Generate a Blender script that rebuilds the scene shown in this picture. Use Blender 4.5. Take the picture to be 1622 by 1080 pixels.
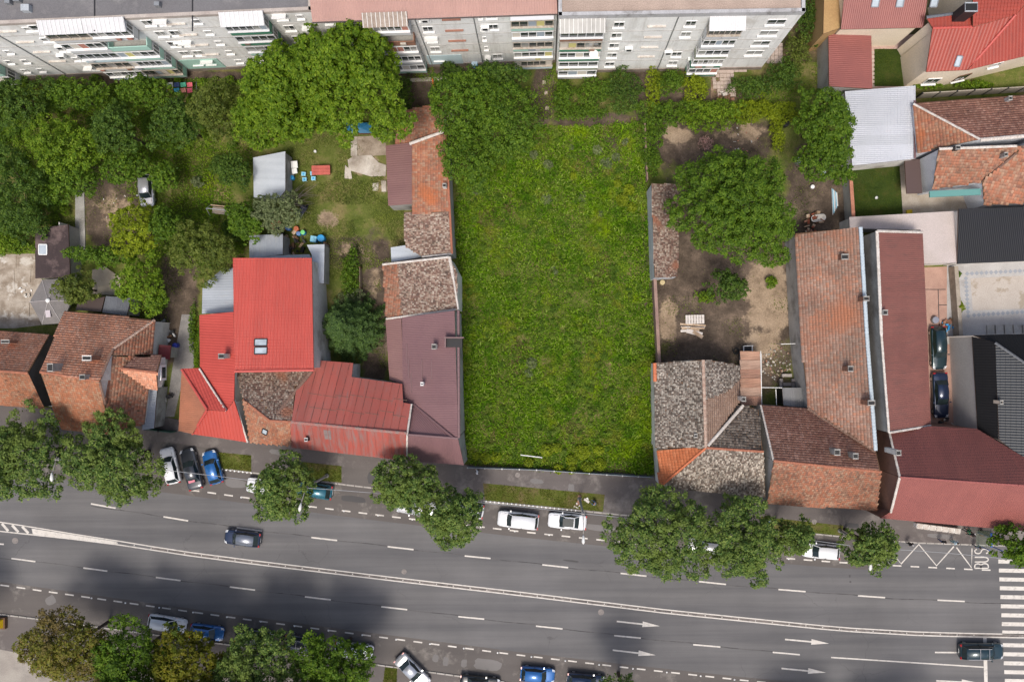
import bpy, bmesh, math, random
import numpy as np
from mathutils import Vector, Matrix
random.seed(7); RNG = np.random.default_rng(7)
for o in list(bpy.data.objects): bpy.data.objects.remove(o)
SC = bpy.context.scene; COL = SC.collection
# ---------------------------------------------------------------- camera
H = 93.5; F = 28.0/36.0*1622; NX, NY = 860.0, 555.0
cam_d = bpy.data.cameras.new('camera'); cam_d.lens = 28.0; cam_d.sensor_width = 36.0
cam_d.clip_end = 2000; cam_d.clip_start = 1
cam_d.shift_x = -(NX-811)/1622; cam_d.shift_y = (NY-540)/1622
cam = bpy.data.objects.new('camera', cam_d); COL.objects.link(cam); cam.location = (0, 0, H)
SC.camera = cam
# ---------------------------------------------------------------- light
SUN_EL, SUN_AZ = math.radians(65), math.radians(188)     # azimuth from north, clockwise
world = bpy.data.worlds.new('World'); SC.world = world; world.use_nodes = True
wn = world.node_tree.nodes; wl = world.node_tree.links
sky = wn.new('ShaderNodeTexSky'); sky.sky_type = 'NISHITA'; sky.sun_disc = False
sky.sun_elevation = SUN_EL; sky.sun_rotation = SUN_AZ; sky.air_density = 1.0; sky.dust_density = 5.0; sky.ozone_density = 1.0
bg = wn['Background']; bg.inputs['Strength'].default_value = 0.145
wl.new(sky.outputs[0], bg.inputs['Color'])
sun_d = bpy.data.lights.new('sun', 'SUN'); sun_d.energy = 2.25; sun_d.angle = math.radians(15); sun_d.color = (1.0, 0.95, 0.88)
sun = bpy.data.objects.new('sun', sun_d); COL.objects.link(sun); sun.location = (0, -40, 80)
sv = Vector((math.sin(SUN_AZ)*math.cos(SUN_EL), math.cos(SUN_AZ)*math.cos(SUN_EL), math.sin(SUN_EL)))
sun.rotation_euler = sv.to_track_quat('Z', 'Y').to_euler()
SC.view_settings.view_transform = 'Standard'; SC.view_settings.look = 'None'
SC.view_settings.exposure = 0.14; SC.view_settings.gamma = 1.0; SC.view_settings.use_curve_mapping = False

# ---------------------------------------------------------------- helpers
def W(x, y, z=0.0):
    k = (H-z)/F
    return Vector(((x-NX)*k, -(y-NY)*k, z))
def tag(o, label=None, cat=None, group=None, kind=None):
    if label: o['label'] = label
    if cat: o['category'] = cat
    if group: o['group'] = group
    if kind: o['kind'] = kind
    return o
def empty(name, loc=(0, 0, 0), rz=0):
    o = bpy.data.objects.new(name, None); COL.objects.link(o); o.location = loc; o.rotation_euler[2] = rz
    o.empty_display_size = 0.3
    return o
def link(name, me, mat=None, parent=None):
    o = bpy.data.objects.new(name, me); COL.objects.link(o)
    if mat is not None and not me.materials:
        me.materials.append(mat)
    if parent is not None: o.parent = parent
    return o
def mesh_np(name, verts, faces):
    verts = np.asarray(verts, dtype=np.float32).reshape(-1, 3); faces = np.asarray(faces, dtype=np.int32)
    me = bpy.data.meshes.new(name); n, k = faces.shape
    me.vertices.add(len(verts)); me.vertices.foreach_set('co', verts.ravel())
    me.loops.add(n*k); me.loops.foreach_set('vertex_index', faces.ravel())
    me.polygons.add(n); me.polygons.foreach_set('loop_start', np.arange(0, n*k, k, dtype=np.int32))
    me.update(calc_edges=True)
    return me
def quads_np(name, q):            # q: (n,k,3) separate faces
    q = np.asarray(q); n, k = q.shape[:2]
    return mesh_np(name, q.reshape(-1, 3), np.arange(n*k).reshape(n, k))
class MB:
    """collects faces; build() links them as one mesh object"""
    def __init__(s, off=None): s.v = []; s.f = []; s.m = []; s.mi = 0; s.off = Vector(off) if off is not None else Vector()
    def add(s, vs, fs):
        b = len(s.v); s.v += [tuple(Vector(v)-s.off) for v in vs]; s.f += [tuple(b+i for i in f) for f in fs]; s.m += [s.mi]*len(fs); return s
    def box(s, c, d, rz=0, M=None):
        c = Vector(c); x, y, z = d[0]/2, d[1]/2, d[2]/2
        vs = [Vector(p) for p in ((-x,-y,-z),(x,-y,-z),(x,y,-z),(-x,y,-z),(-x,-y,z),(x,-y,z),(x,y,z),(-x,y,z))]
        R = M if M is not None else Matrix.Rotation(rz, 3, 'Z')
        return s.add([c+R@v for v in vs], [(3,2,1,0),(4,5,6,7),(0,1,5,4),(1,2,6,5),(2,3,7,6),(3,0,4,7)])
    def prism(s, pts, z0, z1, cap=True):      # pts: xy ccw
        n = len(pts); 
        if sum(pts[i][0]*pts[(i+1)%n][1]-pts[(i+1)%n][0]*pts[i][1] for i in range(n)) < 0: pts = pts[::-1]
        vs = [(p[0], p[1], z0) for p in pts]+[(p[0], p[1], z1) for p in pts]
        fs = [(i, (i+1) % n, n+(i+1) % n, n+i) for i in range(n)]
        if cap: fs += [tuple(range(n, 2*n)), tuple(reversed(range(n)))]
        return s.add(vs, fs)
    def tube(s, pts, rad, n=8, cap=True):
        pts = [Vector(p) for p in pts]; r = rad if isinstance(rad, (list, tuple)) else [rad]*len(pts)
        vs = []; up = Vector((0, 0, 1))
        for i, p in enumerate(pts):
            t = (pts[min(i+1, len(pts)-1)]-pts[max(i-1, 0)]).normalized()
            a = t.cross(up if abs(t.z) < .95 else Vector((1, 0, 0))).normalized(); b = t.cross(a)
            vs += [p+(a*math.cos(2*math.pi*j/n)+b*math.sin(2*math.pi*j/n))*r[i] for j in range(n)]
        fs = []
        for i in range(len(pts)-1):
            for j in range(n):
                k = (j+1) % n; fs.append((i*n+j, (i+1)*n+j, (i+1)*n+k, i*n+k))
        if cap: fs += [tuple(range(n)), tuple(reversed(range((len(pts)-1)*n, len(pts)*n)))]
        return s.add(vs, fs)
    def lathe(s, c, prof, n=12):
        c = Vector(c); vs = []
        for r, z in prof: vs += [c+Vector((r*math.cos(2*math.pi*j/n), r*math.sin(2*math.pi*j/n), z)) for j in range(n)]
        fs = [(i*n+j, i*n+(j+1) % n, (i+1)*n+(j+1) % n, (i+1)*n+j) for i in range(len(prof)-1) for j in range(n)]
        fs += [tuple(reversed(range(n))), tuple(range((len(prof)-1)*n, len(prof)*n))]
        return s.add(vs, fs)
    def mesh(s, name):
        me = bpy.data.meshes.new(name); me.from_pydata([tuple(v) for v in s.v], [], s.f); me.update(); return me
    def build(s, name, mat, parent=None, smooth=False, mats=None):
        me = s.mesh(name)
        for m in (mats or [mat]): me.materials.append(m)
        if mats: me.polygons.foreach_set('material_index', s.m)
        if smooth: me.polygons.foreach_set('use_smooth', [True]*len(me.polygons))
        return link(name, me, None, parent)
def copy_tree(o, parent=None):
    c = o.copy(); COL.objects.link(c); c.parent = parent
    for ch in o.children: copy_tree(ch, c)
    return c
def inpoly(X, Y, poly):
    X = np.asarray(X); Y = np.asarray(Y); ins = np.zeros(X.shape, bool); n = len(poly)
    for i in range(n):
        x1, y1 = poly[i][0], poly[i][1]; x2, y2 = poly[(i+1) % n][0], poly[(i+1) % n][1]
        if y1 == y2: continue
        c = ((y1 > Y) != (y2 > Y)) & (X < (x2-x1)*(Y-y1)/(y2-y1)+x1); ins ^= c
    return ins
_G = RNG.random((64, 64))
def vnoise(X, Y, s, seed=0):
    X = np.asarray(X)/s+seed*7.31; Y = np.asarray(Y)/s+seed*3.17
    xi = np.floor(X).astype(int); yi = np.floor(Y).astype(int); fx = X-xi; fy = Y-yi
    fx = fx*fx*(3-2*fx); fy = fy*fy*(3-2*fy); g = lambda a, b: _G[a % 64, b % 64]
    return (g(xi, yi)*(1-fx)+g(xi+1, yi)*fx)*(1-fy)+(g(xi, yi+1)*(1-fx)+g(xi+1, yi+1)*fx)*fy

# ---------------------------------------------------------------- materials
MATS = {}
def newmat(name):
    m = bpy.data.materials.new(name); m.use_nodes = True; MATS[name] = m
    return m, m.node_tree.nodes, m.node_tree.links, m.node_tree.nodes['Principled BSDF']
def c4(c): return (c[0], c[1], c[2], 1)
def noise(N, L, vec, scale, detail=4, rough=.6, out='Fac'):
    n = N.new('ShaderNodeTexNoise'); n.inputs['Scale'].default_value = scale; n.inputs['Detail'].default_value = detail
    n.inputs['Roughness'].default_value = rough; L.new(vec, n.inputs['Vector']); return n.outputs[out]
def ramp(N, L, fac, stops):
    r = N.new('ShaderNodeValToRGB'); e = r.color_ramp.elements
    while len(e) < len(stops): e.new(.5)
    for el, (p, c) in zip(e, stops): el.position = p; el.color = c4(c)
    L.new(fac, r.inputs[0]); return r.outputs[0]
def mix(N, L, fac, a, b, mode='MIX'):
    m = N.new('ShaderNodeMix'); m.data_type = 'RGBA'; m.blend_type = mode
    for sock, v in ((m.inputs[0], fac), (m.inputs[6], a), (m.inputs[7], b)):
        if hasattr(v, 'is_linked') or hasattr(v, 'node'): L.new(v, sock)
        elif isinstance(v, (int, float)): sock.default_value = v
        else: sock.default_value = c4(v)
    return m.outputs[2]
def mapr(N, L, v, a, b, c=0, d=1):
    m = N.new('ShaderNodeMapRange'); L.new(v, m.inputs[0])
    for i, x in enumerate((a, b, c, d)): m.inputs[i+1].default_value = x
    return m.outputs[0]
def math_(N, L, op, a, b):
    m = N.new('ShaderNodeMath'); m.operation = op
    for i, v in enumerate((a, b)):
        if isinstance(v, (int, float)): m.inputs[i].default_value = v
        else: L.new(v, m.inputs[i])
    return m.outputs[0]
def pos(N): return N.new('ShaderNodeNewGeometry')
def bump(N, L, B, h, dist, strength=.6):
    b = N.new('ShaderNodeBump'); b.inputs['Strength'].default_value = strength; b.inputs['Distance'].default_value = dist
    L.new(h, b.inputs['Height']); L.new(b.outputs[0], B.inputs['Normal'])
def mat(name, col, col2=None, s=.6, s2=9, amt=.25, lo=.38, hi=.62, rough=.85, metal=0, bmp=0, spec=.3, third=None, third_s=.3, third_lo=.55, third_hi=.7, coat=0):
    """two-tone noisy surface; third = a stain colour with its own scale"""
    if name in MATS: return MATS[name]
    m, N, L, B = newmat(name); P = pos(N).outputs['Position']
    c2 = col2 or tuple(v*.78 for v in col)
    base = mix(N, L, mapr(N, L, noise(N, L, P, s, 5), lo, hi), col, c2)
    if third: base = mix(N, L, mapr(N, L, noise(N, L, P, third_s, 6, .65), third_lo, third_hi), base, third)
    f = noise(N, L, P, s2, 3, .7)
    base = mix(N, L, 1.0, base, ramp(N, L, f, [(.25, (1-amt,)*3), (.75, (1+amt*.6,)*3)]), 'MULTIPLY')
    L.new(base, B.inputs['Base Color']); B.inputs['Roughness'].default_value = rough; B.inputs['Metallic'].default_value = metal
    B.inputs['Specular IOR Level'].default_value = spec; B.inputs['Coat Weight'].default_value = coat
    if bmp: bump(N, L, B, f, bmp)
    return m
def plain(name, col, rough=.5, metal=0, spec=.4, coat=0, emis=None):
    if name in MATS: return MATS[name]
    m, N, L, B = newmat(name); P = pos(N).outputs['Position']
    f = noise(N, L, P, 6, 3)
    base = mix(N, L, f, tuple(v*.92 for v in col), tuple(min(1, v*1.06) for v in col))
    L.new(base, B.inputs['Base Color']); B.inputs['Roughness'].default_value = rough; B.inputs['Metallic'].default_value = metal
    B.inputs['Specular IOR Level'].default_value = spec; B.inputs['Coat Weight'].default_value = coat
    return m
def tilemat(name, cols, dark=(.05, .045, .04), moss=0.3, ms=.45, moss_lo=.48, moss_hi=.62, new=None, newlo=.6, newhi=.66, news=.25):
    """clay tiles: colour per tile, lichen and weathering in patches with a shape of their own"""
    m, N, L, B = newmat(name); g = pos(N); P = g.outputs['Position']; R = g.outputs['Random Per Island']
    n = len(cols); base = ramp(N, L, R, [((i+.5)/n, c) for i, c in enumerate(cols)])
    base = mix(N, L, 1.0, base, ramp(N, L, noise(N, L, P, .35, 5), [(.3, (.78,)*3), (.7, (1.18,)*3)]), 'MULTIPLY')
    if new: base = mix(N, L, math_(N, L, 'MULTIPLY', mapr(N, L, noise(N, L, P, news, 2, .4), newlo, newhi), .85), base, new)
    mf = mapr(N, L, noise(N, L, P, ms, 6, .7), moss_lo, moss_hi)
    sp = mapr(N, L, noise(N, L, P, 4.5, 4, .7), .42, .6)
    w = N.new('ShaderNodeTexWhiteNoise'); w.noise_dimensions = '1D'; L.new(R, w.inputs['W'])
    k = math_(N, L, 'MULTIPLY', math_(N, L, 'MULTIPLY', mf, sp), mapr(N, L, w.outputs[0], 0, 1, .3, 1.0))
    base = mix(N, L, math_(N, L, 'MULTIPLY', k, moss*2.2), base, dark)
    L.new(base, B.inputs['Base Color']); B.inputs['Roughness'].default_value = .9; B.inputs['Specular IOR Level'].default_value = .2
    return m
def metalroof(name, col, col2, du=.19, dv=None, bd=.03, rough=.45, stain=None, amt=.12, seam=None, stlo=.5, sthi=.72):
    """painted sheet roof: ribs run along V (down the slope) through UVs in metres"""
    m, N, L, B = newmat(name); P = pos(N).outputs['Position']
    uv = N.new('ShaderNodeUVMap'); sep = N.new('ShaderNodeSeparateXYZ'); L.new(uv.outputs[0], sep.inputs[0])
    base = mix(N, L, mapr(N, L, noise(N, L, P, .4, 5), .35, .65), col, col2)
    # panel sheets slightly different from each other
    fl = N.new('ShaderNodeMath'); fl.operation = 'FLOOR'; L.new(math_(N, L, 'DIVIDE', sep.outputs[0], 1.1), fl.inputs[0])
    w = N.new('ShaderNodeTexWhiteNoise'); w.noise_dimensions = '1D'; L.new(fl.outputs[0], w.inputs['W'])
    base = mix(N, L, 1.0, base, ramp(N, L, w.outputs[0], [(0, (1-amt,)*3), (1, (1+amt*.5,)*3)]), 'MULTIPLY')
    if stain:
        mp = N.new('ShaderNodeCombineXYZ'); L.new(math_(N, L, 'MULTIPLY', sep.outputs[0], 2.2), mp.inputs[0]); L.new(math_(N, L, 'MULTIPLY', sep.outputs[1], .35), mp.inputs[1])
        base = mix(N, L, math_(N, L, 'MULTIPLY', mapr(N, L, noise(N, L, mp.outputs[0], 1.0, 6, .7), stlo, sthi), .7), base, stain)
    f = noise(N, L, P, 8, 3, .7)
    base = mix(N, L, 1.0, base, ramp(N, L, f, [(.2, (.9,)*3), (.8, (1.07,)*3)]), 'MULTIPLY')
    L.new(base, B.inputs['Base Color']); B.inputs['Roughness'].default_value = rough; B.inputs['Specular IOR Level'].default_value = .35
    s = N.new('ShaderNodeMath'); s.operation = 'SINE'; L.new(math_(N, L, 'MULTIPLY', sep.outputs[0], 2*math.pi/du), s.inputs[0])
    bump(N, L, B, s.outputs[0], bd, .55)
    return m
def leafmat(name, cols, hue=None, trans=.35):
    m, N, L, B = newmat(name); g = pos(N); P = g.outputs['Position']; R = g.outputs['Random Per Island']
    n = len(cols); base = ramp(N, L, R, [((i+.5)/n, c) for i, c in enumerate(cols)])
    base = mix(N, L, 1.0, base, ramp(N, L, noise(N, L, P, .55, 4), [(.3, (.72, .74, .7)), (.7, (1.28, 1.22, 1.1))]), 'MULTIPLY')
    if hue: base = mix(N, L, mapr(N, L, noise(N, L, P, .3, 3), .5, .62), base, hue)
    L.new(base, B.inputs['Base Color']); B.inputs['Roughness'].default_value = .6; B.inputs['Specular IOR Level'].default_value = .25
    t = N.new('ShaderNodeBsdfTranslucent'); L.new(base, t.inputs[0]); mx = N.new('ShaderNodeMixShader'); mx.inputs[0].default_value = trans
    L.new(B.outputs[0], mx.inputs[1]); L.new(t.outputs[0], mx.inputs[2]); L.new(mx.outputs[0], N['Material Output'].inputs[0])
    return m
def glassmat(name, col=(.03, .04, .045), rough=.08):
    m, N, L, B = newmat(name); P = pos(N).outputs['Position']
    base = mix(N, L, noise(N, L, P, .9, 3), tuple(v*.5 for v in col), tuple(min(1, v*1.7) for v in col))
    L.new(base, B.inputs['Base Color']); B.inputs['Roughness'].default_value = rough; B.inputs['Specular IOR Level'].default_value = .5
    return m
GLASS = glassmat('window_glass', (.035, .042, .045)); GLASS2 = glassmat('window_glass_curtain', (.25, .25, .24), .15); CARGLASS = glassmat('car_glass', (.018, .028, .03), .05)
SKYL = glassmat('skylight_glass', (.35, .4, .44), .1)
WHITEP = plain('white_paint', (.78, .78, .76), .5); WHITEPVC = plain('white_frame', (.8, .8, .79), .4)
WOODB = mat('brown_wood', (.16, .09, .05), s2=14); WOODL = mat('pale_boards', (.55, .42, .30), (.40, .28, .18), s=2)
CONC = mat('concrete', (.40, .39, .36), (.30, .29, .27), s=.5, third=(.2, .19, .17), rough=.9)
CONCL = mat('pale_concrete', (.56, .52, .46), (.42, .37, .31), s=.45, third=(.25, .21, .17), third_lo=.5, third_hi=.68)
GALV = mat('galvanised_sheet', (.50, .53, .55), (.40, .43, .46), s=.5, rough=.5, metal=.3, third=(.33, .34, .35))
STEEL = plain('dull_steel', (.32, .33, .34), .5, .6); DARKM = plain('dark_metal', (.03, .03, .033), .5, .3)
BLACKP = plain('black_plastic', (.015, .015, .016), .6); RUBBER = plain('rubber', (.012, .012, .012), .9)
PLASTER = mat('white_plaster', (.74, .72, .68), (.62, .60, .56), s=.5, third=(.4, .37, .33)); CREAM = mat('cream_plaster', (.84, .73, .58), (.78, .67, .52), s=.4)
GREYPL = mat('grey_plaster', (.42, .41, .39), (.33, .32, .30), s=.6, third=(.2, .19, .17)); BRICK = mat('old_brick', (.33, .17, .11), (.25, .13, .09), s=2, third=(.2, .15, .12))
# ================================================================ ground, road, pavements
def sheet(name, poly, z, m, parent=None, kind='structure', label=None):
    pts = [W(x, y, z) for x, y in poly]
    if sum(pts[i].x*pts[(i+1) % len(pts)].y-pts[(i+1) % len(pts)].x*pts[i].y for i in range(len(pts))) < 0: pts.reverse()
    bm = bmesh.new(); f = bm.faces.new([bm.verts.new(p) for p in pts]); bmesh.ops.triangulate(bm, faces=[f])
    me = bpy.data.meshes.new(name); bm.to_mesh(me); bm.free()
    o = link(name, me, m, parent)
    if parent is None: tag(o, label, None, None, kind)
    return o
def slab(name, poly, z0, z1, m, parent=None, kind='structure', label=None):
    mb = MB(); pts = [W(x, y, 0) for x, y in poly]; mb.prism([(p.x, p.y) for p in pts], z0, z1)
    o = mb.build(name, m, parent)
    if parent is None and kind: tag(o, label, None, None, kind)
    return o
def soil(name, cols, sc=.25, fine=6, rough=.95, mids=(.35, .5, .65), bmp=.05):
    m, N, L, B = newmat(name); P = pos(N).outputs['Position']
    base = ramp(N, L, noise(N, L, P, sc, 7, .68), [(p, c) for p, c in zip(mids, cols)])
    f = noise(N, L, P, fine, 4, .75)
    base = mix(N, L, 1.0, base, ramp(N, L, f, [(.25, (.68,)*3), (.75, (1.25,)*3)]), 'MULTIPLY')
    sp = N.new('ShaderNodeTexVoronoi'); sp.inputs['Scale'].default_value = 2.6; L.new(P, sp.inputs['Vector'])
    base = mix(N, L, mapr(N, L, sp.outputs['Distance'], .05, .09, .35, 0), base, (.42, .36, .28))
    L.new(base, B.inputs['Base Color']); B.inputs['Roughness'].default_value = rough; B.inputs['Specular IOR Level'].default_value = .15
    bump(N, L, B, f, bmp)
    return m
SOIL = soil('garden_soil', [(.06, .075, .02), (.10, .085, .042), (.19, .13, .085)], .4)
SOILG = soil('weedy_soil', [(.055, .075, .018), (.085, .10, .028), (.15, .12, .06)], .3)
SOILB = soil('bare_earth', [(.085, .06, .04), (.16, .11, .075), (.30, .22, .15)], .5)
SOILD = soil('dark_earth', [(.055, .042, .03), (.10, .072, .054), (.20, .145, .105)], .45, mids=(.36, .52, .68))
SAND = soil('sandy_earth', [(.30, .22, .15), (.36, .27, .185), (.16, .115, .08)], .3, mids=(.3, .55, .7))
LAWN = soil('lawn_ground', [(.03, .05, .01), (.04, .065, .012), (.07, .075, .02)], .5)
def asphalt(name, c1, c2, streak=.5, patch=None, ang=-.122, plo=.55, phi=.66):
    m, N, L, B = newmat(name); P = pos(N).outputs['Position']
    mp = N.new('ShaderNodeMapping'); mp.inputs['Rotation'].default_value = (0, 0, .12); mp.inputs['Scale'].default_value = (.018, .55, 1); L.new(P, mp.inputs[0])
    st = mapr(N, L, noise(N, L, mp.outputs[0], 1, 4, .6), .36, .64)
    base = mix(N, L, math_(N, L, 'MULTIPLY', st, streak), c1, c2)
    base = mix(N, L, 1.0, base, ramp(N, L, noise(N, L, P, .12, 6, .6), [(.3, (.86,)*3), (.7, (1.1,)*3)]), 'MULTIPLY')
    if patch: base = mix(N, L, math_(N, L, 'MULTIPLY', mapr(N, L, noise(N, L, P, .35, 7, .7), plo, phi), .75), base, patch)
    cr = N.new('ShaderNodeTexVoronoi'); cr.feature = 'DISTANCE_TO_EDGE'; cr.inputs['Scale'].default_value = .16
    dn = noise(N, L, P, .8, 4, .6, 'Color'); vm = N.new('ShaderNodeVectorMath'); vm.operation = 'ADD'; L.new(P, vm.inputs[0]); L.new(dn, vm.inputs[1]); L.new(vm.outputs[0], cr.inputs['Vector'])
    crk = math_(N, L, 'MULTIPLY', mapr(N, L, cr.outputs[0], .001, .006, .3, 0), mapr(N, L, noise(N, L, P, .1, 3), .52, .62))
    base = mix(N, L, crk, base, (.035, .034, .034))
    f = noise(N, L, P, 14, 3, .75)
    base = mix(N, L, 1.0, base, ramp(N, L, f, [(.25, (.86,)*3), (.75, (1.1,)*3)]), 'MULTIPLY')
    L.new(base, B.inputs['Base Color']); B.inputs['Roughness'].default_value = .85; B.inputs['Specular IOR Level'].default_value = .25
    bump(N, L, B, f, .01)
    return m
ROADM = asphalt('road_asphalt', (.106, .104, .107), (.152, .147, .146), 1.0)
PARKM = asphalt('worn_asphalt', (.105, .094, .088), (.14, .125, .115), .5, (.22, .20, .18))
PAVEM = asphalt('pavement_asphalt', (.115, .10, .095), (.15, .135, .125), .4, (.25, .225, .205), plo=.52, phi=.68)
LIGHTPAVE = mat('light_paving', (.34, .31, .27), (.28, .25, .22), s=.4, third=(.22, .2, .18))

g = MB(); g.add([(-500, -500, -.03), (500, -500, -.03), (500, 500, -.03), (-500, 500, -.03)], [(0, 1, 2, 3)])
ground = tag(g.build('ground', SOIL), kind='structure')
# --- road sheet ------------------------------------------------
def interp(pl, x):
    for (a, b), (c, d) in zip(pl[:-1], pl[1:]):
        if a <= x <= c: return b+(d-b)*(x-a)/(c-a)
    (a, b), (c, d) = (pl[-2], pl[-1]) if x > pl[-1][0] else (pl[0], pl[1])
    return b+(d-b)*(x-a)/(c-a)
NDASH = [(0, 737), (315, 777.6), (394, 788.5), (500, 803), (633, 819.5), (769.5, 835), (824.6, 841.5), (990.6, 859), (1241, 883.5), (1325, 890), (1409, 895), (1551, 902), (1800, 908)]
SDASH = [(-60, 918), (8, 927), (109, 941.3), (263, 963), (394, 981), (580, 1005.6), (798, 1034), (992, 1056.7), (1189, 1078), (1500, 1106), (1800, 1118)]
CLINE = [(-150, 815), (0, 837), (190, 860), (300, 877), (400, 890), (659, 921), (820, 939.5), (1059, 968.5), (1202, 983), (1331, 996), (1461, 1003.5), (1591, 1006.5), (1850, 1009)]
NKERB = [(-400, 612), (250, 698), (352, 712), (352.5, 742), (545, 767), (770, 794), (955, 812), (1100, 826), (1330, 849), (1450, 859), (1900, 875)]
SKERB = [(-400, 917), (0, 972), (72, 981), (591, 1051), (728, 1070), (900, 1092), (1300, 1135), (1900, 1165)]
road = sheet('road', NKERB+SKERB[::-1], 0, ROADM)
XS = [-380, -200, -60]+list(range(0, 1700, 60))
sheet('parking_strip', [(x, interp(NKERB, x)+.3) for x in (-390, 250, 352, 352.5, 545, 770, 955, 1100, 1330)]+[(1395, 856), (1398, 902)]+[(x, interp(NDASH, x)+9) for x in range(1380, -1, -60)]+[(-390, 700)], .004, PARKM, road)
sheet('parking_strip', [(x, interp(SDASH, x)-5) for x in range(-390, 1700, 60)]+[(x, interp(SKERB, x)-.3) for x in range(1700, -391, -60)], .004, PARKM, road)
# --- paint ------------------------------------------------------
pm, N_, L_, B_ = newmat('road_paint'); P_ = pos(N_).outputs['Position']
b_ = mix(N_, L_, math_(N_, L_, 'MULTIPLY', mapr(N_, L_, noise(N_, L_, P_, 2.2, 6, .75), .5, .66), .8), (.66, .63, .58), (.2, .19, .18))
L_.new(mix(N_, L_, noise(N_, L_, P_, .7, 3), b_, (.5, .46, .41)), B_.inputs['Base Color']); B_.inputs['Roughness'].default_value = .8
PAINT = pm
def stripe(a, b, wid, name, z=.008, parent=road):
    a = W(*a, z); b = W(*b, z); d = (b-a); n = Vector((-d.y, d.x, 0)).normalized()*wid/2
    mb = MB(); mb.add([a-n, b-n, b+n, a+n], [(0, 1, 2, 3)]); return mb.build(name, PAINT, parent)
for x1, y1, x2, y2 in [(144, 797.5, 183, 804.5), (259, 818, 298, 824.5), (375, 835.3, 415, 840.7), (493, 850.8, 534, 855.5), (614, 865.3, 655, 870), (736, 880, 777, 884), (859, 894, 900, 898.5), (983, 907.5, 1024, 912), (1107, 920.5, 1150, 925), (1233, 933, 1276, 936.5), (1359, 943, 1402, 946), (1485, 950, 1528, 952),
                       (18, 884, 56, 889), (132, 899, 170, 904), (247, 914, 286, 919), (364, 929, 404, 934), (483, 944.6, 524, 949.5), (604, 960.3, 645, 965), (726, 976, 767, 980), (849, 991, 891, 995.4), (973, 1006, 1015, 1010), (1098, 1020.4, 1141, 1024), (1224, 1032.4, 1267, 1036.3), (1481, 1032.6, 1523, 1033), (-35, 858, 6, 861.7)]:
    stripe((x1, y1), (x2, y2), .17, 'lane_dash')
stripe((1316.6, 1040.6), (1558, 1056), .15, 'lane_line'); stripe((1560, 1009), (1562, 1090), .42, 'stop_line')
x = 302
while x < 1570:
    if not (262 < x < 300): stripe((x, interp(NDASH, x)), (x+13.6, interp(NDASH, x+13.6)), .16, 'edge_dash')
    x += 26.6 if x < 800 else (27.4 if x < 1250 else 28.2)
x = -25
while x < 1330:
    stripe((x, interp(SDASH, x)), (x+13.8, interp(SDASH, x+13.8)), .16, 'edge_dash'); x += 25.6 if x < 400 else 27.2
def polyline(pts, wid, name, z=.008):
    P3 = [W(*p, z) for p in pts]; L3 = []; R3 = []
    for i, p in enumerate(P3):
        t = (P3[min(i+1, len(P3)-1)]-P3[max(i-1, 0)]).normalized(); n = Vector((-t.y, t.x, 0))*wid/2; L3.append(p+n); R3.append(p-n)
    k = len(P3); mb = MB(); mb.add(R3+L3, [(i, i+1, k+i+1, k+i) for i in range(k-1)]); return mb.build(name, PAINT, road)
cx = [190, 240]+list(range(300, 1800, 50))
def cl(x, o): return (x, interp(CLINE, x)+o)
polyline([(-60, 817), (0, 826.5)]+[(60, 836), (120, 846), (188, 856.5)]+[cl(x, -2.7) for x in cx[1:]], .13, 'centre_line')
polyline([(-60, 832), (0, 841)]+[(60, 847.5), (120, 854), (188, 862.5)]+[cl(x, 2.7) for x in cx[1:]], .13, 'centre_line')
for i in range(4): stripe((3+i*16-16, 828.5+i*2.3-2), (13+i*16-16, 841+i*1.7-2), .3, 'hatch_stripe')
mbp = MB(); p4 = [W(*p, .007) for p in [(50, 836.5), (185, 857.5), (185, 861.5), (52, 845.5)]]; mbp.add(p4, [(3, 2, 1, 0)]); mbp.build('hatch_fill', PAINT, road)
polyline([cl(x, 0) for x in cx[1:]], .36, 'median_strip', .005).data.materials[0] = mat('median_dirt', (.19, .165, .15), (.10, .09, .085), s=.9, third=(.3, .27, .25), third_s=1.5)
# studs between the double centre line
stud = None
x = 186
while x < 1560:
    p = W(*cl(x, 0), .006); q = W(*cl(x+2, 0), .006); a = math.atan2(q.y-p.y, q.x-p.x)
    if stud is None:
        mb = MB(); mb.add([(-.06, -.07, 0), (.06, -.07, 0), (.06, .07, 0), (-.06, .07, 0), (-.03, -.04, .03), (.03, -.04, .03), (.03, .04, .03), (-.03, .04, .03)], [(0, 1, 5, 4), (1, 2, 6, 5), (2, 3, 7, 6), (3, 0, 4, 7), (4, 5, 6, 7)])
        stud = mb.build('road_stud', PAINT, road); s = stud
    else: s = link('road_stud', stud.data, None, road)
    s.location = p; s.rotation_euler[2] = a; x += 26.6
def arrow(tail, tip):
    a = W(*tail, .009); b = W(*tip, .009); t = (b-a).normalized(); n = Vector((-t.y, t.x, 0)); m_ = a.lerp(b, .6)
    mb = MB(); mb.add([a-n*.09, m_-n*.09, m_+n*.09, a+n*.09, m_-n*.33, b, m_+n*.33], [(0, 1, 2, 3), (4, 5, 6)]); mb.build('lane_arrow', PAINT, road)
for a, b in (((977, 983.5), (1045, 991)), ((970.6, 1029), (1038.5, 1037)), ((1243.5, 1012), (1313, 1018.5)), ((1238, 1058), (1308, 1064.5)), ((1483, 1077.5), (1550, 1081))): arrow(a, b)
for i, y in enumerate([888.7, 903, 917, 931, 945, 959.5, 973.7, 987.7, 1001.0, 1021, 1035.4, 1049.7, 1063.7, 1077.5, 1092]):
    stripe((1581.4+i*.78, y), (1650+i*.78, y+1.2), .46, 'zebra_stripe')
for pts in ([(1415.7, 878), (1427.4, 892.5), (1455.4, 861.7), (1483.5, 895.5), (1511, 865)], [(1515, 866.5), (1539, 898.7), (1539.6, 868)]): polyline(pts, .15, 'zigzag_line')
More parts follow.
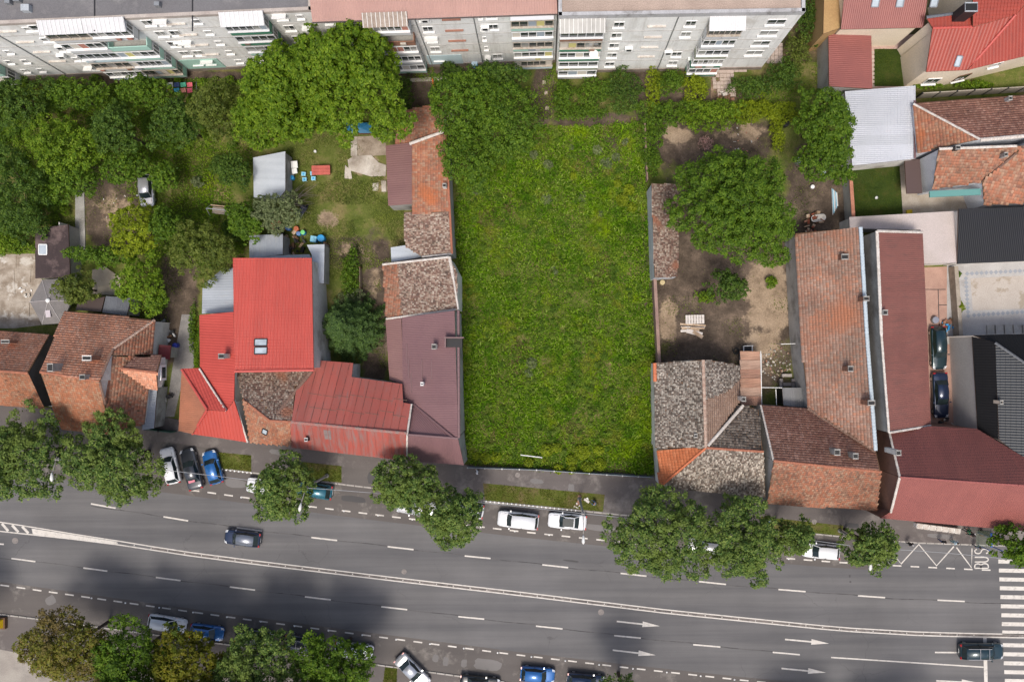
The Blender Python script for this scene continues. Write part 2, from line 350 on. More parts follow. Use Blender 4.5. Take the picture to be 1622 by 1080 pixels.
def strokes(pts, name, wid=.14):                  # letter strokes in photo pixels
    polyline(pts, wid, name, .009)
arc = lambda cx_, cy_, rx, ry, a0, a1, n=9: [(cx_+rx*math.cos(math.radians(a0+(a1-a0)*i/n)), cy_+ry*math.sin(math.radians(a0+(a1-a0)*i/n))) for i in range(n+1)]
def glyph(pts, y0, name):       # letter space (0..1, 0..1) -> painted sideways, read from bottom to top
    strokes([(1565.5-v*21.5, y0-u*7.4) for u, v in pts], name)
glyph([(0, 0), (0, 1)], 899.5, 'letter_b'); glyph([(0, 1)]+arc(.5, .77, .45, .23, 90, -90)+[(0, .54)], 899.5, 'letter_b'); glyph([(0, .54)]+arc(.5, .27, .5, .27, 90, -90)+[(0, 0)], 899.5, 'letter_b')
glyph([(0, 1), (0, .3)]+arc(.5, .3, .5, .3, 180, 360)+[(1, .3), (1, 1)], 889.5, 'letter_u')
glyph(arc(.5, .76, .48, .24, 20, 270)+arc(.5, .26, .48, .26, 90, -160), 876.5, 'letter_s')
JOINT = mat('joint_sealant', (.06, .058, .058), (.11, .105, .104), s=.5, lo=.42, hi=.55)
for off in ([(144, 799), (298, 823), (415, 839), (655, 868.5), (900, 897), (1150, 924), (1402, 945), (1620, 956)], [(-30, 879), (56, 887.5), (286, 917.5), (523, 948), (767, 978.5), (1015, 1008.5), (1267, 1035)]):
    polyline([(x, interp(off, x)+1.5+.8*math.sin(x*.05)) for x in range(int(off[0][0]), int(off[-1][0]), 12)], .09, 'asphalt_joint', .0055).data.materials[0] = JOINT
# manhole covers
for px, py in ((952, 969), (58, 993), (44, 994), (24, 856)):
    mb = MB(); mb.lathe(W(px, py, .008), [(.36, 0), (.36, .012), (.3, .016), (.0, .018)], 16); mb.build('manhole_cover', mat('cast_iron', (.2, .18, .17), (.26, .23, .21), s=3), road)
# --- pavements ---------------------------------------------------
NHOUSE = [(-400, 560), (0, 640), (260, 660), (420, 690), (640, 715), (742, 737), (1036, 752), (1200, 770), (1400, 800), (1900, 815)]
pave = slab('pavement', NKERB+NHOUSE[::-1], -.2, .10, PAVEM)
spave = slab('pavement', SKERB+[(1900, 1290), (-400, 1290)], -.2, .10, PAVEM)
sheet('paving_apron', [(-300, 985), (0, 1028), (68, 1041), (90, 1080), (90, 1200), (-300, 1200)], .106, LIGHTPAVE, spave)
KERB = mat('kerb_stone', (.42, .39, .36), (.32, .30, .27), s=1.2)
def kerb(pl, side, x0, x1, parent):
    x = x0; n = 0
    while x < x1:
        a = W(x, interp(pl, x), 0); b = W(x+12.6, interp(pl, x+12.6), 0); d = b-a; m_ = (a+b)/2
        mb = MB(); mb.box((m_.x, m_.y, .03), (d.length*.985, .16, .19), math.atan2(d.y, d.x)); mb.build('kerb_stone', KERB, parent); x += 13.5
kerb(NKERB, 1, 360, 1620, pave); kerb(SKERB, 1, -10, 800, spave)
VERGE = soil('verge_ground', [(.07, .09, .015), (.09, .105, .02), (.14, .11, .05)], .5)
verges = [[(346, 716), (398, 721), (398, 747), (352, 742)], [(478, 731), (541, 738), (541, 764), (490, 759)], [(765, 765), (958, 783), (955, 810), (768, 792)], [(1205, 818), (1336, 832), (1332, 848), (1205, 836)], [(610, 1056), (629, 1058), (628, 1090), (606, 1090)]]
for v in verges: sheet('verge', v, .106, VERGE, pave if v[0][1] < 1000 else spave)
sheet('driveway', [(542, 740), (600, 745), (600, 775), (543, 768)], .107, PARKM, pave)
def leafquads(c, nrm, size, asp=.55, up=None):
    """rhombus leaves: centres, normals, sizes -> (n,4,3)"""
    n = len(c); r = RNG.normal(size=(n, 3)); t = np.cross(nrm, r); t /= np.linalg.norm(t, axis=1, keepdims=True)+1e-9; b = np.cross(nrm, t)
    s = size[:, None]
    return np.stack([c-t*s*.5, c+b*s*.5*asp, c+t*s*.5, c-b*s*.5*asp], 1)
def samp(poly, n, z=0):
    xs = [p[0] for p in poly]; ys = [p[1] for p in poly]; out = np.zeros((0, 2))
    while len(out) < n:
        p = np.stack([RNG.uniform(min(xs), max(xs), n*2), RNG.uniform(min(ys), max(ys), n*2)], 1); out = np.concatenate([out, p[inpoly(p[:, 0], p[:, 1], poly)]])
    p = out[:n]; k = (H-z)/F
    return np.stack([(p[:, 0]-NX)*k, -(p[:, 1]-NY)*k, np.full(n, z)], 1)
def grass(name, label, poly, n, h, wid, m, z=0, dens=None, parent=None, lean=.9, cat='grass', tuft=None):
    b = samp(poly, n, z)
    if tuft:      # most blades stand in tufts of uneven size
        tc = samp(poly, tuft[0], z); tr = RNG.uniform(.10, .42, tuft[0])*(.5+vnoise(tc[:, 0], tc[:, 1], 3.5, 8)); th = RNG.uniform(.8, 2.4, tuft[0])*(.5+vnoise(tc[:, 0], tc[:, 1], 4.0, 2)); pw = tr*tr; q = RNG.choice(tuft[0], n, p=pw/pw.sum()); use = RNG.random(n) < tuft[1]
        off = RNG.normal(size=(n, 2))*tr[q][:, None]; b[use, :2] = (tc[q, :2]+off)[use]; ht = np.where(use, th[q]*np.exp(-(off**2).sum(1)/(2*tr[q]**2)*.6), 1.0)
    else: ht = np.ones(n)
    if dens is not None: kk = RNG.random(len(b)) < dens(b[:, 0], b[:, 1]); b = b[kk]; ht = ht[kk]
    n = len(b); a = RNG.uniform(0, 2*math.pi, n); hh = RNG.uniform(h[0], h[1], n)*(.6+.8*vnoise(b[:, 0], b[:, 1], 2.2, 3))*ht; w = RNG.uniform(wid[0], wid[1], n)
    d = np.stack([np.cos(a), np.sin(a), np.zeros(n)], 1); s = np.stack([-np.sin(a), np.cos(a), np.zeros(n)], 1)
    le = (RNG.uniform(.3, 1, n)*lean*hh)[:, None]; up = np.array([0, 0, 1.])
    mid = b+d*le*.4+up*(hh*.75)[:, None]; tip = b+d*le*1.1+up*(hh*RNG.uniform(.55, 1, n))[:, None]
    q = np.stack([b-s*w[:, None]*.3, mid-s*w[:, None]*.5, tip, mid+s*w[:, None]*.5], 1)
    o = link(name, quads_np(name, q), m, parent); 
    if parent is None: tag(o, label, cat, None, 'stuff')
    else: o['kind'] = 'stuff'
    return o
GRASSV = leafmat('verge_grass', [(.10, .135, .012), (.13, .17, .02), (.17, .18, .03)], (.2, .16, .055))
for v, nm in zip(verges, ('short verge grass left of the white street car', 'short verge grass by the teal parked car', 'long verge grass strip in front of the empty lot', 'short verge grass by the brick house front', 'small verge grass patch beside the silver car')):
    A = 3200 if v[0][0] == 765 else 900
    grass('verge_grass', nm, v, A, (.06, .16), (.05, .1), GRASSV, .106, lambda X, Y: np.clip(vnoise(X, Y, 1.3, 5)*2.2-.25, .1, 1))
# white kerb pebbles along the verges
for a, b, n in (((352, 743), (398, 748.5), 8), ((770, 793.5), (912, 808), 22)):
    for i in range(n):
        p = W(a[0]+(b[0]-a[0])*i/(n-1), a[1]+(b[1]-a[1])*i/(n-1), .1)
        if i == 0:
            mb = MB(); mb.lathe((0, 0, 0), [(.11, 0), (.12, .05), (.07, .11), (.01, .125)], 8); k0 = mb.build('edging_stone', WHITEP, pave)
        else: k0 = link('edging_stone', k0.data, None, pave)
        k0.location = p

# repairs and drain covers on road, parking strips and pavement
PATCHD = asphalt('dark_repair', (.075, .072, .072), (.09, .086, .085), .4); PATCHL = asphalt('pale_repair', (.17, .16, .155), (.20, .19, .18), .4)
for x, y, w_, h_, a, m, par, z in ((905, 772, 10, 12, -.1, PATCHL, pave, .108), (850, 762, 22, 8, -.1, PATCHL, pave, .108), (590, 757, 16, 20, -.1, PATCHD, pave, .1085), (1490, 849, 40, 7, -.09, PATCHL, pave, .108), (1350, 832, 22, 8, -.1, PATCHD, pave, .108), (440, 716, 26, 8, -.12, PATCHL, pave, .108),
                                  (772, 1052, 44, 18, -.12, PATCHL, road, .0062), (690, 1042, 10, 12, -.12, PATCHL, road, .0062), (706, 1047, 9, 14, -.12, PATCHL, road, .0062), (735, 1050, 9, 14, -.12, PATCHL, road, .0062), (372, 765, 34, 14, -.12, PATCHL, road, .0062), (560, 790, 40, 10, -.12, PATCHD, road, .0062), (950, 836, 50, 10, -.11, PATCHL, road, .0062), (1120, 893, 8, 3, -.1, PATCHD, road, .0025), (905, 888, 26, 3, -.12, PATCHD, road, .0025), (1420, 895, 6, 5, 0, PATCHD, road, .0025), (540, 1000, 60, 5, -.12, PATCHD, road, .0025), (80, 950, 16, 14, .5, PATCHL, road, .0062), (1346, 912, 3, 4, 0, PATCHD, road, .0025), (1347, 921, 3, 3, 0, PATCHD, road, .0025)):
    bl = []; rr_ = random.Random(int(x*3+y))
    for i in range(14):
        t = 2*math.pi*i/14; q = .5*(abs(math.cos(t))**4+abs(math.sin(t))**4)**-.25*rr_.uniform(.86, 1.08); u, v = math.cos(t)*q*w_, math.sin(t)*q*h_; bl.append((x+u*math.cos(-a)-v*math.sin(-a), y+u*math.sin(-a)+v*math.cos(-a)))
    sheet('asphalt_repair', bl, z, m, par)
for px, py, zz, par in ((610, 738, .11, pave), (820, 752, .11, pave), (1290, 826, .11, pave), (430, 797, .012, road), (980, 862, .012, road), (640, 905, .012, road)):
    mb = MB(); mb.lathe(W(px, py, zz), [(.3, 0), (.3, .01), (.25, .014), (.0, .016)], 14); mb.build('drain_cover', mat('cast_iron', (.2, .18, .17), (.26, .23, .21), s=3), par)
# ================================================================ building helpers
class Facet:
    def __init__(s, verts, kind, m, **kw):
        s.kind, s.m, s.kw = kind, m, kw
        zp = [W(*v) for v in verts if len(v) == 3]
        A = np.array([[p.x, p.y, 1] for p in zp]); zz = np.array([p.z for p in zp])
        if max(zz)-min(zz) < 1e-6: s.a = s.b = 0.0; s.c = float(zz[0])
        else: s.a, s.b, s.c = [float(t) for t in np.linalg.lstsq(A, zz, rcond=None)[0]]
        P = []
        for v in verts:
            kx, ky = (v[0]-NX)/F, -(v[1]-NY)/F; g_ = s.a*kx+s.b*ky; z = (H*g_+s.c)/(1+g_); P.append(Vector((kx*(H-z), ky*(H-z), z)))
        if sum(P[i].x*P[(i+1) % len(P)].y-P[(i+1) % len(P)].x*P[i].y for i in range(len(P))) < 0: P.reverse()
        s.P = P; s.xy = [(p.x, p.y) for p in P]
        s.n = Vector((-s.a, -s.b, 1)).normalized()
        gl = math.hypot(s.a, s.b)
        d = kw.get('dir')
        if d is not None: dd = Vector((d[0], d[1])).normalized()
        elif gl > .03: dd = Vector((-s.a/gl, -s.b/gl))
        else: dd = Vector((0, -1))
        s.V = Vector((dd.x, dd.y, s.a*dd.x+s.b*dd.y)).normalized(); s.U = s.V.cross(s.n).normalized()*-1
        s.o = sum(P, Vector())/len(P)
        s.uv = [((p-s.o).dot(s.U), (p-s.o).dot(s.V)) for p in P]
    def z(s, x, y): return s.a*x+s.b*y+s.c
    def at(s, u, v, h=0): return s.o+s.U*u+s.V*v+s.n*h
    def px(s, x, y, h=0):
        kx, ky = (x-NX)/F, -(y-NY)/F; g_ = s.a*kx+s.b*ky; z = (H*g_+s.c)/(1+g_); return Vector((kx*(H-z), ky*(H-z), z))+s.n*h
    def frame(s): return Matrix((s.U, -s.V, s.n)).transposed()
def clip_half(poly, v0, keep_ge):
    out = []; n = len(poly)
    for i in range(n):
        a, b = poly[i], poly[(i+1) % n]; ia = (a[1] >= v0) == keep_ge; ib = (b[1] >= v0) == keep_ge
        if ia: out.append(a)
        if ia != ib:
            t = (v0-a[1])/(b[1]-a[1]); out.append((a[0]+(b[0]-a[0])*t, v0))
    return out
def cover_tiles(f, m, parent, off, tw=.23, tl=.30, jit=.5, lift=.032, miss=.0):
    us = [p[0] for p in f.uv]; vs = [p[1] for p in f.uv]
    nu = int((max(us)-min(us))/tw)+2; nv = int((max(vs)-min(vs))/tl)+2
    I, J = np.meshgrid(np.arange(nu), np.arange(nv)); I = I.ravel(); J = J.ravel()
    u0 = min(us)-tw*.5+I*tw+(J % 2)*tw*.5*f.kw.get('stag', 0); v0 = max(vs)-(J+1)*tl
    # sagging of an old roof: rows wander a little
    cu, cv = u0+tw/2, v0+tl/2
    k = inpoly(cu, cv, f.uv); u0, v0 = u0[k], v0[k]; n = len(u0)
    if miss: k = RNG.random(n) > miss; u0, v0 = u0[k], v0[k]; n = len(u0)
    ju = RNG.normal(0, .012*jit, n); jv = RNG.normal(0, .018*jit, n); rot = RNG.normal(0, .02*jit, n)
    sag = (vnoise(u0, v0, 2.4, f.o.x)-.5)*.05*jit
    hl = lift*(.75+RNG.random(n)*.6*jit)+np.maximum(sag, -.02)+.012; hu = .008+np.maximum(sag, -.004)+RNG.random(n)*.004
    ru = tw*(.485-.02*RNG.random(n)); rl = tl*(.5)
    cu = u0+tw/2+ju; cv = v0+tl/2+jv
    def pt(su, sv, h):
        du = su*ru; dv = sv*rl+(tl*.08 if sv > 0 else -tl*.1); u = cu+du-rot*dv; v = cv+dv+rot*du
        return np.array(f.o)[None]-np.array(off)[None]+u[:, None]*np.array(f.U)[None]+v[:, None]*np.array(f.V)[None]+h[:, None]*np.array(f.n)[None]
    a, b, c, d = pt(-1, -1, hu), pt(1, -1, hu), pt(1, 1, hl), pt(-1, 1, hl)
    e, g_ = pt(-1, 1, np.zeros(n)), pt(1, 1, np.zeros(n))
    V = np.stack([a, b, c, d, e, g_], 1); B = np.arange(n)[:, None]*6
    fc = np.concatenate([B+np.array([[0, 3, 2, 1]]), B+np.array([[3, 4, 5, 2]])], 0)
    me = mesh_np('tile_covering', V.reshape(-1, 3), fc); o = link('tile_covering', me, m, parent); o['kind'] = 'stuff'
    return o
def cover_rows(f, m, parent, off, row=.35, step=.035, name='metal_sheet'):
    """metal tile sheets: stepped rows, each row a strip tilted like the pressed sheet"""
    vs = [p[1] for p in f.uv]; v = max(vs); V = []; Fc = []; UV = []
    while v > min(vs):
        s = clip_half(clip_half(f.uv, v, False), v-row, True)
        if len(s) >= 3:
            b = len(V); hs = [.012+step*max(0, 1-(v-p[1])/row) for p in s]
            V += [f.at(p[0], p[1], h) for p, h in zip(s, hs)]; Fc.append(tuple(range(b, b+len(s)))); UV += [p for p in s]
            for i in range(len(s)):
                p, q = s[i], s[(i+1) % len(s)]
                if abs(p[1]-v) < 1e-4 and abs(q[1]-v) < 1e-4:
                    b = len(V); V += [f.at(p[0], v, step+.012), f.at(p[0], v, -.02), f.at(q[0], v, -.02), f.at(q[0], v, step+.012)]; Fc.append((b, b+1, b+2, b+3)); UV += [p, p, q, q]
        v -= row
    me = bpy.data.meshes.new(name); me.from_pydata([tuple(p-Vector(off)) for p in V], [], Fc); me.update()
    ul = me.uv_layers.new(name='UVMap')
    for lp in me.loops: ul.data[lp.index].uv = UV[lp.vertex_index]
    bm = bmesh.new(); bm.from_mesh(me)
    for fa in bm.faces:
        if fa.normal.dot(f.n) < -.2: fa.normal_flip()
    bm.to_mesh(me); bm.free()
    return link(name, me, m, parent)
def cover_sheet(f, m, parent, off, name='roof_sheet', h=.02):
    me = bpy.data.meshes.new(name); me.from_pydata([tuple(f.at(u, v, h)-Vector(off)) for u, v in f.uv], [], [tuple(range(len(f.uv)))]); me.update()
    ul = me.uv_layers.new(name='UVMap')
    for lp in me.loops: ul.data[lp.index].uv = f.uv[lp.vertex_index]
    if me.polygons[0].normal.dot(f.n) < 0: me.flip_normals()
    return link(name, me, m, parent)
def seg_in(poly, u):           # v-range of polygon along line u=const
    vs = []
    for i in range(len(poly)):
        a, b = poly[i], poly[(i+1) % len(poly)]
        if (a[0] > u) != (b[0] > u): vs.append(a[1]+(b[1]-a[1])*(u-a[0])/(b[0]-a[0]))
    vs.sort(); return list(zip(vs[::2], vs[1::2]))
def seams(f, m, parent, off, gap=.75, name='standing_seam', hgt=.05, wid=.035, cross=None, first=.2):
    us = [p[0] for p in f.uv]; u = min(us)+first
    while u < max(us):
        for v0, v1 in seg_in(f.uv, u):
            mb = MB(off); mb.box(f.at(u, (v0+v1)/2, .02+hgt/2), (wid, v1-v0, hgt), M=f.frame()); mb.build(name, m, parent)
        u += gap
def inset_xy(xy, ds):
    n = len(xy); out = []
    for i in range(n):
        p = Vector(xy[i]); a = Vector(xy[i-1]); b = Vector(xy[(i+1) % n])
        e1 = (p-a).normalized(); e2 = (b-p).normalized(); n1 = Vector((-e1.y, e1.x)); n2 = Vector((-e2.y, e2.x)); d1, d2 = ds[i-1], ds[i]
        cr = e1.x*e2.y-e1.y*e2.x
        if abs(cr) < .08: out.append(p+(n1*d1+n2*d2)/2); continue
        q1 = p+n1*d1; q2 = p+n2*d2; t = ((q2-q1).x*e2.y-(q2-q1).y*e2.x)/cr; r = q1+e1*t
        if (r-p).length > 1.2: r = p+(n1*d1+n2*d2)/2
        out.append(r)
    return out
HOUSES = {}
def house(name, label, cat, facets, wall, over=.18, ridges=(), capm=None, z0=0.0, group=None, capr=.13, gutters=(), walls=True):
    c = sum((f.o for f in facets), Vector())/len(facets); base = Vector((c.x, c.y, z0))
    root = empty(name, base); tag(root, label, cat, group)
    if walls:
        mb = MB(base)
        for f in facets:
            if f.kw.get('nowall'): continue
            ds = []
            for i in range(len(f.xy)):
                a = Vector(f.xy[i]); b = Vector(f.xy[(i+1) % len(f.xy)]); e = (b-a).normalized(); mp = (a+b)/2+Vector((e.y, -e.x))*.35
                inside = any(g_ is not f and not g_.kw.get('nowall') and bool(inpoly(np.array([mp.x]), np.array([mp.y]), g_.xy)[0]) for g_ in facets)
                ds.append(0 if inside else over)
            q = inset_xy(f.xy, ds); n = len(q)
            vs = [(p.x, p.y, z0-.1) for p in q]+[(p.x, p.y, max(z0+.05, f.z(p.x, p.y)-.08)) for p in q]
            mb.add(vs, [(i, (i+1) % n, n+(i+1) % n, n+i) for i in range(n)])
        mb.build('wall', wall, root)
    rb = MB(base)
    for f in facets:
        n = len(f.P); rb.add([p for p in f.P]+[p-Vector((0, 0, .14)) for p in f.P], [tuple(range(n)), tuple(reversed(range(n, 2*n)))]+[(i, n+i, n+(i+1) % n, (i+1) % n) for i in range(n)])
    roof = rb.build('roof', facets[0].kw.get('deck', WOODB), root)
    for f in facets:
        if f.kind == 'tile': cover_tiles(f, f.m, roof, base, **{k: f.kw[k] for k in ('tw', 'tl', 'jit', 'lift', 'miss') if k in f.kw})
        elif f.kind == 'rows': cover_rows(f, f.m, roof, base, f.kw.get('row', .35), f.kw.get('step', .035))
        elif f.kind == 'sheet': cover_sheet(f, f.m, roof, base)
        elif f.kind == 'seam': cover_sheet(f, f.m, roof, base); seams(f, f.kw.get('seamm', f.m), roof, base, f.kw.get('gap', .75))
    for r in ridges:
        (a, b) = r[:2]; cm = r[2] if len(r) > 2 else capm; rad = r[3] if len(r) > 3 else capr
        ridge(a, b, cm, roof, base, rad)
    for a, b, gm in gutters:
        mb = MB(base); mb.tube([W(*a), W(*b)], .075, 6); mb.build('gutter', gm, roof)
    HOUSES[name] = (root, roof, base, facets)
    return root, roof, base, facets
def ridge(a, b, m, parent, off, rad=.13):
    a = W(*a); b = W(*b); d = b-a; n = max(1, int(d.length/.36)); t = d.normalized(); s = Vector((-t.y, t.x, 0)).normalized(); up = s.cross(t)*-1
    if up.z < 0: up = -up
    V = []; Fc = []
    for i in range(n):
        p0 = a+d*(i/n); p1 = a+d*((i+1.06)/n); j = random.uniform(-.015, .015)
        b0 = len(V)
        for p, k in ((p0, 1.0), (p1, .84)):
            for q in range(6):
                an = math.pi*q/5; V.append(p+s*math.cos(an)*rad*k*1.15+up*(math.sin(an)*rad*k*.8+.03+j)-off)
        Fc += [(b0+q, b0+q+1, b0+6+q+1, b0+6+q) for q in range(5)]+[tuple(b0+q for q in range(5, -1, -1))]
    me = bpy.data.meshes.new('ridge_cap'); me.from_pydata([tuple(v) for v in V], [], Fc); me.update()
    o = link('ridge_cap', me, m, parent); o['kind'] = 'stuff'; return o
def chimney(h, x, y, zt, size=(.5, .5), hgt=2.2, m=None, rz=0, cap=None):
    root, roof, base, fs = h; p = W(x, y, zt); mb = MB(base)
    mb.box((p.x, p.y, zt-hgt/2), (size[0], size[1], hgt), rz)
    ch = mb.build('chimney', m or BRICK, roof)
    cb = MB(base); w, d = size; th = .11
    for sx, sy, bw, bd in ((0, 1, w+.12, th), (0, -1, w+.12, th), (1, 0, th, d-.06), (-1, 0, th, d-.06)):
        R = Matrix.Rotation(rz, 3, 'Z'); o = R@Vector((sx*(w/2-.02+.06-th/2), sy*(d/2-.02+.06-th/2), 0)); cb.box((p.x+o.x, p.y+o.y, zt+.05), (bw-.08, bd, .12), rz)
    cb.mi = 1; cb.box((p.x, p.y, zt+.004), (w-.1, d-.1, .02), rz)
    cb.build('chimney_cap', None, roof, mats=[cap or CONC, BLACKP]); return ch
def skylight(h, fi, x, y, w, l, frame=DARKM, glass=SKYL, name='skylight'):
    root, roof, base, fs = h; f = fs[fi]; c = f.px(x, y); mb = MB(base); M = f.frame(); t = .09
    for sx, sy, a, b in ((-1, 0, t, l), (1, 0, t, l), (0, -1, w-t, t), (0, 1, w-t, t)):
        mb.box(c+M@Vector((sx*(w/2-t/2*0), sy*(l/2), .07)), (a, b, .16), M=M)
    fr = mb.build(name, frame, roof)
    g_ = MB(base); g_.box(c+M@Vector((0, 0, .075)), (w-t*.6, l-t*.6, .03), M=M); g_.build('skylight_pane', glass, roof)
def win(parent, base, a, b, t, w, z0, z1, out=.04, frame=WHITEPVC, glass=GLASS, panes=2, sill=True, sillm=None, name='window'):
    """window on a vertical wall running a->b (xy vectors, outside on the right-hand side), at fraction/metre t"""
    a = Vector(a[:2]); b = Vector(b[:2]); d = (b-a).normalized(); n = Vector((d.y, -d.x)); rz = math.atan2(d.y, d.x); c = a+d*t+n*out*.5
    mb = MB(base); th = .07; hz = (z0+z1)/2
    def bx(du, z_, wu, hz_, dep, on=0): q = c+d*du+n*on; mb.box((q.x, q.y, z_), (wu, dep, hz_), rz)
    bx(-w/2+th/2, hz, th, z1-z0, .1); bx(w/2-th/2, hz, th, z1-z0, .1); bx(0, z0+th/2, w-2*th, th, .1); bx(0, z1-th/2, w-2*th, th, .1)
    for i in range(1, panes): bx(-w/2+w*i/panes, hz, th*.8, z1-z0-2*th, .09)
    wo = mb.build(name, frame, parent)
    for i in range(panes):
        g_ = MB(base); q = c+d*(-w/2+w*(i+.5)/panes); g_.box((q.x, q.y, hz), (w/panes-th*.9, .04, z1-z0-th*1.9), rz); g_.build('pane', glass if random.random() < .7 else GLASS2, wo if parent.parent is None else parent)
    if sill:
        sb = MB(base); q = c+n*.1; sb.box((q.x, q.y, z0-.035), (w+.12, .28, .05), rz); sb.build('sill', sillm or WHITEP, wo if parent.parent is None else parent)
    return wo
# ================================================================ houses
T_OR = tilemat('orange_tiles', [(0.675, 0.296, 0.180), (0.753, 0.352, 0.219), (0.610, 0.278, 0.173), (0.701, 0.394, 0.272), (0.558, 0.259, 0.168)], moss=.32)
T_OR2 = tilemat('weathered_orange_tiles', [(.34, .14, .085), (.42, .18, .11), (.30, .15, .10), (.40, .25, .17), (.24, .12, .085)], (.10, .085, .06), moss=.4, moss_lo=.45)
T_SO = tilemat('sooty_shaded_orange_tiles', [(.36, .145, .08), (.42, .18, .10), (.33, .16, .10), (.38, .22, .14)], (.045, .04, .03), moss=.42, ms=.28, moss_lo=.44, moss_hi=.6)  # dark patches hold soot plus tree shadow painted into the tile colour
T_MOSS = tilemat('lichen_tiles', [(.20, .12, .095), (.32, .22, .17), (.40, .31, .24), (.12, .085, .07), (.25, .15, .115), (.46, .38, .31)], (.06, .048, .04), moss=.35, new=(.36, .15, .09), newlo=.64, newhi=.7)
T_GREY = tilemat('grey_lichen_tiles', [(.15, .12, .10), (.30, .255, .215), (.44, .39, .33), (.085, .07, .06), (.22, .17, .14), (.54, .49, .42), (.12, .10, .085)], (.05, .045, .032), moss=.3)
T_DKB = tilemat('dark_brown_tiles', [(0.389, 0.195, 0.136), (0.475, 0.242, 0.168), (0.331, 0.161, 0.117), (0.533, 0.296, 0.214)], (0.072, 0.047, 0.039), moss=.3)
T_BRNEW = tilemat('bright_orange_tiles', [(.50, .16, .07), (.46, .14, .06), (.54, .19, .09)], moss=.05)
T_WING = tilemat('faded_wing_tiles', [(0.396, 0.210, 0.147), (0.363, 0.230, 0.176), (0.440, 0.290, 0.223), (0.330, 0.170, 0.119), (0.385, 0.260, 0.204), (0.462, 0.220, 0.142)], (0.220, 0.175, 0.142), moss=.4, moss_lo=.40, ms=.25, new=(0.484, 0.190, 0.104), newlo=.50, newhi=.64, news=.16)
T_MIX = tilemat('patched_orange_tiles', [(.42, .16, .09), (.36, .15, .09), (.45, .23, .14), (.30, .12, .08), (.40, .25, .17)], (.16, .12, .09), moss=.38, moss_lo=.42, new=(.48, .15, .06), newlo=.58, newhi=.64)
T_LBR = tilemat('dusty_brown_tiles', [(.33, .22, .16), (.29, .19, .14), (.36, .25, .19)], moss=.12)
RED = metalroof('red_metal_tile', (0.475, 0.071, 0.053), (0.437, 0.065, 0.048), .37, bd=.05, stain=(.36, .085, .07), stlo=.52, sthi=.8, amt=.07)
RED2 = metalroof('red_ribbed_sheet', (.46, .072, .056), (.41, .062, .048), .3, bd=.03, amt=.08)
REDF = metalroof('faded_red_sheet', (0.352, 0.090, 0.071), (0.317, 0.100, 0.081), .6, bd=.01, stain=(0.176, 0.142, 0.133), stlo=.55, sthi=.75)
REDF2 = metalroof('bright_faded_red_sheet', (0.370, 0.081, 0.062), (0.336, 0.095, 0.076), .6, bd=.01, stain=(0.185, 0.180, 0.171), stlo=.45, sthi=.66)
VILR = metalroof('villa_red_tile', (.34, .060, .040), (.29, .052, .036), .37, bd=.018, amt=.05, stain=(.2, .05, .04))
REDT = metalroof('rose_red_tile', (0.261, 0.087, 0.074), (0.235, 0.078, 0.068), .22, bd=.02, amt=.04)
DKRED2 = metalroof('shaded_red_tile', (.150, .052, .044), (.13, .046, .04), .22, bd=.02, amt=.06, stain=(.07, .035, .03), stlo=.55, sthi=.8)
DKRED = metalroof('dark_red_tile', (.225, .092, .075), (.195, .08, .066), .22, bd=.02, amt=.08, stain=(.13, .07, .06), stlo=.5, sthi=.75)
PLUM = metalroof('plum_metal_tile', (.19, .105, .108), (.175, .095, .10), .19, bd=.02, amt=.06)
PLUM2 = metalroof('plum_flat_sheet', (.21, .115, .105), (.19, .10, .095), .25, bd=.015, amt=.06)
ORB = metalroof('faded_orange_tile', (.42, .17, .10), (.30, .13, .08), .22, bd=.02)
CHAR = metalroof('charcoal_tile', (0.009, 0.010, 0.014), (0.008, 0.009, 0.012), .22, bd=.02, amt=.05, rough=.5)
BLACKF = metalroof('black_tile', (.004, .004, .005), (.003, .003, .004), .3, bd=.02, rough=.7)
BLACKR = metalroof('blue_black_tile', (.014, .019, .027), (.012, .016, .023), .3, bd=.02, amt=.05, rough=.45)
ZINC = metalroof('zinc_sheet', (.36, .39, .43), (.31, .34, .38), .3, bd=.015, rough=.5, stain=(.33, .33, .33), stlo=.55, sthi=.75)
ZINCW = metalroof('pale_zinc_sheet', (.48, .52, .56), (.43, .47, .51), .9, bd=.015, rough=.5)
SILV = metalroof('silver_painted_tile', (.50, .52, .56), (.46, .48, .52), .22, bd=.03, rough=.5, stain=(.5, .45, .46), stlo=.62, sthi=.75)
RUST = metalroof('rusty_sheet', (.42, .24, .16), (.33, .17, .11), .3, bd=.01, stain=(.12, .075, .05), stlo=.5, sthi=.68)
SEAM = mat('worn_seam', (.34, .09, .07), (.10, .05, .045), s=1.2, lo=.42, hi=.52)
RUST2 = metalroof('pale_rusty_sheet', (.40, .27, .20), (.34, .21, .15), .3, bd=.01, stain=(.16, .10, .07), stlo=.5, sthi=.68)
RUST3 = metalroof('brown_rusty_sheet', (.34, .18, .12), (.27, .14, .095), .3, bd=.01, stain=(.11, .07, .05), stlo=.5, sthi=.66)
TAR = mat('tar_felt', (.06, .042, .042), (.045, .032, .033), s=.5, third=(.14, .10, .095), third_s=.6, third_lo=.52, third_hi=.66)
MORT = mat('pale_mortar', (.46, .36, .29), (.34, .22, .17), s=3, third=(.2, .12, .09), third_s=2)
CAPO = mat('orange_ridge', (.38, .15, .09), (.30, .12, .075), s=3); CAPD = mat('dark_ridge', (.15, .09, .07), (.2, .13, .1), s=3)
CAPR = plain('red_ridge', (.46, .08, .065), .5); CAPW = mat('white_flashing', (.62, .58, .54), (.5, .45, .4), s=2); CAPP = plain('plum_ridge', (.15, .085, .09), .5)
CAPG = plain('grey_ridge', (.10, .105, .115), .5)
DARKW = mat('gap_shade_plaster', (.10, .09, .085), (.07, .065, .06), s=.6)  # plaster colour darkened to carry the shade of the gap between houses
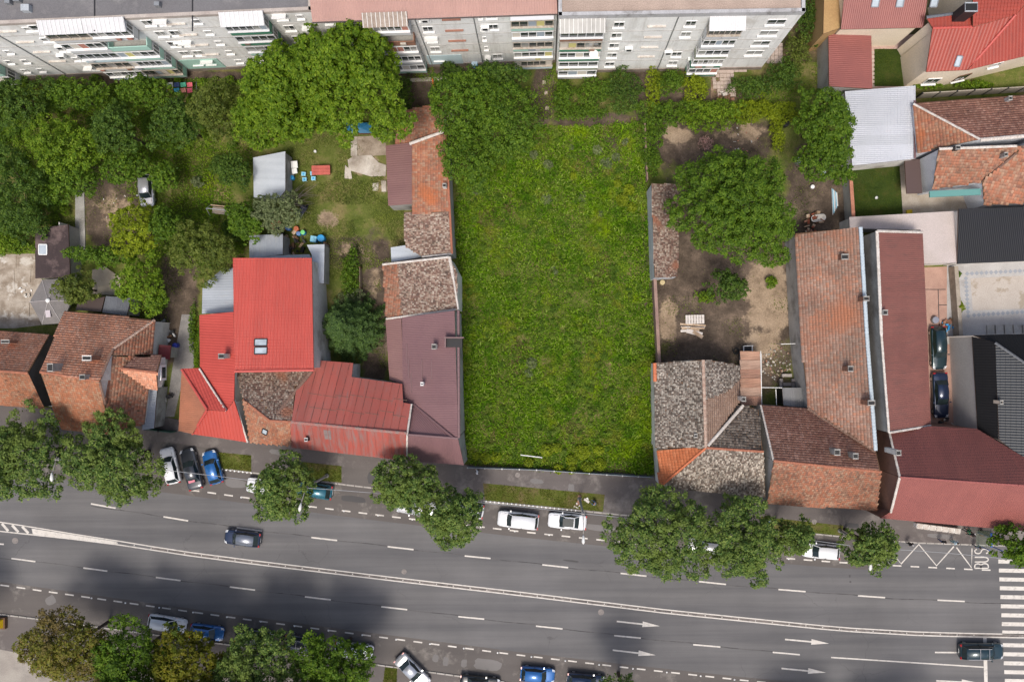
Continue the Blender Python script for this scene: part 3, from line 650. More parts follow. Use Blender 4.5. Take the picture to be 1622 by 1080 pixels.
def T(verts, m, **k): return Facet(verts, 'tile', m, **k)
def R(verts, m, **k): return Facet(verts, 'rows', m, **k)
def S(verts, m, **k): return Facet(verts, 'sheet', m, **k)

# --- far left gable house
h = house('gabled_house', 'orange tiled gable house at the left edge beside the sooty hipped house', 'house', [
    T([(-90, 518, 4.0), (78, 530, 4.0), (44, 591, 7.4), (-120, 578, 7.4)], T_OR),
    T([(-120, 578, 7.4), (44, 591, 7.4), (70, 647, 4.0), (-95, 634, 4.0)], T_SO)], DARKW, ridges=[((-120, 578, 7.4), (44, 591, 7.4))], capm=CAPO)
chimney(h, 9, 541, 6.2, (.9, .35))
# --- second house with dormer
h = house('hipped_house', 'sooty, shade-painted orange tiled house with a small dormer beside the narrow yard', 'house', [
    T([(102, 493, 4.0), (245, 507, 4.0), (179, 553, 6.7), (158, 603, 8.0), (63.5, 589, 8.0)], T_OR),
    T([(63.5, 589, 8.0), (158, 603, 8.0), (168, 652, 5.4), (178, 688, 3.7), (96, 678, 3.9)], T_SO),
    T([(245, 507, 4.0), (241, 561, 4.0), (176, 563, 6.7), (179, 553, 6.7)], T_OR2, dir=(1, -.1)),
    T([(176, 564, 6.4), (241, 566, 4.0), (228, 672, 4.0), (176, 684, 5.0), (167, 640, 6.2), (160, 606, 6.6)], T_OR2, dir=(1, -.12), miss=.012)],
    PLASTER, ridges=[((63.5, 589, 8.0), (158, 603, 8.0)), ((245, 507, 4.05), (179, 553, 6.75), MORT), ((179, 553, 6.8), (158, 603, 8.0), CAPD), ((158, 604, 8.0), (167, 640, 6.4), CAPD)], capm=CAPO)
chimney(h, 138, 567, 8.6, (.95, .5), cap=PLASTER); chimney(h, 80, 582, 9.2, (.6, .8), m=GREYPL); chimney(h, 131, 597, 8.8, (.6, .5), m=GREYPL)
HIP = h
d = house('dormer', '', '', [
    T([(190, 584, 6.7), (214, 567, 5.7), (256, 562, 5.7), (249, 590, 6.9)], T_DKB), T([(190, 584, 6.7), (249, 590, 6.9), (249, 618, 5.7), (228, 612, 5.7)], T_OR)], PLASTER, over=.25, ridges=[((188, 583, 6.75), (249, 590, 6.9))], capm=CAPO, z0=4.4)

# turn the dormer into a part of the house
def adopt(sub, host, partname):
    """make an already built small roof a part of its host thing"""
    root, roof, base, _ = sub; hroot, hroof, hbase, _ = host; off = base-hbase
    w = [c for c in root.children if c.name.startswith('wall')][0]
    w.name = partname; w.parent = hroot; w.location = off
    roof.name = partname+'_roof'; roof.parent = w; roof.location = (0, 0, 0)
    for c in list(roof.children): c.parent = hroof; c.location = off
    bpy.data.objects.remove(root)
    return w
adopt(d, HIP, 'dormer')
p0 = W(258, 568, 5); p1 = W(258, 606, 5); 
w_ = win(HIP[0], HIP[2], (p0.x, p0.y), (p1.x, p1.y), .35, .0+1.3, 4.55, 5.75, .06, panes=1) if False else None
mb = MB(HIP[2]); q = W(257.5, 590, 5.1); mb.box((q.x+.1, q.y, 5.15), (.12, 1.7, 1.25)); fo = mb.build('dormer_window', WHITEPVC, HIP[0]); mb = MB(HIP[2]); mb.box((q.x+.15, q.y, 5.15), (.06, 1.2, .85)); mb.build('dormer_pane', GLASS, fo)
# --- grey lean-to and porch in the narrow yard
house('lean_to', 'pale grey metal lean-to against the sooty hipped house', 'lean to', [S([(231, 617, 3.2), (249, 613, 2.7), (244, 678, 2.7), (225, 681, 3.2)], ZINC)], GREYPL, over=.06)
house('porch_roof', 'small dark red awning roof in the narrow yard', 'awning', [S([(252, 546, 2.6), (271, 547, 2.3), (269, 570, 2.3), (250, 566, 2.6)], plain('dark_red_awning', (.16, .01, .015), .5))], GREYPL, over=.2, walls=True)

# --- red metal house complex (left of centre)
h = house('red_roof_house', 'two storey house under a bright red metal tile roof with twin skylights', 'house', [
    R([(369, 409, 5.9), (494, 409, 5.9), (497, 586, 7.9), (372, 588, 7.9)], RED, row=.34, step=.06),
    R([(316, 499, 4.4), (370, 494, 6.3), (372, 588, 6.3), (371, 633, 6.0), (359, 651, 5.8), (317, 584, 4.4)], RED2, dir=(-1, .05), row=.4, step=.01),
    R([(328, 649, 6.4), (359, 651, 6.4), (371, 634, 6.6), (392, 700, 3.9), (305, 687, 3.9)], RED, row=.34),
    R([(288, 584, 4.6), (315, 583, 4.6), (359, 651, 6.2), (328, 649, 6.4)], RED2, dir=(-.6, 1), row=.5),
    R([(288, 586, 4.5), (328, 649, 6.3), (305, 687, 3.9), (283, 682, 3.6)], ORB, dir=(-1, -.1))],
    PLASTER, over=.2, ridges=[((288, 585, 4.7), (328, 649, 6.5)), ((328, 649, 6.45), (305, 687, 4.0)), ((316, 584, 4.6), (358, 651, 6.2), CAPW, .1), ((372, 634, 6.5), (392, 700, 4.0), CAPW, .09), ((372, 588, 7.95), (497, 586, 7.95))], capm=CAPR)
skylight(h, 0, 413.5, 542.5, 1.35, .75); skylight(h, 0, 413.5, 555.5, 1.35, .75)
chimney(h, 351, 564, 7.6, (.65, .5), m=PLASTER)
ROOFH = h
house('mossy_house', 'low mossy tiled roof wedged between the two red roofs', 'house', [
    T([(375, 591, 5.0), (493, 588, 5.0), (468, 612, 5.6), (462, 667, 6.9), (427, 666, 6.9), (385, 633, 6.0)], T_MOSS, miss=.006, jit=1.3, tw=.18, tl=.21),
    T([(384, 634, 5.9), (427, 666, 6.9), (461, 668, 6.9), (460, 706, 4.1), (396, 701, 4.1)], T_MIX)], PLASTER, over=.12, ridges=[((427, 666, 6.95), (462, 668, 6.95), CAPO), ((385, 633, 6.1), (427, 666, 6.95), CAPO), ((493, 588, 5.1), (440, 655, 6.5), CAPD, .2)], capm=CAPO)
skylight(HOUSES['mossy_house'], 1, 420, 683, .6, .7)
h = house('red_sheet_house', 'street house under a faded red seamed sheet roof', 'house', [
    Facet([(507, 571, 4.3), (559.5, 575, 4.3), (557, 597, 4.9), (637, 608, 4.9), (638.5, 637.5, 5.6), (652, 640, 5.6), (645, 686, 7.2), (462, 667, 7.2), (469, 618, 5.9), (494, 588, 5.0)], 'seam', REDF, gap=.86, seamm=SEAM),
    Facet([(460, 669, 7.2), (645, 686, 7.2), (645, 729.6, 4.2), (461, 708.5, 4.2)], 'seam', REDF2, gap=.86)], PLASTER, ridges=[((461, 668, 7.2), (645, 686, 7.2), mat('grey_seam', (.25, .19, .17), (.36, .12, .1), s=1.5), .16), ((652, 640, 5.7), (645, 688, 7.2), CAPW, .1), ((645, 688, 7.2), (644.5, 729, 4.3), CAPW, .1)], capm=CAPR)
chimney(h, 485, 696, 6.3, (.35, .35), hgt=1.4, m=BLACKP, cap=STEEL)
# seams across the sheets and the dark patch
f = h[3][0]
for yy in (624, 646): 
    for xx in range(500, 640, 22):
        c = f.px(xx+random.uniform(-3, 3), yy+xx*.07-35+random.uniform(-4, 4), .03); mb = MB(h[2]); mb.box(c, (1.5, .05, .03), M=f.frame()); mb.build('sheet_joint', CAPD, h[1])
c = h[3][1].px(519, 688, .03); mb = MB(h[2]); mb.box(c, (.75, 1.5, .02), M=h[3][1].frame()); mb.build('roof_patch', mat('patch_grey', (.22, .17, .16)), h[1])
# --- plum house by the empty lot
PL = h = house('plum_roof_house', 'long house with plum metal tile roof along the empty lot', 'house', [
    R([(637, 503, 4.3), (720, 492, 7.5), (726, 692, 7.5), (718, 693, 7.2), (655, 640, 4.9), (638.5, 637, 4.3)], PLUM, row=.36),
    R([(611, 507, 3.5), (636, 504, 4.3), (639, 609, 4.3), (617, 601, 3.6)], PLUM2, dir=(-1, .1)),
    R([(655, 641, 4.9), (718, 694, 7.3), (646, 688, 6.7)], PLUM, dir=(-.6, .6)),
    R([(646, 689, 6.9), (725.5, 694.5, 7.4), (735, 736, 4.2), (645, 729.6, 4.2)], PLUM, dir=(0, -1))],
    GREYPL, over=.02, ridges=[((726, 492, 7.5), (727, 693, 7.5), CAPP, .14), ((646, 688, 6.95), (726, 694, 7.45), CAPP), ((655, 640, 5), (718, 693, 7.4), CAPP)], capm=CAPP)
chimney(h, 687.5, 549, 7.6, (.5, .5), m=PLASTER); chimney(h, 668.5, 608, 6.8, (.3, .3), hgt=1.5, m=WHITEP, cap=WHITEP)
mb = MB(h[2]); c = h[3][0].px(716, 543); mb.box((c.x+.3, c.y, c.z+.05), (1.7, .95, .9)); mb.build('roof_hatch', BLACKP, h[1])
mb = MB(h[2]); mb.box((c.x+.3, c.y+.55, c.z+.3), (2.1, .14, 1.3)); mb.box((c.x-.62, c.y, c.z+.3), (.14, 1.0, 1.3)); mb.build('hatch_frame', plain('plum_frame', (.17, .1, .1)), h[1])
for i, xx in enumerate((645, 648, 652, 669, 684)):
    c = h[3][0].px(xx, 560+i*23 if i < 3 else 585, .06); mb = MB(h[2]); mb.box(c, (.06, 2.2, .08), M=Matrix.Rotation(0, 3, 'Z')); mb.build('snow_guard', CAPP, h[1])
# parapet wall along the lot (east of the plum roof and the tiled sheds)
house('tiled_shed', 'patchy lichen tiled outbuilding north of the plum roof', 'shed', [
    T([(606, 419, 3.6), (630, 416.5, 4.1), (636, 502, 4.1), (612, 504.5, 3.6)], T_OR2, dir=(-1, .12), tl=.3),
    T([(630, 416.5, 4.1), (711, 407, 6.0), (724, 432, 6.2), (724, 489.5, 6.2), (636, 502, 4.1)], T_MOSS, dir=(-1, .12), jit=1.4, tw=.18, tl=.21, miss=.004)], PLASTER, over=.05,
    ridges=[((606, 419, 3.8), (712, 407, 6.05), CAPW, .12), ((612, 505, 3.7), (722, 490.5, 6.2), CAPW, .1), ((712, 407, 6.1), (718, 440, 6.2), CAPW, .16), ((718, 440, 6.2), (726, 490, 6.2), CAPW, .1)])
house('brick_shed', 'long outbuilding half bright orange tiles half mossy tiles beside the lot', 'shed', [
    T([(653, 226, 4.6), (706, 212, 5.2), (712, 335, 5.2), (655, 340, 4.6), (655, 322, 4.6)], T_MIX, dir=(-1, 0)),
    T([(640, 336, 3.8), (655, 335, 4.3), (712, 335, 5.0), (716, 402, 5.0), (669, 407, 4.3), (642, 390, 3.8)], T_MOSS, dir=(-1, 0), jit=1.4, tw=.18, tl=.21, miss=.004),
    S([(611, 231, 3.3), (653, 226, 4.2), (655, 323, 4.2), (615, 326, 3.3)], PLUM2, dir=(-1, 0))], GREYPL, over=.05, ridges=[((706, 212, 5.25), (716, 402, 5.1), CAPO, .12), ((649, 228, 4.7), (702, 209, 5.3), CAPW, .16), ((669, 407, 4.5), (716, 402, 5.1), CAPW, .1)])
chimney(HOUSES['brick_shed'], 704, 294, 6.0, (.4, .4), m=PLASTER)
house('tile_hut', 'small orange tiled hut roof at the top of the outbuilding row', 'shed', [T([(634.5, 176, 3.6), (699.5, 163, 5.0), (702, 206, 5.0), (649, 227, 3.9), (626, 228, 3.4)], T_OR2, dir=(-1, .1), jit=1.4)], BRICK, over=.06)
house('sheet_porch', 'pale blue sheet porch roof on the mossy outbuilding', 'porch', [S([(619, 392, 2.7), (668, 385, 3.3), (669, 407, 3.3), (620, 415, 2.7)], ZINCW, dir=(-1, .1))], PLASTER, over=.1)
# --- zinc annexes of the red house
house('zinc_annex', 'grey zinc annex roof behind the red metal roof', 'annex', [S([(395, 373, 2.6), (448, 371, 2.8), (448, 403, 3.2), (395, 409, 3.2)], ZINC, dir=(0, 1)), S([(396, 406, 3.1), (490, 403, 3.1), (493, 409, 3.2), (397, 410, 3.2)], ZINC, dir=(0, 1)), S([(486, 388, 3.0), (514, 387, 2.6), (513, 449, 2.6), (494, 447, 3.0), (494, 404, 3.1)], ZINCW, dir=(1, 0))], GREYPL, over=.1)
house('zinc_annex', 'wide grey zinc lean-to on the left side of the red house', 'annex', [S([(321, 452, 2.9), (350, 428, 3.4), (370, 424, 3.6), (370, 494, 3.6), (320, 497, 2.9)], ZINC, dir=(-1, 0))], GREYPL, over=.1)
house('white_shed', 'pale corrugated shed under the big bright tree', 'shed', [Facet([(401, 250, 2.5), (452, 240, 2.8), (452, 302, 2.8), (440, 316, 2.7), (402, 313, 2.5)], 'sheet', ZINCW, dir=(-1, .05))], GREYPL, over=.08)

# --- long shed east of the lot
house('boundary_shed', 'narrow shed with lichen tiles along the lot wall under the walnut', 'shed', [T([(1032, 291, 4.4), (1076, 292, 2.9), (1077, 320, 2.9), (1073, 438, 2.9), (1037, 440, 4.4)], T_MOSS, dir=(1, 0), jit=1.3, tw=.18, tl=.21)], mat('blue_grey_plaster', (.55, .57, .60), (.45, .47, .5), s=.5), over=.03)
# --- grey tiled corner house
GH = h = house('grey_tile_house', 'corner house with grey lichen tiles and one bright orange hip', 'house', [
    T([(1037, 575, 4.2), (1113.7, 570, 6.9), (1117.6, 709, 6.9), (1038, 709, 4.2)], T_GREY, jit=1.5, tw=.18, tl=.21, miss=.004),
    T([(1113.7, 570, 6.9), (1136, 572, 6.2), (1172, 579, 4.6), (1171, 600, 4.6), (1150, 622, 5.4), (1116, 634, 6.9)], T_GREY, jit=1.5, tw=.18, tl=.21),
    T([(1116, 634, 6.9), (1150, 622, 5.4), (1171, 600, 4.6), (1171, 636, 4.6), (1121, 706, 6.9)], T_LBR, dir=(1, 0)),
    T([(1123, 705, 6.8), (1177, 642, 4.9), (1201, 648, 4.9), (1208, 714, 6.9), (1123, 709, 6.9)], tilemat('brown_lichen_tiles', [(.17, .13, .10), (.24, .19, .15), (.30, .25, .2), (.10, .08, .065)], moss=.35), jit=1.3),
    T([(1121.5, 709, 6.9), (1209.6, 715, 6.9), (1212, 787, 4.2), (1050, 771, 4.2)], T_GREY, jit=1.5, tw=.18, tl=.21, miss=.003),
    T([(1041, 711.5, 4.4), (1118, 709.5, 6.9), (1045, 771, 4.2)], T_BRNEW, tw=.3, tl=.36, jit=.2)], PLASTER, over=.1,
    ridges=[((1113.7, 570, 6.95), (1118, 709, 6.95), MORT, .17), ((1121, 706, 6.9), (1177, 642, 5.0), CAPW, .17), ((1119, 709, 7), (1209, 715, 7), CAPO, .13), ((1118, 709, 6.95), (1045, 771, 4.3), plain('orange_hip', (.48, .14, .06)), .13), ((1037, 575, 4.25), (1037.5, 604, 4.3), plain('orange_hip2', (.48, .14, .06)), .2)], capm=MORT)
chimney(h, 1178, 632, 6.6, (.45, .45), m=PLASTER); chimney(h, 1102, 690, 6.6, (.35, .35), hgt=1.0, m=BLACKP)
# --- house with dark north slope and orange front
h = house('brown_orange_house', 'street house with dark brown rear slope and orange street slope', 'house', [
    T([(1204.6, 641.5, 4.3), (1280, 646.7, 4.3), (1387.4, 714, 7.4), (1395, 746, 8.5), (1225, 729, 8.5)], T_DKB),
    T([(1226, 730, 8.5), (1396, 747, 8.5), (1388.7, 808.7, 4.3), (1215, 797, 4.3)], T_OR2)], GREYPL, over=.1, ridges=[((1225, 729.5, 8.55), (1396, 747, 8.55), CAPO), ((1280, 646.5, 4.4), (1387, 714, 7.4), CAPD, .22), ((1205, 642, 4.4), (1225, 729, 8.5), CAPW, .1)], capm=CAPO)
chimney(h, 1326, 716, 8.9, (.6, .6), m=GREYPL); chimney(h, 1355, 722, 9.0, (.55, .55), m=GREYPL)
h = house('long_tile_wing', 'long rear wing with weathered orange tiles and pale gutter', 'house', [
    T([(1260, 370, 4.2), (1362, 360, 8.0), (1372, 530, 8.0), (1386, 713, 8.0), (1281, 646, 4.6), (1268, 530, 4.2)], T_WING, tl=.34, tw=.27)], GREYPL, over=.06, ridges=[((1363, 360, 8.05), (1373, 530, 8.05), plain('pale_blue_gutter', (.42, .5, .56), .5), .2), ((1373, 530, 8.05), (1387, 713, 8.05), plain('pale_blue_gutter2', (.40, .47, .52), .5), .2)])
chimney(h, 1338, 407, 7.6, (.75, .55)); chimney(h, 1347, 584, 8.2, (.55, .55)); chimney(h, 1380, 638, 9.4, (.75, .5)); chimney(h, 1372, 473, 9.2, (.6, .45), m=BRICK)
h = house('dark_red_wing', 'tall rear wing with dark red tile roof and rough concrete side wall', 'house', [
    R([(1389, 366, 9.4), (1461, 368, 5.4), (1469, 540, 5.4), (1474, 674, 5.4), (1408, 685, 9.4), (1396, 530, 9.4)], DKRED, row=.3)], CONC, over=.02, ridges=[((1389, 366, 9.45), (1396, 530, 9.45), CAPW, .16), ((1396, 530, 9.45), (1408, 685, 9.45), CAPW, .12), ((1389, 366, 9.45), (1461, 368, 5.5), CAPW, .14), ((1408, 685, 9.45), (1474, 674, 5.5), CAPW, .12)])
chimney(h, 1402, 495, 9.9, (.5, .5), m=PLASTER)
h = house('big_red_house', 'large street house with rose red roof beside the bus stop', 'house', [
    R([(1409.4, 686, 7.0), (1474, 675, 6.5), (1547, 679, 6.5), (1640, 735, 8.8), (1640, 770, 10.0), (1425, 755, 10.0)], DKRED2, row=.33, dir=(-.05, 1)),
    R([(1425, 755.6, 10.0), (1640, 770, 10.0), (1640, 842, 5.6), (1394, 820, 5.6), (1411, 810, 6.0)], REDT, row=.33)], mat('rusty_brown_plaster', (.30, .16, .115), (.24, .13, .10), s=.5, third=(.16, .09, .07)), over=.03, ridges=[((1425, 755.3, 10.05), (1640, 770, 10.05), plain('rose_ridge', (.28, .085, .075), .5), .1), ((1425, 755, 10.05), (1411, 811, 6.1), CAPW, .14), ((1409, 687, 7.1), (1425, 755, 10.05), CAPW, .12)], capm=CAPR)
chimney(h, 1423, 717, 10.6, (.5, .5), hgt=2.8, m=PLASTER)
h = house('blue_black_house', 'house at the right edge with blue black metal tile roof and pale side wall', 'house', [
    R([(1540, 531, 5.2), (1577, 543, 7.2), (1584, 697, 7.2), (1549, 681, 5.2)], BLACKF, dir=(-1, 0)),
    R([(1576, 543, 7.2), (1700, 627, 10.0), (1700, 790, 10.0), (1583, 696, 7.2)], BLACKR, dir=(-1, 0), row=.5),
    R([(1540, 531, 5.2), (1700, 527, 5.2), (1700, 628, 10.0), (1575, 543.5, 7.0)], BLACKF, dir=(0, 1))], mat('pale_side_wall', (.62, .58, .54), (.55, .51, .47), s=.3), over=.04, ridges=[((1576, 543, 7.3), (1700, 627, 10.1), CAPG, .14), ((1540, 531.5, 5.3), (1690, 527.5, 5.3), CAPW, .09)], capm=CAPG)
chimney(h, 1586, 637, 8.0, (.35, .35), hgt=1.2, m=CREAM)
h = house('charcoal_roof_annex', 'charcoal metal tile roof over the tiled patio', 'annex', [R([(1518, 331, 4.6), (1690, 326, 4.6), (1690, 411, 3.4), (1516, 418, 3.4)], CHAR, row=.36, dir=(0, -1))], PLASTER, over=.15)
house('pale_flat_annex', 'pale beige flat roof terrace between the long wing and the charcoal roof', 'annex', [Facet([(1345, 344, 3.3), (1503, 335, 3.3), (1515, 334, 3.3), (1516, 416, 3.3), (1462, 418, 3.3), (1458, 364, 3.3), (1346, 362, 3.3)], 'sheet', mat('pale_membrane', (.50, .435, .41), (.46, .40, .37), s=.4, third=(.45, .37, .31), third_s=.25, third_lo=.6, third_hi=.72), deck=mat('brown_fascia', (.22, .18, .18)))], PLASTER, over=.1)
# --- right hand tile house and silver shed
h = house('hip_tile_house', 'house at the right edge with two old orange tile roofs and teal gutter', 'house', [
    T([(1447, 165, 4.6), (1601, 153, 4.6), (1700, 148, 4.6), (1700, 208, 7.4), (1552, 221, 7.4)], T_DKB, tw=.3, tl=.33),
    T([(1447, 165, 4.6), (1552, 221, 7.4), (1453.5, 242, 4.6)], T_MIX, dir=(-1, -.1), tw=.3, tl=.33)], mat('bluish_white_wall', (.66, .68, .72), (.6, .62, .66), s=.3), over=.1, ridges=[((1447, 165, 4.7), (1552, 221, 7.5), CAPW, .12), ((1552, 222, 7.4), (1700, 209, 7.4), CAPW, .2)])
chimney(h, 1600, 156, 5.6, (.4, .4), m=GALV)
h = house('orange_tile_house', 'old orange tile wing with a turquoise gutter at the right edge', 'house', [
    T([(1487, 236, 6.4), (1622, 231, 6.8), (1607, 244, 6.4), (1554.6, 288, 4.2), (1478, 300, 4.0)], T_OR2, dir=(-.05, -1), tw=.28, tl=.33),
    T([(1556, 287, 4.3), (1609, 243, 6.4), (1700, 170, 9), (1700, 318, 4.6), (1560, 325, 4.0)], T_OR2, dir=(-.15, -1), tw=.3, tl=.35)], mat('bluish_white_wall2', (.68, .70, .74), (.62, .64, .68), s=.3), over=.05, ridges=[((1610, 243, 6.5), (1555, 288, 4.4), CAPD, .12), ((1487, 236, 6.5), (1610, 231.5, 6.8), CAPW, .14)])
chimney(h, 1517, 234, 7.2, (.5, .4), m=DARKM); chimney(h, 1593, 245, 7.0, (.4, .4), m=GREYPL)
TEAL = plain('teal_gutter', (.11, .27, .25), .5)
mb = MB(h[2]); a, b = W(1472, 308, 3.9), W(1553, 304, 3.9); m_ = (a+b)/2; mb.box(m_, ((b-a).length, .7, .2), math.atan2((b-a).y, (b-a).x)); mb.build('box_gutter', TEAL, h[0])
house('silver_shed', 'pale silver painted tile shed with a plum verge', 'shed', [R([(1338, 145, 3.2), (1450, 136, 3.9), (1450, 251.5, 3.9), (1350, 263, 3.2)], SILV, dir=(-1, 0), row=.36)], PLASTER, over=.08, ridges=[((1449, 160, 3.95), (1449, 251, 3.95), CAPP, .13)])
house('brown_canopy', 'narrow brown canopy beside the walled lawn', 'canopy', [S([(1433, 255, 2.8), (1457, 252, 2.8), (1461, 306, 2.8), (1436, 307, 2.8)], plain('brown_canopy_sheet', (.085, .055, .05), .5))], DARKM, over=.9, walls=False)
# --- red house top right
h = house('red_villa', 'large cream villa with red roofs and roof windows in the top right', 'house', [
    R([(1332, 46.7, 6.2), (1462.6, 44, 6.2), (1477, -60, 9.6), (1342, -60, 9.6)], REDT, row=.34, dir=(0, -1)),
    R([(1467, 28, 8.2), (1541, 20, 8.4), (1541, 43, 8.4), (1477, 45, 8.4)], VILR, row=.34, step=.05, dir=(0, 1)),
    R([(1477, 45, 8.4), (1541, 43.5, 8.6), (1609, 24, 9.5), (1533, 111, 6.2), (1467, 114, 6.2)], VILR, row=.34, step=.05, dir=(-.1, -1)),
    R([(1609, 24, 9.5), (1720, -100, 12), (1720, 66, 6.6), (1533, 111, 6.2)], VILR, row=.34, step=.05, dir=(.35, -1)),
    R([(1541, 43, 8.7), (1541, -60, 10.6), (1720, -110, 12), (1609, 24, 9.5)], VILR, row=.34, step=.05, dir=(-1, 0))], CREAM, over=.35, ridges=[((1609, 24, 9.6), (1533, 111, 6.3)), ((1477, 45, 8.5), (1541, 43, 8.6)), ((1467, 28, 8.3), (1535, 19, 8.5), plain('slate_flashing', (.12, .13, .15)), .15)], capm=CAPR)
for xx, ww in ((1387, .8), (1426, .8), (1480, .8)): skylight(h, 0, xx, 1, .75, 1.3, plain('slate_frame', (.2, .22, .25)), SKYL)
skylight(h, 2, 1517.5, 97, .6, 1.1, plain('slate_frame', (.2, .22, .25)), SKYL)
chimney(h, 1538, 12, 11, (1.3, .9), hgt=3, m=DARKM, cap=GALV)
VIL = h
mb = MB(h[2])
p = W(1480, 117, 4.2)
for xx, yy, ww, zz in ((1497, 124, 1.6, 1.6), (1553, 118, 1.9, 1.2), (1588, 102, 1.2, 4.0)):
    pass
house('mustard_annex', 'mustard plastered annex behind the red villa', 'annex', [S([(1306, -40, 5.6), (1341, -40, 5.6), (1330, 45, 5.6), (1304, 54, 5.6)], mat('mustard_flat', (.42, .27, .12), (.36, .22, .10), s=.4))], mat('mustard_plaster', (.45, .29, .13), (.4, .25, .11), s=.4), over=.03)
house('red_garage', 'red sheet garage roof beside the small villa lawn', 'garage', [R([(1312, 54, 3.9), (1380, 57, 3.3), (1381.5, 141, 3.3), (1313, 137, 3.9)], REDT, dir=(1, 0), row=.3)], GREYPL, over=.06)
# --- sheds at far left
house('tar_shed', 'dark tar felt shed roof with a white framed hatch by the hex canopy', 'shed', [S([(56, 362, 2.9), (108, 356, 2.4), (111, 438, 2.4), (56, 441, 2.9)], TAR, dir=(1, 0))], GREYPL, over=.06)
skylight(HOUSES['tar_shed'], 0, 68.5, 395.5, 1.15, .85, WHITEP, SKYL)
house('brown_lean_to', 'dark brown sheet lean-to behind the sooty hipped house', 'lean to', [S([(124, 478, 2.7), (166, 470, 2.7), (160, 494, 2.9), (120, 491, 2.9)], plain('umber_sheet', (.07, .05, .045), .5), dir=(0, 1))], GREYPL, over=.06)
house('slate_lean_to', 'slate grey corrugated lean-to right of the brown lean-to', 'lean to', [S([(168, 469, 2.7), (207, 472, 2.7), (201, 500, 2.9), (162, 495, 2.9)], metalroof('slate_corrugated', (.13, .14, .155), (.10, .105, .12), .2, bd=.02), dir=(0, 1))], GREYPL, over=.06)
# --- rusty shed made of overlapping sheets
rs = empty('rusty_shed', W(1190, 600, 0)); tag(rs, 'low shed of overlapping rusty sheets beside the grey tiled house', 'shed')
for i in range(6):
    y0 = 556+i*14.2; f = Facet([(1172-(i % 2), y0, 2.5), (1203+i*.5, y0+.5, 2.4), (1204+i*.5, y0+14.8, 2.4), (1173, y0+14.8, 2.5)], 'sheet', RUST); o = cover_sheet(f, RUST, rs, rs.location, 'rusty_sheet', .02+.05*(i % 2)+.01*i); o.data.materials[0] = (RUST, RUST2, RUST3)[i % 3]
    o.modifiers.new('t', 'SOLIDIFY').thickness = .03
mb = MB(rs.location); pp = [W(x, y) for x, y in ((1171, 560), (1198, 560), (1198, 632), (1171, 634))]; mb.prism([(p.x, p.y) for p in pp], 0, 2.38); mb.build('wall', GREYPL, rs)
house('grey_sheet_shed', 'small grey sheet roof in the yard between tile houses', 'shed', [S([(1239, 614, 2.5), (1275, 614, 2.5), (1281, 646, 2.8), (1241, 642, 2.8)], metalroof('grey_sheet', (.20, .20, .20), (.17, .17, .17), .25, bd=.01), dir=(0, 1))], DARKM, over=.1)
# ================================================================ apartment block (three sections)
def blockmat():
    m, N, L, B = newmat('block_render'); P = pos(N).outputs['Position']
    base = mix(N, L, mapr(N, L, noise(N, L, P, .22, 5), .38, .62), (.84, .84, .82), (.74, .74, .72))
    mp = N.new('ShaderNodeMapping'); mp.inputs['Scale'].default_value = (1.6, 1.6, .10); L.new(P, mp.inputs[0])
    base = mix(N, L, math_(N, L, 'MULTIPLY', mapr(N, L, noise(N, L, mp.outputs[0], 1, 6, .7), .5, .72), .6), base, (.44, .42, .38))
    base = mix(N, L, math_(N, L, 'MULTIPLY', mapr(N, L, noise(N, L, P, .5, 6, .7), .55, .68), .5), base, (.50, .47, .42))
    f = noise(N, L, P, 5, 4, .7); base = mix(N, L, 1.0, base, ramp(N, L, f, [(.25, (.88,)*3), (.75, (1.06,)*3)]), 'MULTIPLY')
    L.new(base, B.inputs['Base Color']); B.inputs['Roughness'].default_value = .9; return m
BLKW = blockmat()
MINT = plain('mint_panel', (.40, .62, .54), .6); ICE = plain('ice_blue_panel', (.55, .68, .72), .6); GREENP = plain('green_panel', (.06, .22, .14), .6); LGREY = plain('light_grey_panel', (.6, .61, .62), .6); OLIVE = mat('stained_panel', (.4, .42, .33), (.3, .32, .24), s=2)
BITU = mat('bitumen_roof', (.17, .165, .17), (.145, .14, .145), s=.15, third=(.22, .21, .21), third_s=.3); GRAVR = mat('gravel_roof', (.44, .34, .28), (.37, .285, .235), s=.4, s2=10, amt=.4)
PINKR = metalroof('pink_metal_tile', (.42, .25, .21), (.39, .23, .195), .25, bd=.03, amt=.05)
CANOPY = metalroof('canopy_sheet', (.58, .58, .59), (.52, .52, .53), .35, bd=.02)
FH = 2.76; FRB = mat('worn_frame', (.5, .46, .4), (.36, .3, .24), s=3)
CURT = [plain('curtain_%d' % i, c, .9) for i, c in enumerate(((.6, .55, .48), (.45, .2, .15), (.3, .35, .4), (.55, .5, .2)))]
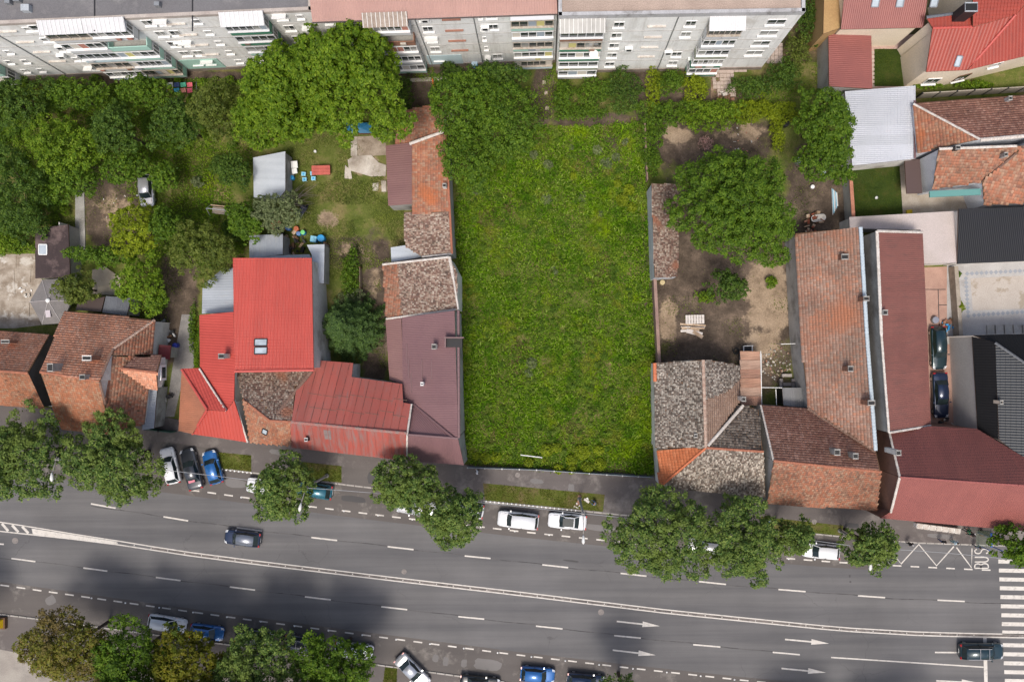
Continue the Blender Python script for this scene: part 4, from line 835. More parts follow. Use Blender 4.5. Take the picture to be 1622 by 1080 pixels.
def section(label, x0, y0, x1, y1, h, roofkind):
    a = W(x0, y0); b = W(x1, y1); base = (a+b)/2; root = empty('apartment_block', base); tag(root, label, 'apartment block')
    d = (b-a).normalized(); n = Vector((d.y, -d.x, 0)); Lw = (b-a).length; dep = 12.0; rz = math.atan2(d.y, d.x)
    mb = MB(base); q = [a, b, b-n*dep, a-n*dep]; mb.prism([(p.x, p.y) for p in q], -.1, h-.25); mb.build('wall', BLKW, root)
    pl = MB(base)
    m_ = (a+b)/2+n*.03; pl.box((m_.x, m_.y, .35), (Lw, .12, .8), rz); pl.build('plinth', mat('brownish_plinth', (.30, .25, .22), (.22, .18, .15), s=.8), root)
    for i in range(1, 5):
        sb = MB(base); sb.box((m_.x, m_.y, .9+i*FH-.1), (Lw-.1, .07, .025), rz); sb.build('panel_joint', mat('panel_joint', (.38, .37, .35)), root)
    rt = MB(base)
    if roofkind == 'pitch':
        e = .55; z0, z1 = h-.1, h+2.2; P0 = [a+n*e, b+n*e, b-n*(dep/2), a-n*(dep/2), b-n*(dep+e), a-n*(dep+e)]
        rt.add([Vector((P0[0].x, P0[0].y, z0)), Vector((P0[1].x, P0[1].y, z0)), Vector((P0[2].x, P0[2].y, z1)), Vector((P0[3].x, P0[3].y, z1)), Vector((P0[4].x, P0[4].y, z0)), Vector((P0[5].x, P0[5].y, z0))], [(0, 1, 2, 3), (3, 2, 4, 5), (0, 3, 5), (1, 4, 2)])
        rf = rt.build('roof', PINKR, root)
        def inv(p): return (NX+p.x/(H-p.z)*F, NY-p.y/(H-p.z)*F, p.z)
        f = Facet([inv(Vector((P0[0].x, P0[0].y, z0))), inv(Vector((P0[1].x, P0[1].y, z0))), inv(Vector((P0[2].x, P0[2].y, z1))), inv(Vector((P0[3].x, P0[3].y, z1)))], 'rows', PINKR, dir=(n.x, n.y))
        cover_rows(f, PINKR, rf, base, .42, .045)
        gb = MB(base); gb.tube([Vector((P0[0].x, P0[0].y, z0-.05))+n*.06, Vector((P0[1].x, P0[1].y, z0-.05))+n*.06], .07, 6); gb.build('gutter', plain('brown_gutter', (.09, .07, .065), .5), rf)
    else:
        pp = [a-n*.3, b-n*.3, b-n*(dep-.3), a-n*(dep-.3)]
        rt.prism([(p.x, p.y) for p in pp], h-.5, h-.2); rf = rt.build('roof', BITU if roofkind == 'bitumen' else GRAVR, root)
        pb = MB(base)
        for s_, e_, tn in ((a, b, n), (b, b-n*dep, d), (a-n*dep, a, -d)):
            mm = (s_+e_)/2+tn*.02-(tn*.16); L2 = (e_-s_).length; pb.box((mm.x, mm.y, h-.35), (L2+.1, .34, .8 if roofkind != 'bitumen' else .5), math.atan2((e_-s_).y, (e_-s_).x))
        pb.build('parapet', mat('grey_parapet', (.45, .45, .46), (.36, .355, .36), s=.5, third=(.2, .19, .18), third_s=.8) if roofkind != 'bitumen' else mat('tan_parapet', (.45, .40, .36), (.36, .31, .28), s=.5), rf)
    S_ = dict(root=root, a=a, b=b, d=d, n=n, rz=rz, base=base, h=h, roof=rf); return S_
def tpx(S_, x):     # metre position along facade whose foot shows at photo column x
    k = (x-NX)/F*H; return (k-S_['a'].x)/S_['d'].x
def bwin(S_, x, fl, w=1.3, z=1.0, hh=1.3, panes=2, sm=None, awn=False, glass=GLASS):
    t = tpx(S_, x); z0 = .9+fl*FH+z; o = win(S_['root'], S_['base'], S_['a'], S_['b'], t, w, z0, z0+hh, .03, panes=panes, sillm=sm, glass=glass)
    if awn:
        p = S_['a']+S_['d']*t+S_['n']*.3; mb = MB(S_['base']); mb.box((p.x, p.y, z0+hh+.1), (w+.3, .6, .06), M=Matrix.Rotation(S_['rz'], 3, 'Z')@Matrix.Rotation(-.4, 3, 'X')); mb.build('window_awning', WHITEP, o)
def balc(S_, x0, x1, cols, dep=1.05, canopy=True, nw=5, open_=(), f0=0, canm=None):
    t0, t1 = tpx(S_, x0), tpx(S_, x1); w = t1-t0; rz = S_['rz']; c = S_['a']+S_['d']*(t0+t1)/2+S_['n']*(dep/2); n = S_['n']; d = S_['d']; base = S_['base']
    for fl in range(f0, 5):
        z = .9+fl*FH; col = cols[fl % len(cols)]; nw = random.choice([4, 5, 5, 6]); frm = random.choice([WHITEPVC, WHITEPVC, WHITEPVC, LGREY, FRB]); sl = MB(base); sl.box((c.x, c.y, z-.07), (w, dep, .16), rz); bo = sl.build('balcony', CONC, S_['root'])
        pn = MB(base); q = c+n*(dep/2-.05); pn.box((q.x, q.y, z+.52), (w, .09, 1.0), rz)
        for s_ in (-1, 1): q = c+d*s_*(w/2-.045); pn.box((q.x, q.y, z+.52), (.09, dep-.1, 1.0), rz)
        pn.build('balcony_panel', col, bo)
        if fl in open_: continue
        fr = MB(base); th = .09; z1, z2 = z+1.06, z+2.42; q = c+n*(dep/2-.06)
        fr.box((q.x, q.y, z1), (w+.04, .14, .12), rz); fr.box((q.x, q.y, z2), (w+.04, .14, .12), rz); 
        for i in range(nw+1):
            p = q+d*(-w/2+th/2+(w-th)*i/nw); fr.box((p.x, p.y, (z1+z2)/2), (th, .11, z2-z1-.1), rz)
        for s_ in (-1, 1):
            p = c+d*s_*(w/2-.05)
            for zz in (z1, z2): fr.box((p.x, p.y, zz), (.09, dep-.15, .1), rz)
            for o_ in (-.3, 0.1): pp = p+n*o_*dep; fr.box((pp.x, pp.y, (z1+z2)/2), (.08, .08, z2-z1-.1), rz)
        ls = q+n*.12; fr.box((ls.x, ls.y, z1-.02), (w+.05, .24, .05), rz)
        fr.build('balcony_glazing', frm, bo)
        for i in range(nw):
            p = q+d*(-w/2+th/2+(w-th)*(i+.5)/nw); g_ = MB(base); g_.box((p.x, p.y, (z1+z2)/2), ((w-th)/nw-th*.8, .04, z2-z1-.1), rz); g_.build('pane', random.choice([GLASS, GLASS, GLASS2, GLASS, GLASS, random.choice(CURT)]), bo)
        for s_ in (-1, 1):
            g_ = MB(base); p = c+d*s_*(w/2-.05); g_.box((p.x, p.y, (z1+z2)/2), (.03, dep-.3, z2-z1-.1), rz); g_.build('pane', GLASS, bo)
        cb = MB(base); cb.box((c.x, c.y, z2+.2), (w+.02, dep, .06), rz); cb.build('balcony_ceiling', LGREY, bo)
    for k in range(3):
        fl = random.randrange(1, 5); q = c+d*random.uniform(-w/2+.3, w/2-.4)+n*(dep/2+.12); mb = MB(base); mb.box((q.x, q.y, .9+fl*FH+.75), (random.uniform(.4, .9), .12, random.uniform(.3, .6)), rz); mb.build('balcony_laundry' if k else 'flower_box', random.choice(CURT+[LGREY, BRICK]), S_['root'])
    if canopy:
        z = .9+5*FH-.05; f0_ = S_['a']+S_['d']*t0; f1_ = S_['a']+S_['d']*t1; e = n*(dep+.25)
        mb = MB(base); mb.add([Vector((f0_.x, f0_.y, z+.45))-d*.1, Vector((f1_.x, f1_.y, z+.45))+d*.1, Vector((f1_.x, f1_.y, z))+d*.1+e, Vector((f0_.x, f0_.y, z))-d*.1+e], [(0, 3, 2, 1)]); o = mb.build('balcony_canopy', canm or CANOPY, S_['root']); o.modifiers.new('t', 'SOLIDIFY').thickness = .06
        k = int(w/.42)
        for i in range(k+1):
            p = S_['a']+d*(t0+w*i/k)+n*((dep+.25)/2); rb = MB(base); rb.box((p.x, p.y, z+.27), (.04, dep+.32, .05), M=Matrix.Rotation(rz, 3, 'Z')@Matrix.Rotation(math.atan2(.45, dep+.25), 3, 'X')); rb.build('canopy_rib', WHITEP, o)
SA = section('long apartment block section with dark grey bitumen roof, far left', -120, 131, 551.5, 101, 14.9, 'bitumen')
SB = section('middle apartment block section with pink pitched metal roof', 552, 109.5, 879, 98.5, 14.8, 'pitch')
SCn = section('right apartment block section with brown gravel roof and grey parapet', 881, 115, 1204.5, 109.5, 15.9, 'gravel')
balc(SA, 188, 245, [ICE, LGREY, ICE, LGREY, LGREY]); balc(SA, 245.5, 301, [MINT, MINT, MINT, MINT, LGREY], open_=(3,))
balc(SA, -16, 42, [LGREY, MINT, LGREY, LGREY, LGREY]); balc(SA, 430, 486, [ICE, LGREY, MINT, GREENP, GREENP], canm=CANOPY)
balc(SB, 620, 678, [MINT, LGREY, LGREY, BRICK, LGREY], open_=(3,), canm=mat('brown_canopy', (.36, .30, .25), (.28, .22, .18), s=2)); balc(SB, 816, 874, [ICE, LGREY, MINT, LGREY, MINT], canopy=False)
balc(SCn, 883, 942, [LGREY, OLIVE, GREENP, GREENP, BRICK], canm=GLASS2); balc(SCn, 1083, 1129, [GREENP, GREENP, OLIVE, LGREY, LGREY], canm=CANOPY, nw=5)
for fl in range(5):
    for S_, xs in ((SA, [(60, .7), (84, .7), (102, .0), (160, .7), (172, .9), (325, 1.1), (345, 1.1), (390, .8), (505, 1.1), (530, .7)]), (SB, [(570, 1.0), (592, .7), (699, 1.1), (720, .0), (790, 1.1), (775, .4)]), (SCn, [(963, 1.1), (1060, 1.1), (1150, .0), (1176, 1.9)])):
        for x, w in xs:
            if w > 0 and random.random() < .93: bwin(S_, x, fl, w, 1.0, 1.2 if w > .8 else .8, 2 if w > .9 else 1, awn=random.random() < .12, glass=random.choice([GLASS, GLASS2]))
# red brown ledges, wall boxes
LEDGE = mat('red_brown_ledge', (.33, .16, .11), (.25, .12, .09), s=3); PALE = mat('pale_ledge', (.6, .57, .52), (.45, .4, .35), s=2)
for S_, x, m in ((SB, 735, LEDGE), (SCn, 1015, PALE), (SA, 130, PALE), (SA, 360, PALE)):
    for fl in range(1, 5):
        t = tpx(S_, x); p = S_['a']+S_['d']*t+S_['n']*.1; mb = MB(S_['base']); mb.box((p.x, p.y, .9+fl*FH+1.1), (1.9, .2, .1), S_['rz']); mb.build('ledge', m, S_['root'])
for S_, x in ((SB, 686, ), (SB, 765.6), (SA, 110), (SCn, 1040)):
    t = tpx(S_, x); p = S_['a']+S_['d']*t+S_['n']*.06; mb = MB(S_['base']); mb.tube([(p.x, p.y, 0), (p.x, p.y, S_['h']-.6)], .06, 6); mb.build('downpipe', STEEL, S_['root'])
for S_, x, z in ((SA, 150, 6.5), (SA, 168, 9), (SB, 700, 13.5), (SCn, 1045, 6.3), (SCn, 985, 7.5), (SB, 779, 11), (SA, 335, 8.5), (SCn, 1085, 4)):
    t = tpx(S_, x); p = S_['a']+S_['d']*t+S_['n']*.22; mb = MB(S_['base']); mb.box((p.x, p.y, z), (.85, .36, .6), S_['rz']); o = mb.build('air_conditioner', WHITEP, S_['root']); g_ = MB(S_['base']); q = p+S_['n']*.185; g_.box((q.x, q.y, z), (.5, .02, .45), S_['rz']); g_.build('fan_grille', DARKM, o)
# painted patches (mint ground floor render), satellite dish, roof bits
for S_, x0, x1, m in ((SA, 303, 362, MINT), (SB, 682, 735, ICE)):
    a_ = S_['a']+S_['d']*tpx(S_, x0); b_ = S_['a']+S_['d']*tpx(S_, x1); mm = (a_+b_)/2+S_['n']*.04; mb = MB(S_['base']); mb.box((mm.x, mm.y, 2.1), ((b_-a_).length, .1, 2.7), S_['rz']); mb.build('painted_render', m, S_['root'])
t = tpx(SCn, 932); p = SCn['a']+SCn['d']*t+SCn['n']*1.5; mb = MB(SCn['base']); mb.lathe((p.x, p.y, 9.4), [(.02, 0), (.3, .06), (.5, .2)], 14); mb.build('satellite_dish', WHITEP, SCn['root'])
for x, y, s_ in ((42, 14, .8), (14, 4, .5), (250, 8, .5), (28, 0, .6)):
    p = W(x, y, 15); mb = MB(SA['base']); mb.box((p.x, p.y, 14.95), (s_, s_*.8, .7)); mb.build('roof_vent', STEEL if s_ < .7 else GALV, SA['roof'])
for x in (150, 305): 
    p = W(x, 10, 14.7); mb = MB(SA['base']); mb.box((p.x, p.y, 14.72), (.12, 5, .05)); mb.build('felt_joint', DARKM, SA['roof'])
# ================================================================ yards: ground patches, walls, paths
def yardground():
    """one ground sheet for lot, gardens and yards; where earth is bare or sandy is stored per vertex and broken up by noise"""
    st = .36; x0, y0 = W(-60, 725).x, W(0, 735).y; x1, y1 = W(1700, 0).x, W(0, 95).y
    nx, ny = int((x1-x0)/st)+1, int((y1-y0)/st)+1; X, Y = np.meshgrid(x0+np.arange(nx)*st, y0+np.arange(ny)*st)
    Z = -.012+.0*X; V = np.stack([X, Y, Z], -1).reshape(-1, 3); I = np.arange(nx*ny).reshape(ny, nx)
    Fq = np.stack([I[:-1, :-1], I[:-1, 1:], I[1:, 1:], I[1:, :-1]], -1).reshape(-1, 4)
    me = mesh_np('yard_ground', V, Fq); px = NX+V[:, 0]*F/H; py = NY-V[:, 1]*F/H
    def blobs(L):
        a = np.zeros(len(px))
        for cx_, cy_, rx, ry, s_ in L: d = np.sqrt(((px-cx_)/rx)**2+((py-cy_)/ry)**2); a = np.maximum(a, s_*np.clip(1.7-d*1.0, 0, 1.2))
        return a
    sand = blobs([(1215, 470, 34, 55, 1), (1058, 508, 14, 30, 1), (1205, 548, 30, 26, .9), (1072, 212, 30, 20, .8), (1178, 210, 40, 22, .6), (1225, 440, 22, 24, 1), (560, 395, 40, 14, .6), (520, 350, 22, 16, .7), (575, 258, 26, 22, .7), (608, 295, 14, 14, .6), (180, 330, 34, 44, .55), (590, 455, 12, 34, .6)])
    bare = blobs([(1150, 450, 110, 170, 1), (1300, 310, 48, 70, 1), (1100, 215, 110, 40, .95), (180, 330, 42, 56, 1), (285, 440, 24, 66, 1), (655, 130, 36, 40, 1), (860, 150, 16, 42, 1), (592, 500, 22, 100, 1), (1010, 128, 16, 40, .9), (1095, 152, 90, 10, .9), (262, 530, 20, 50, 1), (560, 400, 60, 26, .7), (700, 115, 70, 12, .9), (60, 130, 200, 8, .9), (250, 122, 200, 8, .9), (940, 190, 70, 9, .9), (815, 322, 9, 10, .9), (985, 220, 26, 20, .5), (840, 215, 22, 14, .45), (930, 265, 26, 18, .4), (820, 570, 9, 16, .5), (905, 690, 14, 12, .4)])
    for nm, a in (('sand', sand), ('bare', bare)):
        at = me.attributes.new(nm, 'FLOAT', 'POINT'); at.data.foreach_set('value', a.astype(np.float32))
    m, N, L, B = newmat('yard_earth'); P = pos(N).outputs['Position']
    def attr(n_): q = N.new('ShaderNodeAttribute'); q.attribute_name = n_; return q.outputs['Fac']
    nA = noise(N, L, P, .45, 7, .7); nB = noise(N, L, P, 1.6, 5, .7)
    weedy = ramp(N, L, noise(N, L, P, .35, 7, .68), [(.35, (.065, .09, .016)), (.5, (.11, .13, .03)), (.66, (.21, .17, .075))])
    earth = ramp(N, L, noise(N, L, P, .4, 7, .7), [(.36, (.055, .042, .032)), (.52, (.10, .076, .057)), (.72, (.21, .155, .115))])
    sandc = ramp(N, L, noise(N, L, P, .5, 7, .7), [(.33, (.17, .125, .085)), (.5, (.30, .225, .155)), (.7, (.37, .285, .20))])
    kb = mapr(N, L, math_(N, L, 'ADD', attr('bare'), math_(N, L, 'MULTIPLY', math_(N, L, 'SUBTRACT', nA, .5), 1.5)), .38, .62)
    ks = mapr(N, L, math_(N, L, 'ADD', attr('sand'), math_(N, L, 'MULTIPLY', math_(N, L, 'SUBTRACT', nA, .5), 2.2)), .54, .76)
    base = mix(N, L, ks, mix(N, L, kb, weedy, earth), sandc)
    base = mix(N, L, 1.0, base, ramp(N, L, noise(N, L, P, 6, 4, .75), [(.25, (.66,)*3), (.75, (1.28,)*3)]), 'MULTIPLY')
    vo = N.new('ShaderNodeTexVoronoi'); vo.inputs['Scale'].default_value = 2.2; L.new(P, vo.inputs['Vector'])
    base = mix(N, L, mapr(N, L, vo.outputs['Distance'], .05, .09, .4, 0), base, (.42, .36, .29))
    L.new(base, B.inputs['Base Color']); B.inputs['Roughness'].default_value = .95; B.inputs['Specular IOR Level'].default_value = .12; bump(N, L, B, nB, .12)
    tag(link('yard_ground', me, m), kind='structure')
def blob(cx, cy, rx, ry, n=26, seed=0, j=.28):
    r = random.Random(seed); ph = [r.uniform(0, 6.28) for _ in range(4)]
    return [(cx+rx*(1+j*(math.sin(2*a+ph[0])*.5+math.sin(3*a+ph[1])*.35+math.sin(5*a+ph[2])*.3))*math.cos(a), cy+ry*(1+j*(math.sin(2*a+ph[1])*.5+math.sin(4*a+ph[3])*.4))*math.sin(a)) for a in [2*math.pi*i/n for i in range(n)]]
yardground()
LAWN2 = LAWN
v1 = [(1385, 78), (1432, 78), (1433, 137), (1383, 137)]; v2 = [(1342, 266), (1425, 262), (1430, 340), (1344, 345)]
sheet('walled_lawn', v1, .01, LAWN2); sheet('walled_lawn', v2, .01, LAWN2)
PATIO = mat('pinkish_paving', (.46, .33, .28), (.40, .28, .24), s=1.2)
sheet('yard_paving', [(1376, 57), (1450, 55), (1455, 140), (1376, 142)], .003, PATIO)
sheet('yard_paving', [(1425, 255), (1475, 250), (1560, 310), (1560, 335), (1425, 345)], .003, mat('old_cement', (.42, .37, .31), (.33, .28, .22), s=.6))
# tiled patio with a patterned border
pat = sheet('patio', [(1500, 416), (1700, 408), (1700, 540), (1500, 545)], .004, mat('grey_patio', (.42, .41, .40), (.36, .35, .34), s=.5, third=(.28, .27, .26)))
sheet('patio_field', [(1537, 441), (1700, 432), (1700, 486), (1541, 492)], .010, mat('beige_patio', (.45, .405, .36), (.41, .365, .32), s=.4, third=(.33, .28, .22), third_s=.22, third_lo=.56, third_hi=.6), pat)
tl_ = None
BT = plain('blue_grey_tile', (.25, .27, .30), .6)
def btile(x, y):
    global tl_
    if tl_ is None:
        mb = MB(); mb.prism([(0, -.27), (.27, 0), (0, .27), (-.27, 0)], 0, .012); tl_ = mb.build('border_tile', BT, pat); o = tl_
    else: o = link('border_tile', tl_.data, None, pat)
    o.location = W(x, y, .005)
for i in range(13): btile(1532+i*7.6, 433.5-i*.4)
for i in range(10): btile(1530+i*.4, 441+i*6.6)
for i in range(11): btile(1543+i*7.6, 499-i*.5)
for i in range(5):      # steps below the patio
    slab('patio_step', [(1562+i*13, 515), (1574+i*13, 514.5), (1575+i*13, 531), (1563+i*13, 531)], 0, .15+.16*i, [CONC, GREYPL][i % 2], pat)
# herringbone lane with two dark cars
lane = sheet('lane', [(1462, 424), (1500, 422), (1506, 530), (1512, 700), (1470, 700)], .003, mat('brick_paving', (.44, .28, .22), (.37, .23, .18), s=1.0, s2=14, amt=.4))
for x0, y0, x1, y1 in ((1465, 458.5, 1498, 458.5), (1486, 459, 1488, 530), (1487, 483, 1500, 483)):
    a = W(x0, y0, .008); b = W(x1, y1, .008); d = b-a; mb = MB(); mb.box((a+b)/2, (d.length, .08, .01), math.atan2(d.y, d.x)); mb.build('paving_joint', DARKM, lane)
YARDC = mat('patched_cement', (.42, .365, .30), (.25, .20, .15), s=.8, third=(.52, .48, .42), third_s=.6, third_lo=.55, third_hi=.62)
# concrete bits on the left
cy = sheet('concrete_yard', [(-80, 405), (55, 402), (57, 436), (70, 445), (64, 515), (22, 520), (-80, 520)], .004, YARDC)
for i, (x, y, w_, h_) in enumerate(((14, 415, 24, 20), (40, 415, 22, 20), (12, 437, 22, 20), (37, 437, 24, 20), (12, 458, 24, 18), (36, 490, 22, 22))):
    mb = MB(); p = W(x, y); mb.box((p.x, p.y, .02+.006*i), (w_*.0735, h_*.0735, .05), random.uniform(-.05, .05)); mb.build('concrete_slab', YARDC, cy)
pth = slab('garden_path', [(120, 303), (134, 300), (136, 395), (120, 396)], -.05, .12, CONC, kind=None); tag(pth, kind='structure')
slab('concrete_pad', [(147, 428), (165, 421), (192, 440), (190, 468), (147, 466)], -.05, .16, mat('beige_slab', (.42, .37, .29), (.36, .31, .24), s=1, s2=12), kind='structure')
slab('gravel_path', [(288, 498), (308, 498), (308, 590), (290, 600), (276, 660), (262, 660), (272, 590)], -.05, .02, mat('grey_gravel', (.27, .255, .24), (.21, .2, .19), s=1, s2=16, amt=.5), kind='structure')
old = slab('old_slab', [(556, 217), (611, 215), (612, 246), (558, 249)], -.05, .05, mat('broken_cement', (.36, .30, .235), (.24, .19, .14), s=.8, third=(.12, .09, .06), third_s=.7))
for i, pl_ in enumerate(([(556, 217), (566, 217), (566, 248), (556, 248)], [(551, 254), (560, 248), (588, 246), (600, 258), (612, 262), (611, 279), (588, 280), (553, 270)], [(547, 262), (556, 270), (558, 284), (546, 283)], [(590, 291), (600, 290), (599, 302), (591, 303)], [(604, 287), (612, 287), (612, 304), (605, 304)])):
    slab('slab_piece', pl_, -.05, .10+.01*i, CONCL, old)
# slab paths by the block
SLABM = mat('pinkish_slab', (.50, .41, .36), (.42, .34, .29), s=1.5)
sp_ = sheet('slab_path', [(1126, 112), (1160, 112), (1170, 156), (1126, 156)], .0, SOILB)
sq = None
for iy in range(7):
    for ix in range(6):
        if random.random() < .1 or (iy > 4 and ix < 1): continue
        if sq is None:
            mb = MB(); mb.box((0, 0, .03), (.40, .40, .08)); sq = mb.build('paving_slab', SLABM, sp_); o = sq
        else: o = link('paving_slab', sq.data, None, sp_)
        o.location = W(1130+ix*5.8+iy*.6, 114+iy*6.1)+Vector((0, 0, random.uniform(-.02, .01))); o.rotation_euler = (random.uniform(-.03, .03), random.uniform(-.03, .03), random.uniform(-.06, .06))
for ix in range(4):
    for iy in range(5):
        o = link('paving_slab', sq.data, None, sp_); o.location = W(1217+ix*6.5, 72+iy*6.5)+Vector((0, 0, random.uniform(-.02, .01))); o.scale = (1.1, 1.1, 1); o.rotation_euler[2] = random.uniform(-.05, .05)
for ix in range(7):
    o = link('paving_slab', sq.data, None, sp_); o.location = W(1140+ix*6.6, 113.2-ix*.1); o.scale = (1.15, .7, 1)
for px, py in ((862, 131), (864.5, 147.5), (866.5, 171.5)):
    o = link('stepping_stone', sq.data, None, ground); o.location = W(px, py)
for i in range(9):
    o = link('stepping_stone', sq.data, None, ground); o.location = W(1382.5, 84+i*6.6); o.scale = (.8, .8, 1)
kb = MB(); a, b = W(643, 128), W(714, 125); kb.box((a+b)/2+Vector((0, 0, .06)), ((b-a).length, .4, .14), math.atan2((b-a).y, (b-a).x)); tag(kb.build('garden_kerb', CONCL), kind='structure')

# ---------------------------------------------------------------- walls and fences
def wallseg(name, label, pts, h, th, m, coping=None, cm=None, cat='wall', panels=None):
    base = W(*pts[0]); root = empty(name, base); tag(root, label, cat)
    for (p, q) in zip(pts[:-1], pts[1:]):
        a, b = W(*p), W(*q); d = b-a; rz = math.atan2(d.y, d.x)
        if panels:
            n = max(1, round(d.length/panels)); dn = d.normalized()
            for i in range(n):
                c = a+d*((i+.5)/n); mb = MB(base); mb.box((c.x, c.y, h/2), (d.length/n-.14, th, h), rz); mb.build('panel', m, root)
                c = a+d*(i/n); mb = MB(base); mb.box((c.x, c.y, (h+.1)/2), (.13, th+.1, h+.1), rz); mb.build('post', cm or CONC, root)
        else:
            c = (a+b)/2; mb = MB(base); mb.box((c.x, c.y, h/2), (d.length+th*.5, th, h), rz); mb.build('wall_body', m, root)
        if coping:
            c = (a+b)/2; mb = MB(base); mb.box((c.x, c.y, h+.04), (d.length+.1, th+coping, .09), rz); mb.build('coping', cm or CONC, root)
    return root
PINKW = mat('pink_brown_wall', (.30, .20, .165), (.24, .155, .13), s=.8)
wallseg('boundary_wall', 'pinkish brown lot wall south of the lichen tiled shed', [(1033.5, 442), (1040.5, 575)], 2.0, .28, PINKW, .08, PINKW)
wallseg('garden_wall', 'low ruined wall at the north end of the lot by the shed', [(1019, 190), (1023.5, 288)], 1.2, .16, PINKW)
wallseg('lot_fence', 'low blue grey sheet fence between lot and pavement', [(742, 738.5), (850, 742), (960, 749.5), (1034, 754)], 1.1, .06, plain('blue_grey_sheet', (.22, .25, .29), .5), None, STEEL, 'fence', panels=2.0)
wallseg('garden_wall', 'grey panel wall with orange coping beside the walled lawn', [(1336, 287), (1341, 362)], 2.2, .3, CONC, .1, mat('orange_coping', (.45, .2, .13), (.38, .16, .1), s=2))
wallseg('concrete_fence', 'concrete panel fence below the villa hedge', [(1449, 156), (1530, 151), (1660, 143)], 1.9, .1, mat('fence_concrete', (.40, .36, .30), (.33, .29, .24), s=.8), None, DARKM, 'fence', panels=2.1)
wallseg('yard_wall', 'weathered block wall between lane and patio', [(1505, 425), (1513, 535)], 1.4, .45, mat('block_wall', (.36, .31, .25), (.28, .24, .19), s=.9, third=(.18, .15, .12)), .0)
wallseg('garden_wall', 'white edging wall beside the dark tar shed', [(110, 357), (113, 440)], 2.0, .12, PLASTER)
wallseg('yard_wall', 'dark wall between the annex and the shady garden', [(449, 362), (449, 403)], 2.4, .2, DARKM)
wallseg('timber_fence', 'grey board fence right of the zinc annex', [(521, 388), (517, 448)], 1.9, .08, mat('grey_boards', (.28, .26, .24), (.2, .185, .17), s=2), None, WOODB, 'fence', panels=1.2)
wallseg('garden_fence', 'thin post fence below the conifer along the dirt drive', [(573, 425), (574, 520)], 1.1, .05, mat('rail_wood', (.3, .24, .18)), None, WOODB, 'fence', panels=2.2)
wallseg('villa_wall', 'low grey wall right of the small villa lawn', [(1437, 70), (1440, 132)], .8, .25, CONC)
wallseg('green_gate', 'green metal gate closing the narrow yard', [(240, 678), (282, 683)], 1.6, .06, plain('green_gate', (.03, .1, .075), .5), None, DARKM, 'gate', panels=1.4)
# ================================================================ plants
BARK = mat('bark', (.12, .09, .07), (.08, .06, .045), s=3, s2=20)
L_BRIGHT = leafmat('bright_leaves', [(0.072, 0.150, 0.005), (0.111, 0.202, 0.009), (0.150, 0.247, 0.014), (0.195, 0.293, 0.019)])
L_MID = leafmat('mid_green_leaves', [(0.048, 0.110, 0.007), (0.076, 0.153, 0.010), (0.109, 0.197, 0.014), (0.137, 0.226, 0.018)])
L_DARK = leafmat('dark_green_leaves', [(0.034, 0.078, 0.010), (0.055, 0.115, 0.014), (0.081, 0.150, 0.019), (0.111, 0.185, 0.025)])
L_STREET = leafmat('street_tree_leaves', [(0.048, 0.102, 0.020), (0.074, 0.140, 0.029), (0.114, 0.184, 0.035), (0.186, 0.253, 0.060)], (0.138, 0.194, 0.035), .25)
L_YEL = leafmat('yellow_green_leaves', [(0.135, 0.194, 0.006), (0.194, 0.261, 0.008), (0.254, 0.314, 0.014)])
L_OLIVE = leafmat('olive_leaves', [(0.079, 0.118, 0.017), (0.114, 0.156, 0.024), (0.151, 0.187, 0.034)])
L_GREYG = leafmat('grey_green_leaves', [(.11, .15, .06), (.15, .19, .085), (.20, .24, .12)])
L_AUT = leafmat('turning_leaves', [(.15, .165, .010), (.20, .19, .014), (.11, .145, .010), (.17, .15, .014)], (.08, .125, .012))
L_RUST = leafmat('rusty_turning_leaves', [(.17, .18, .025), (.21, .20, .035), (.13, .165, .02), (.19, .15, .035)], (.17, .13, .04))
L_CONI = leafmat('conifer_needles', [(0.024, 0.057, 0.012), (0.042, 0.088, 0.016), (0.070, 0.127, 0.023)], None, .1)
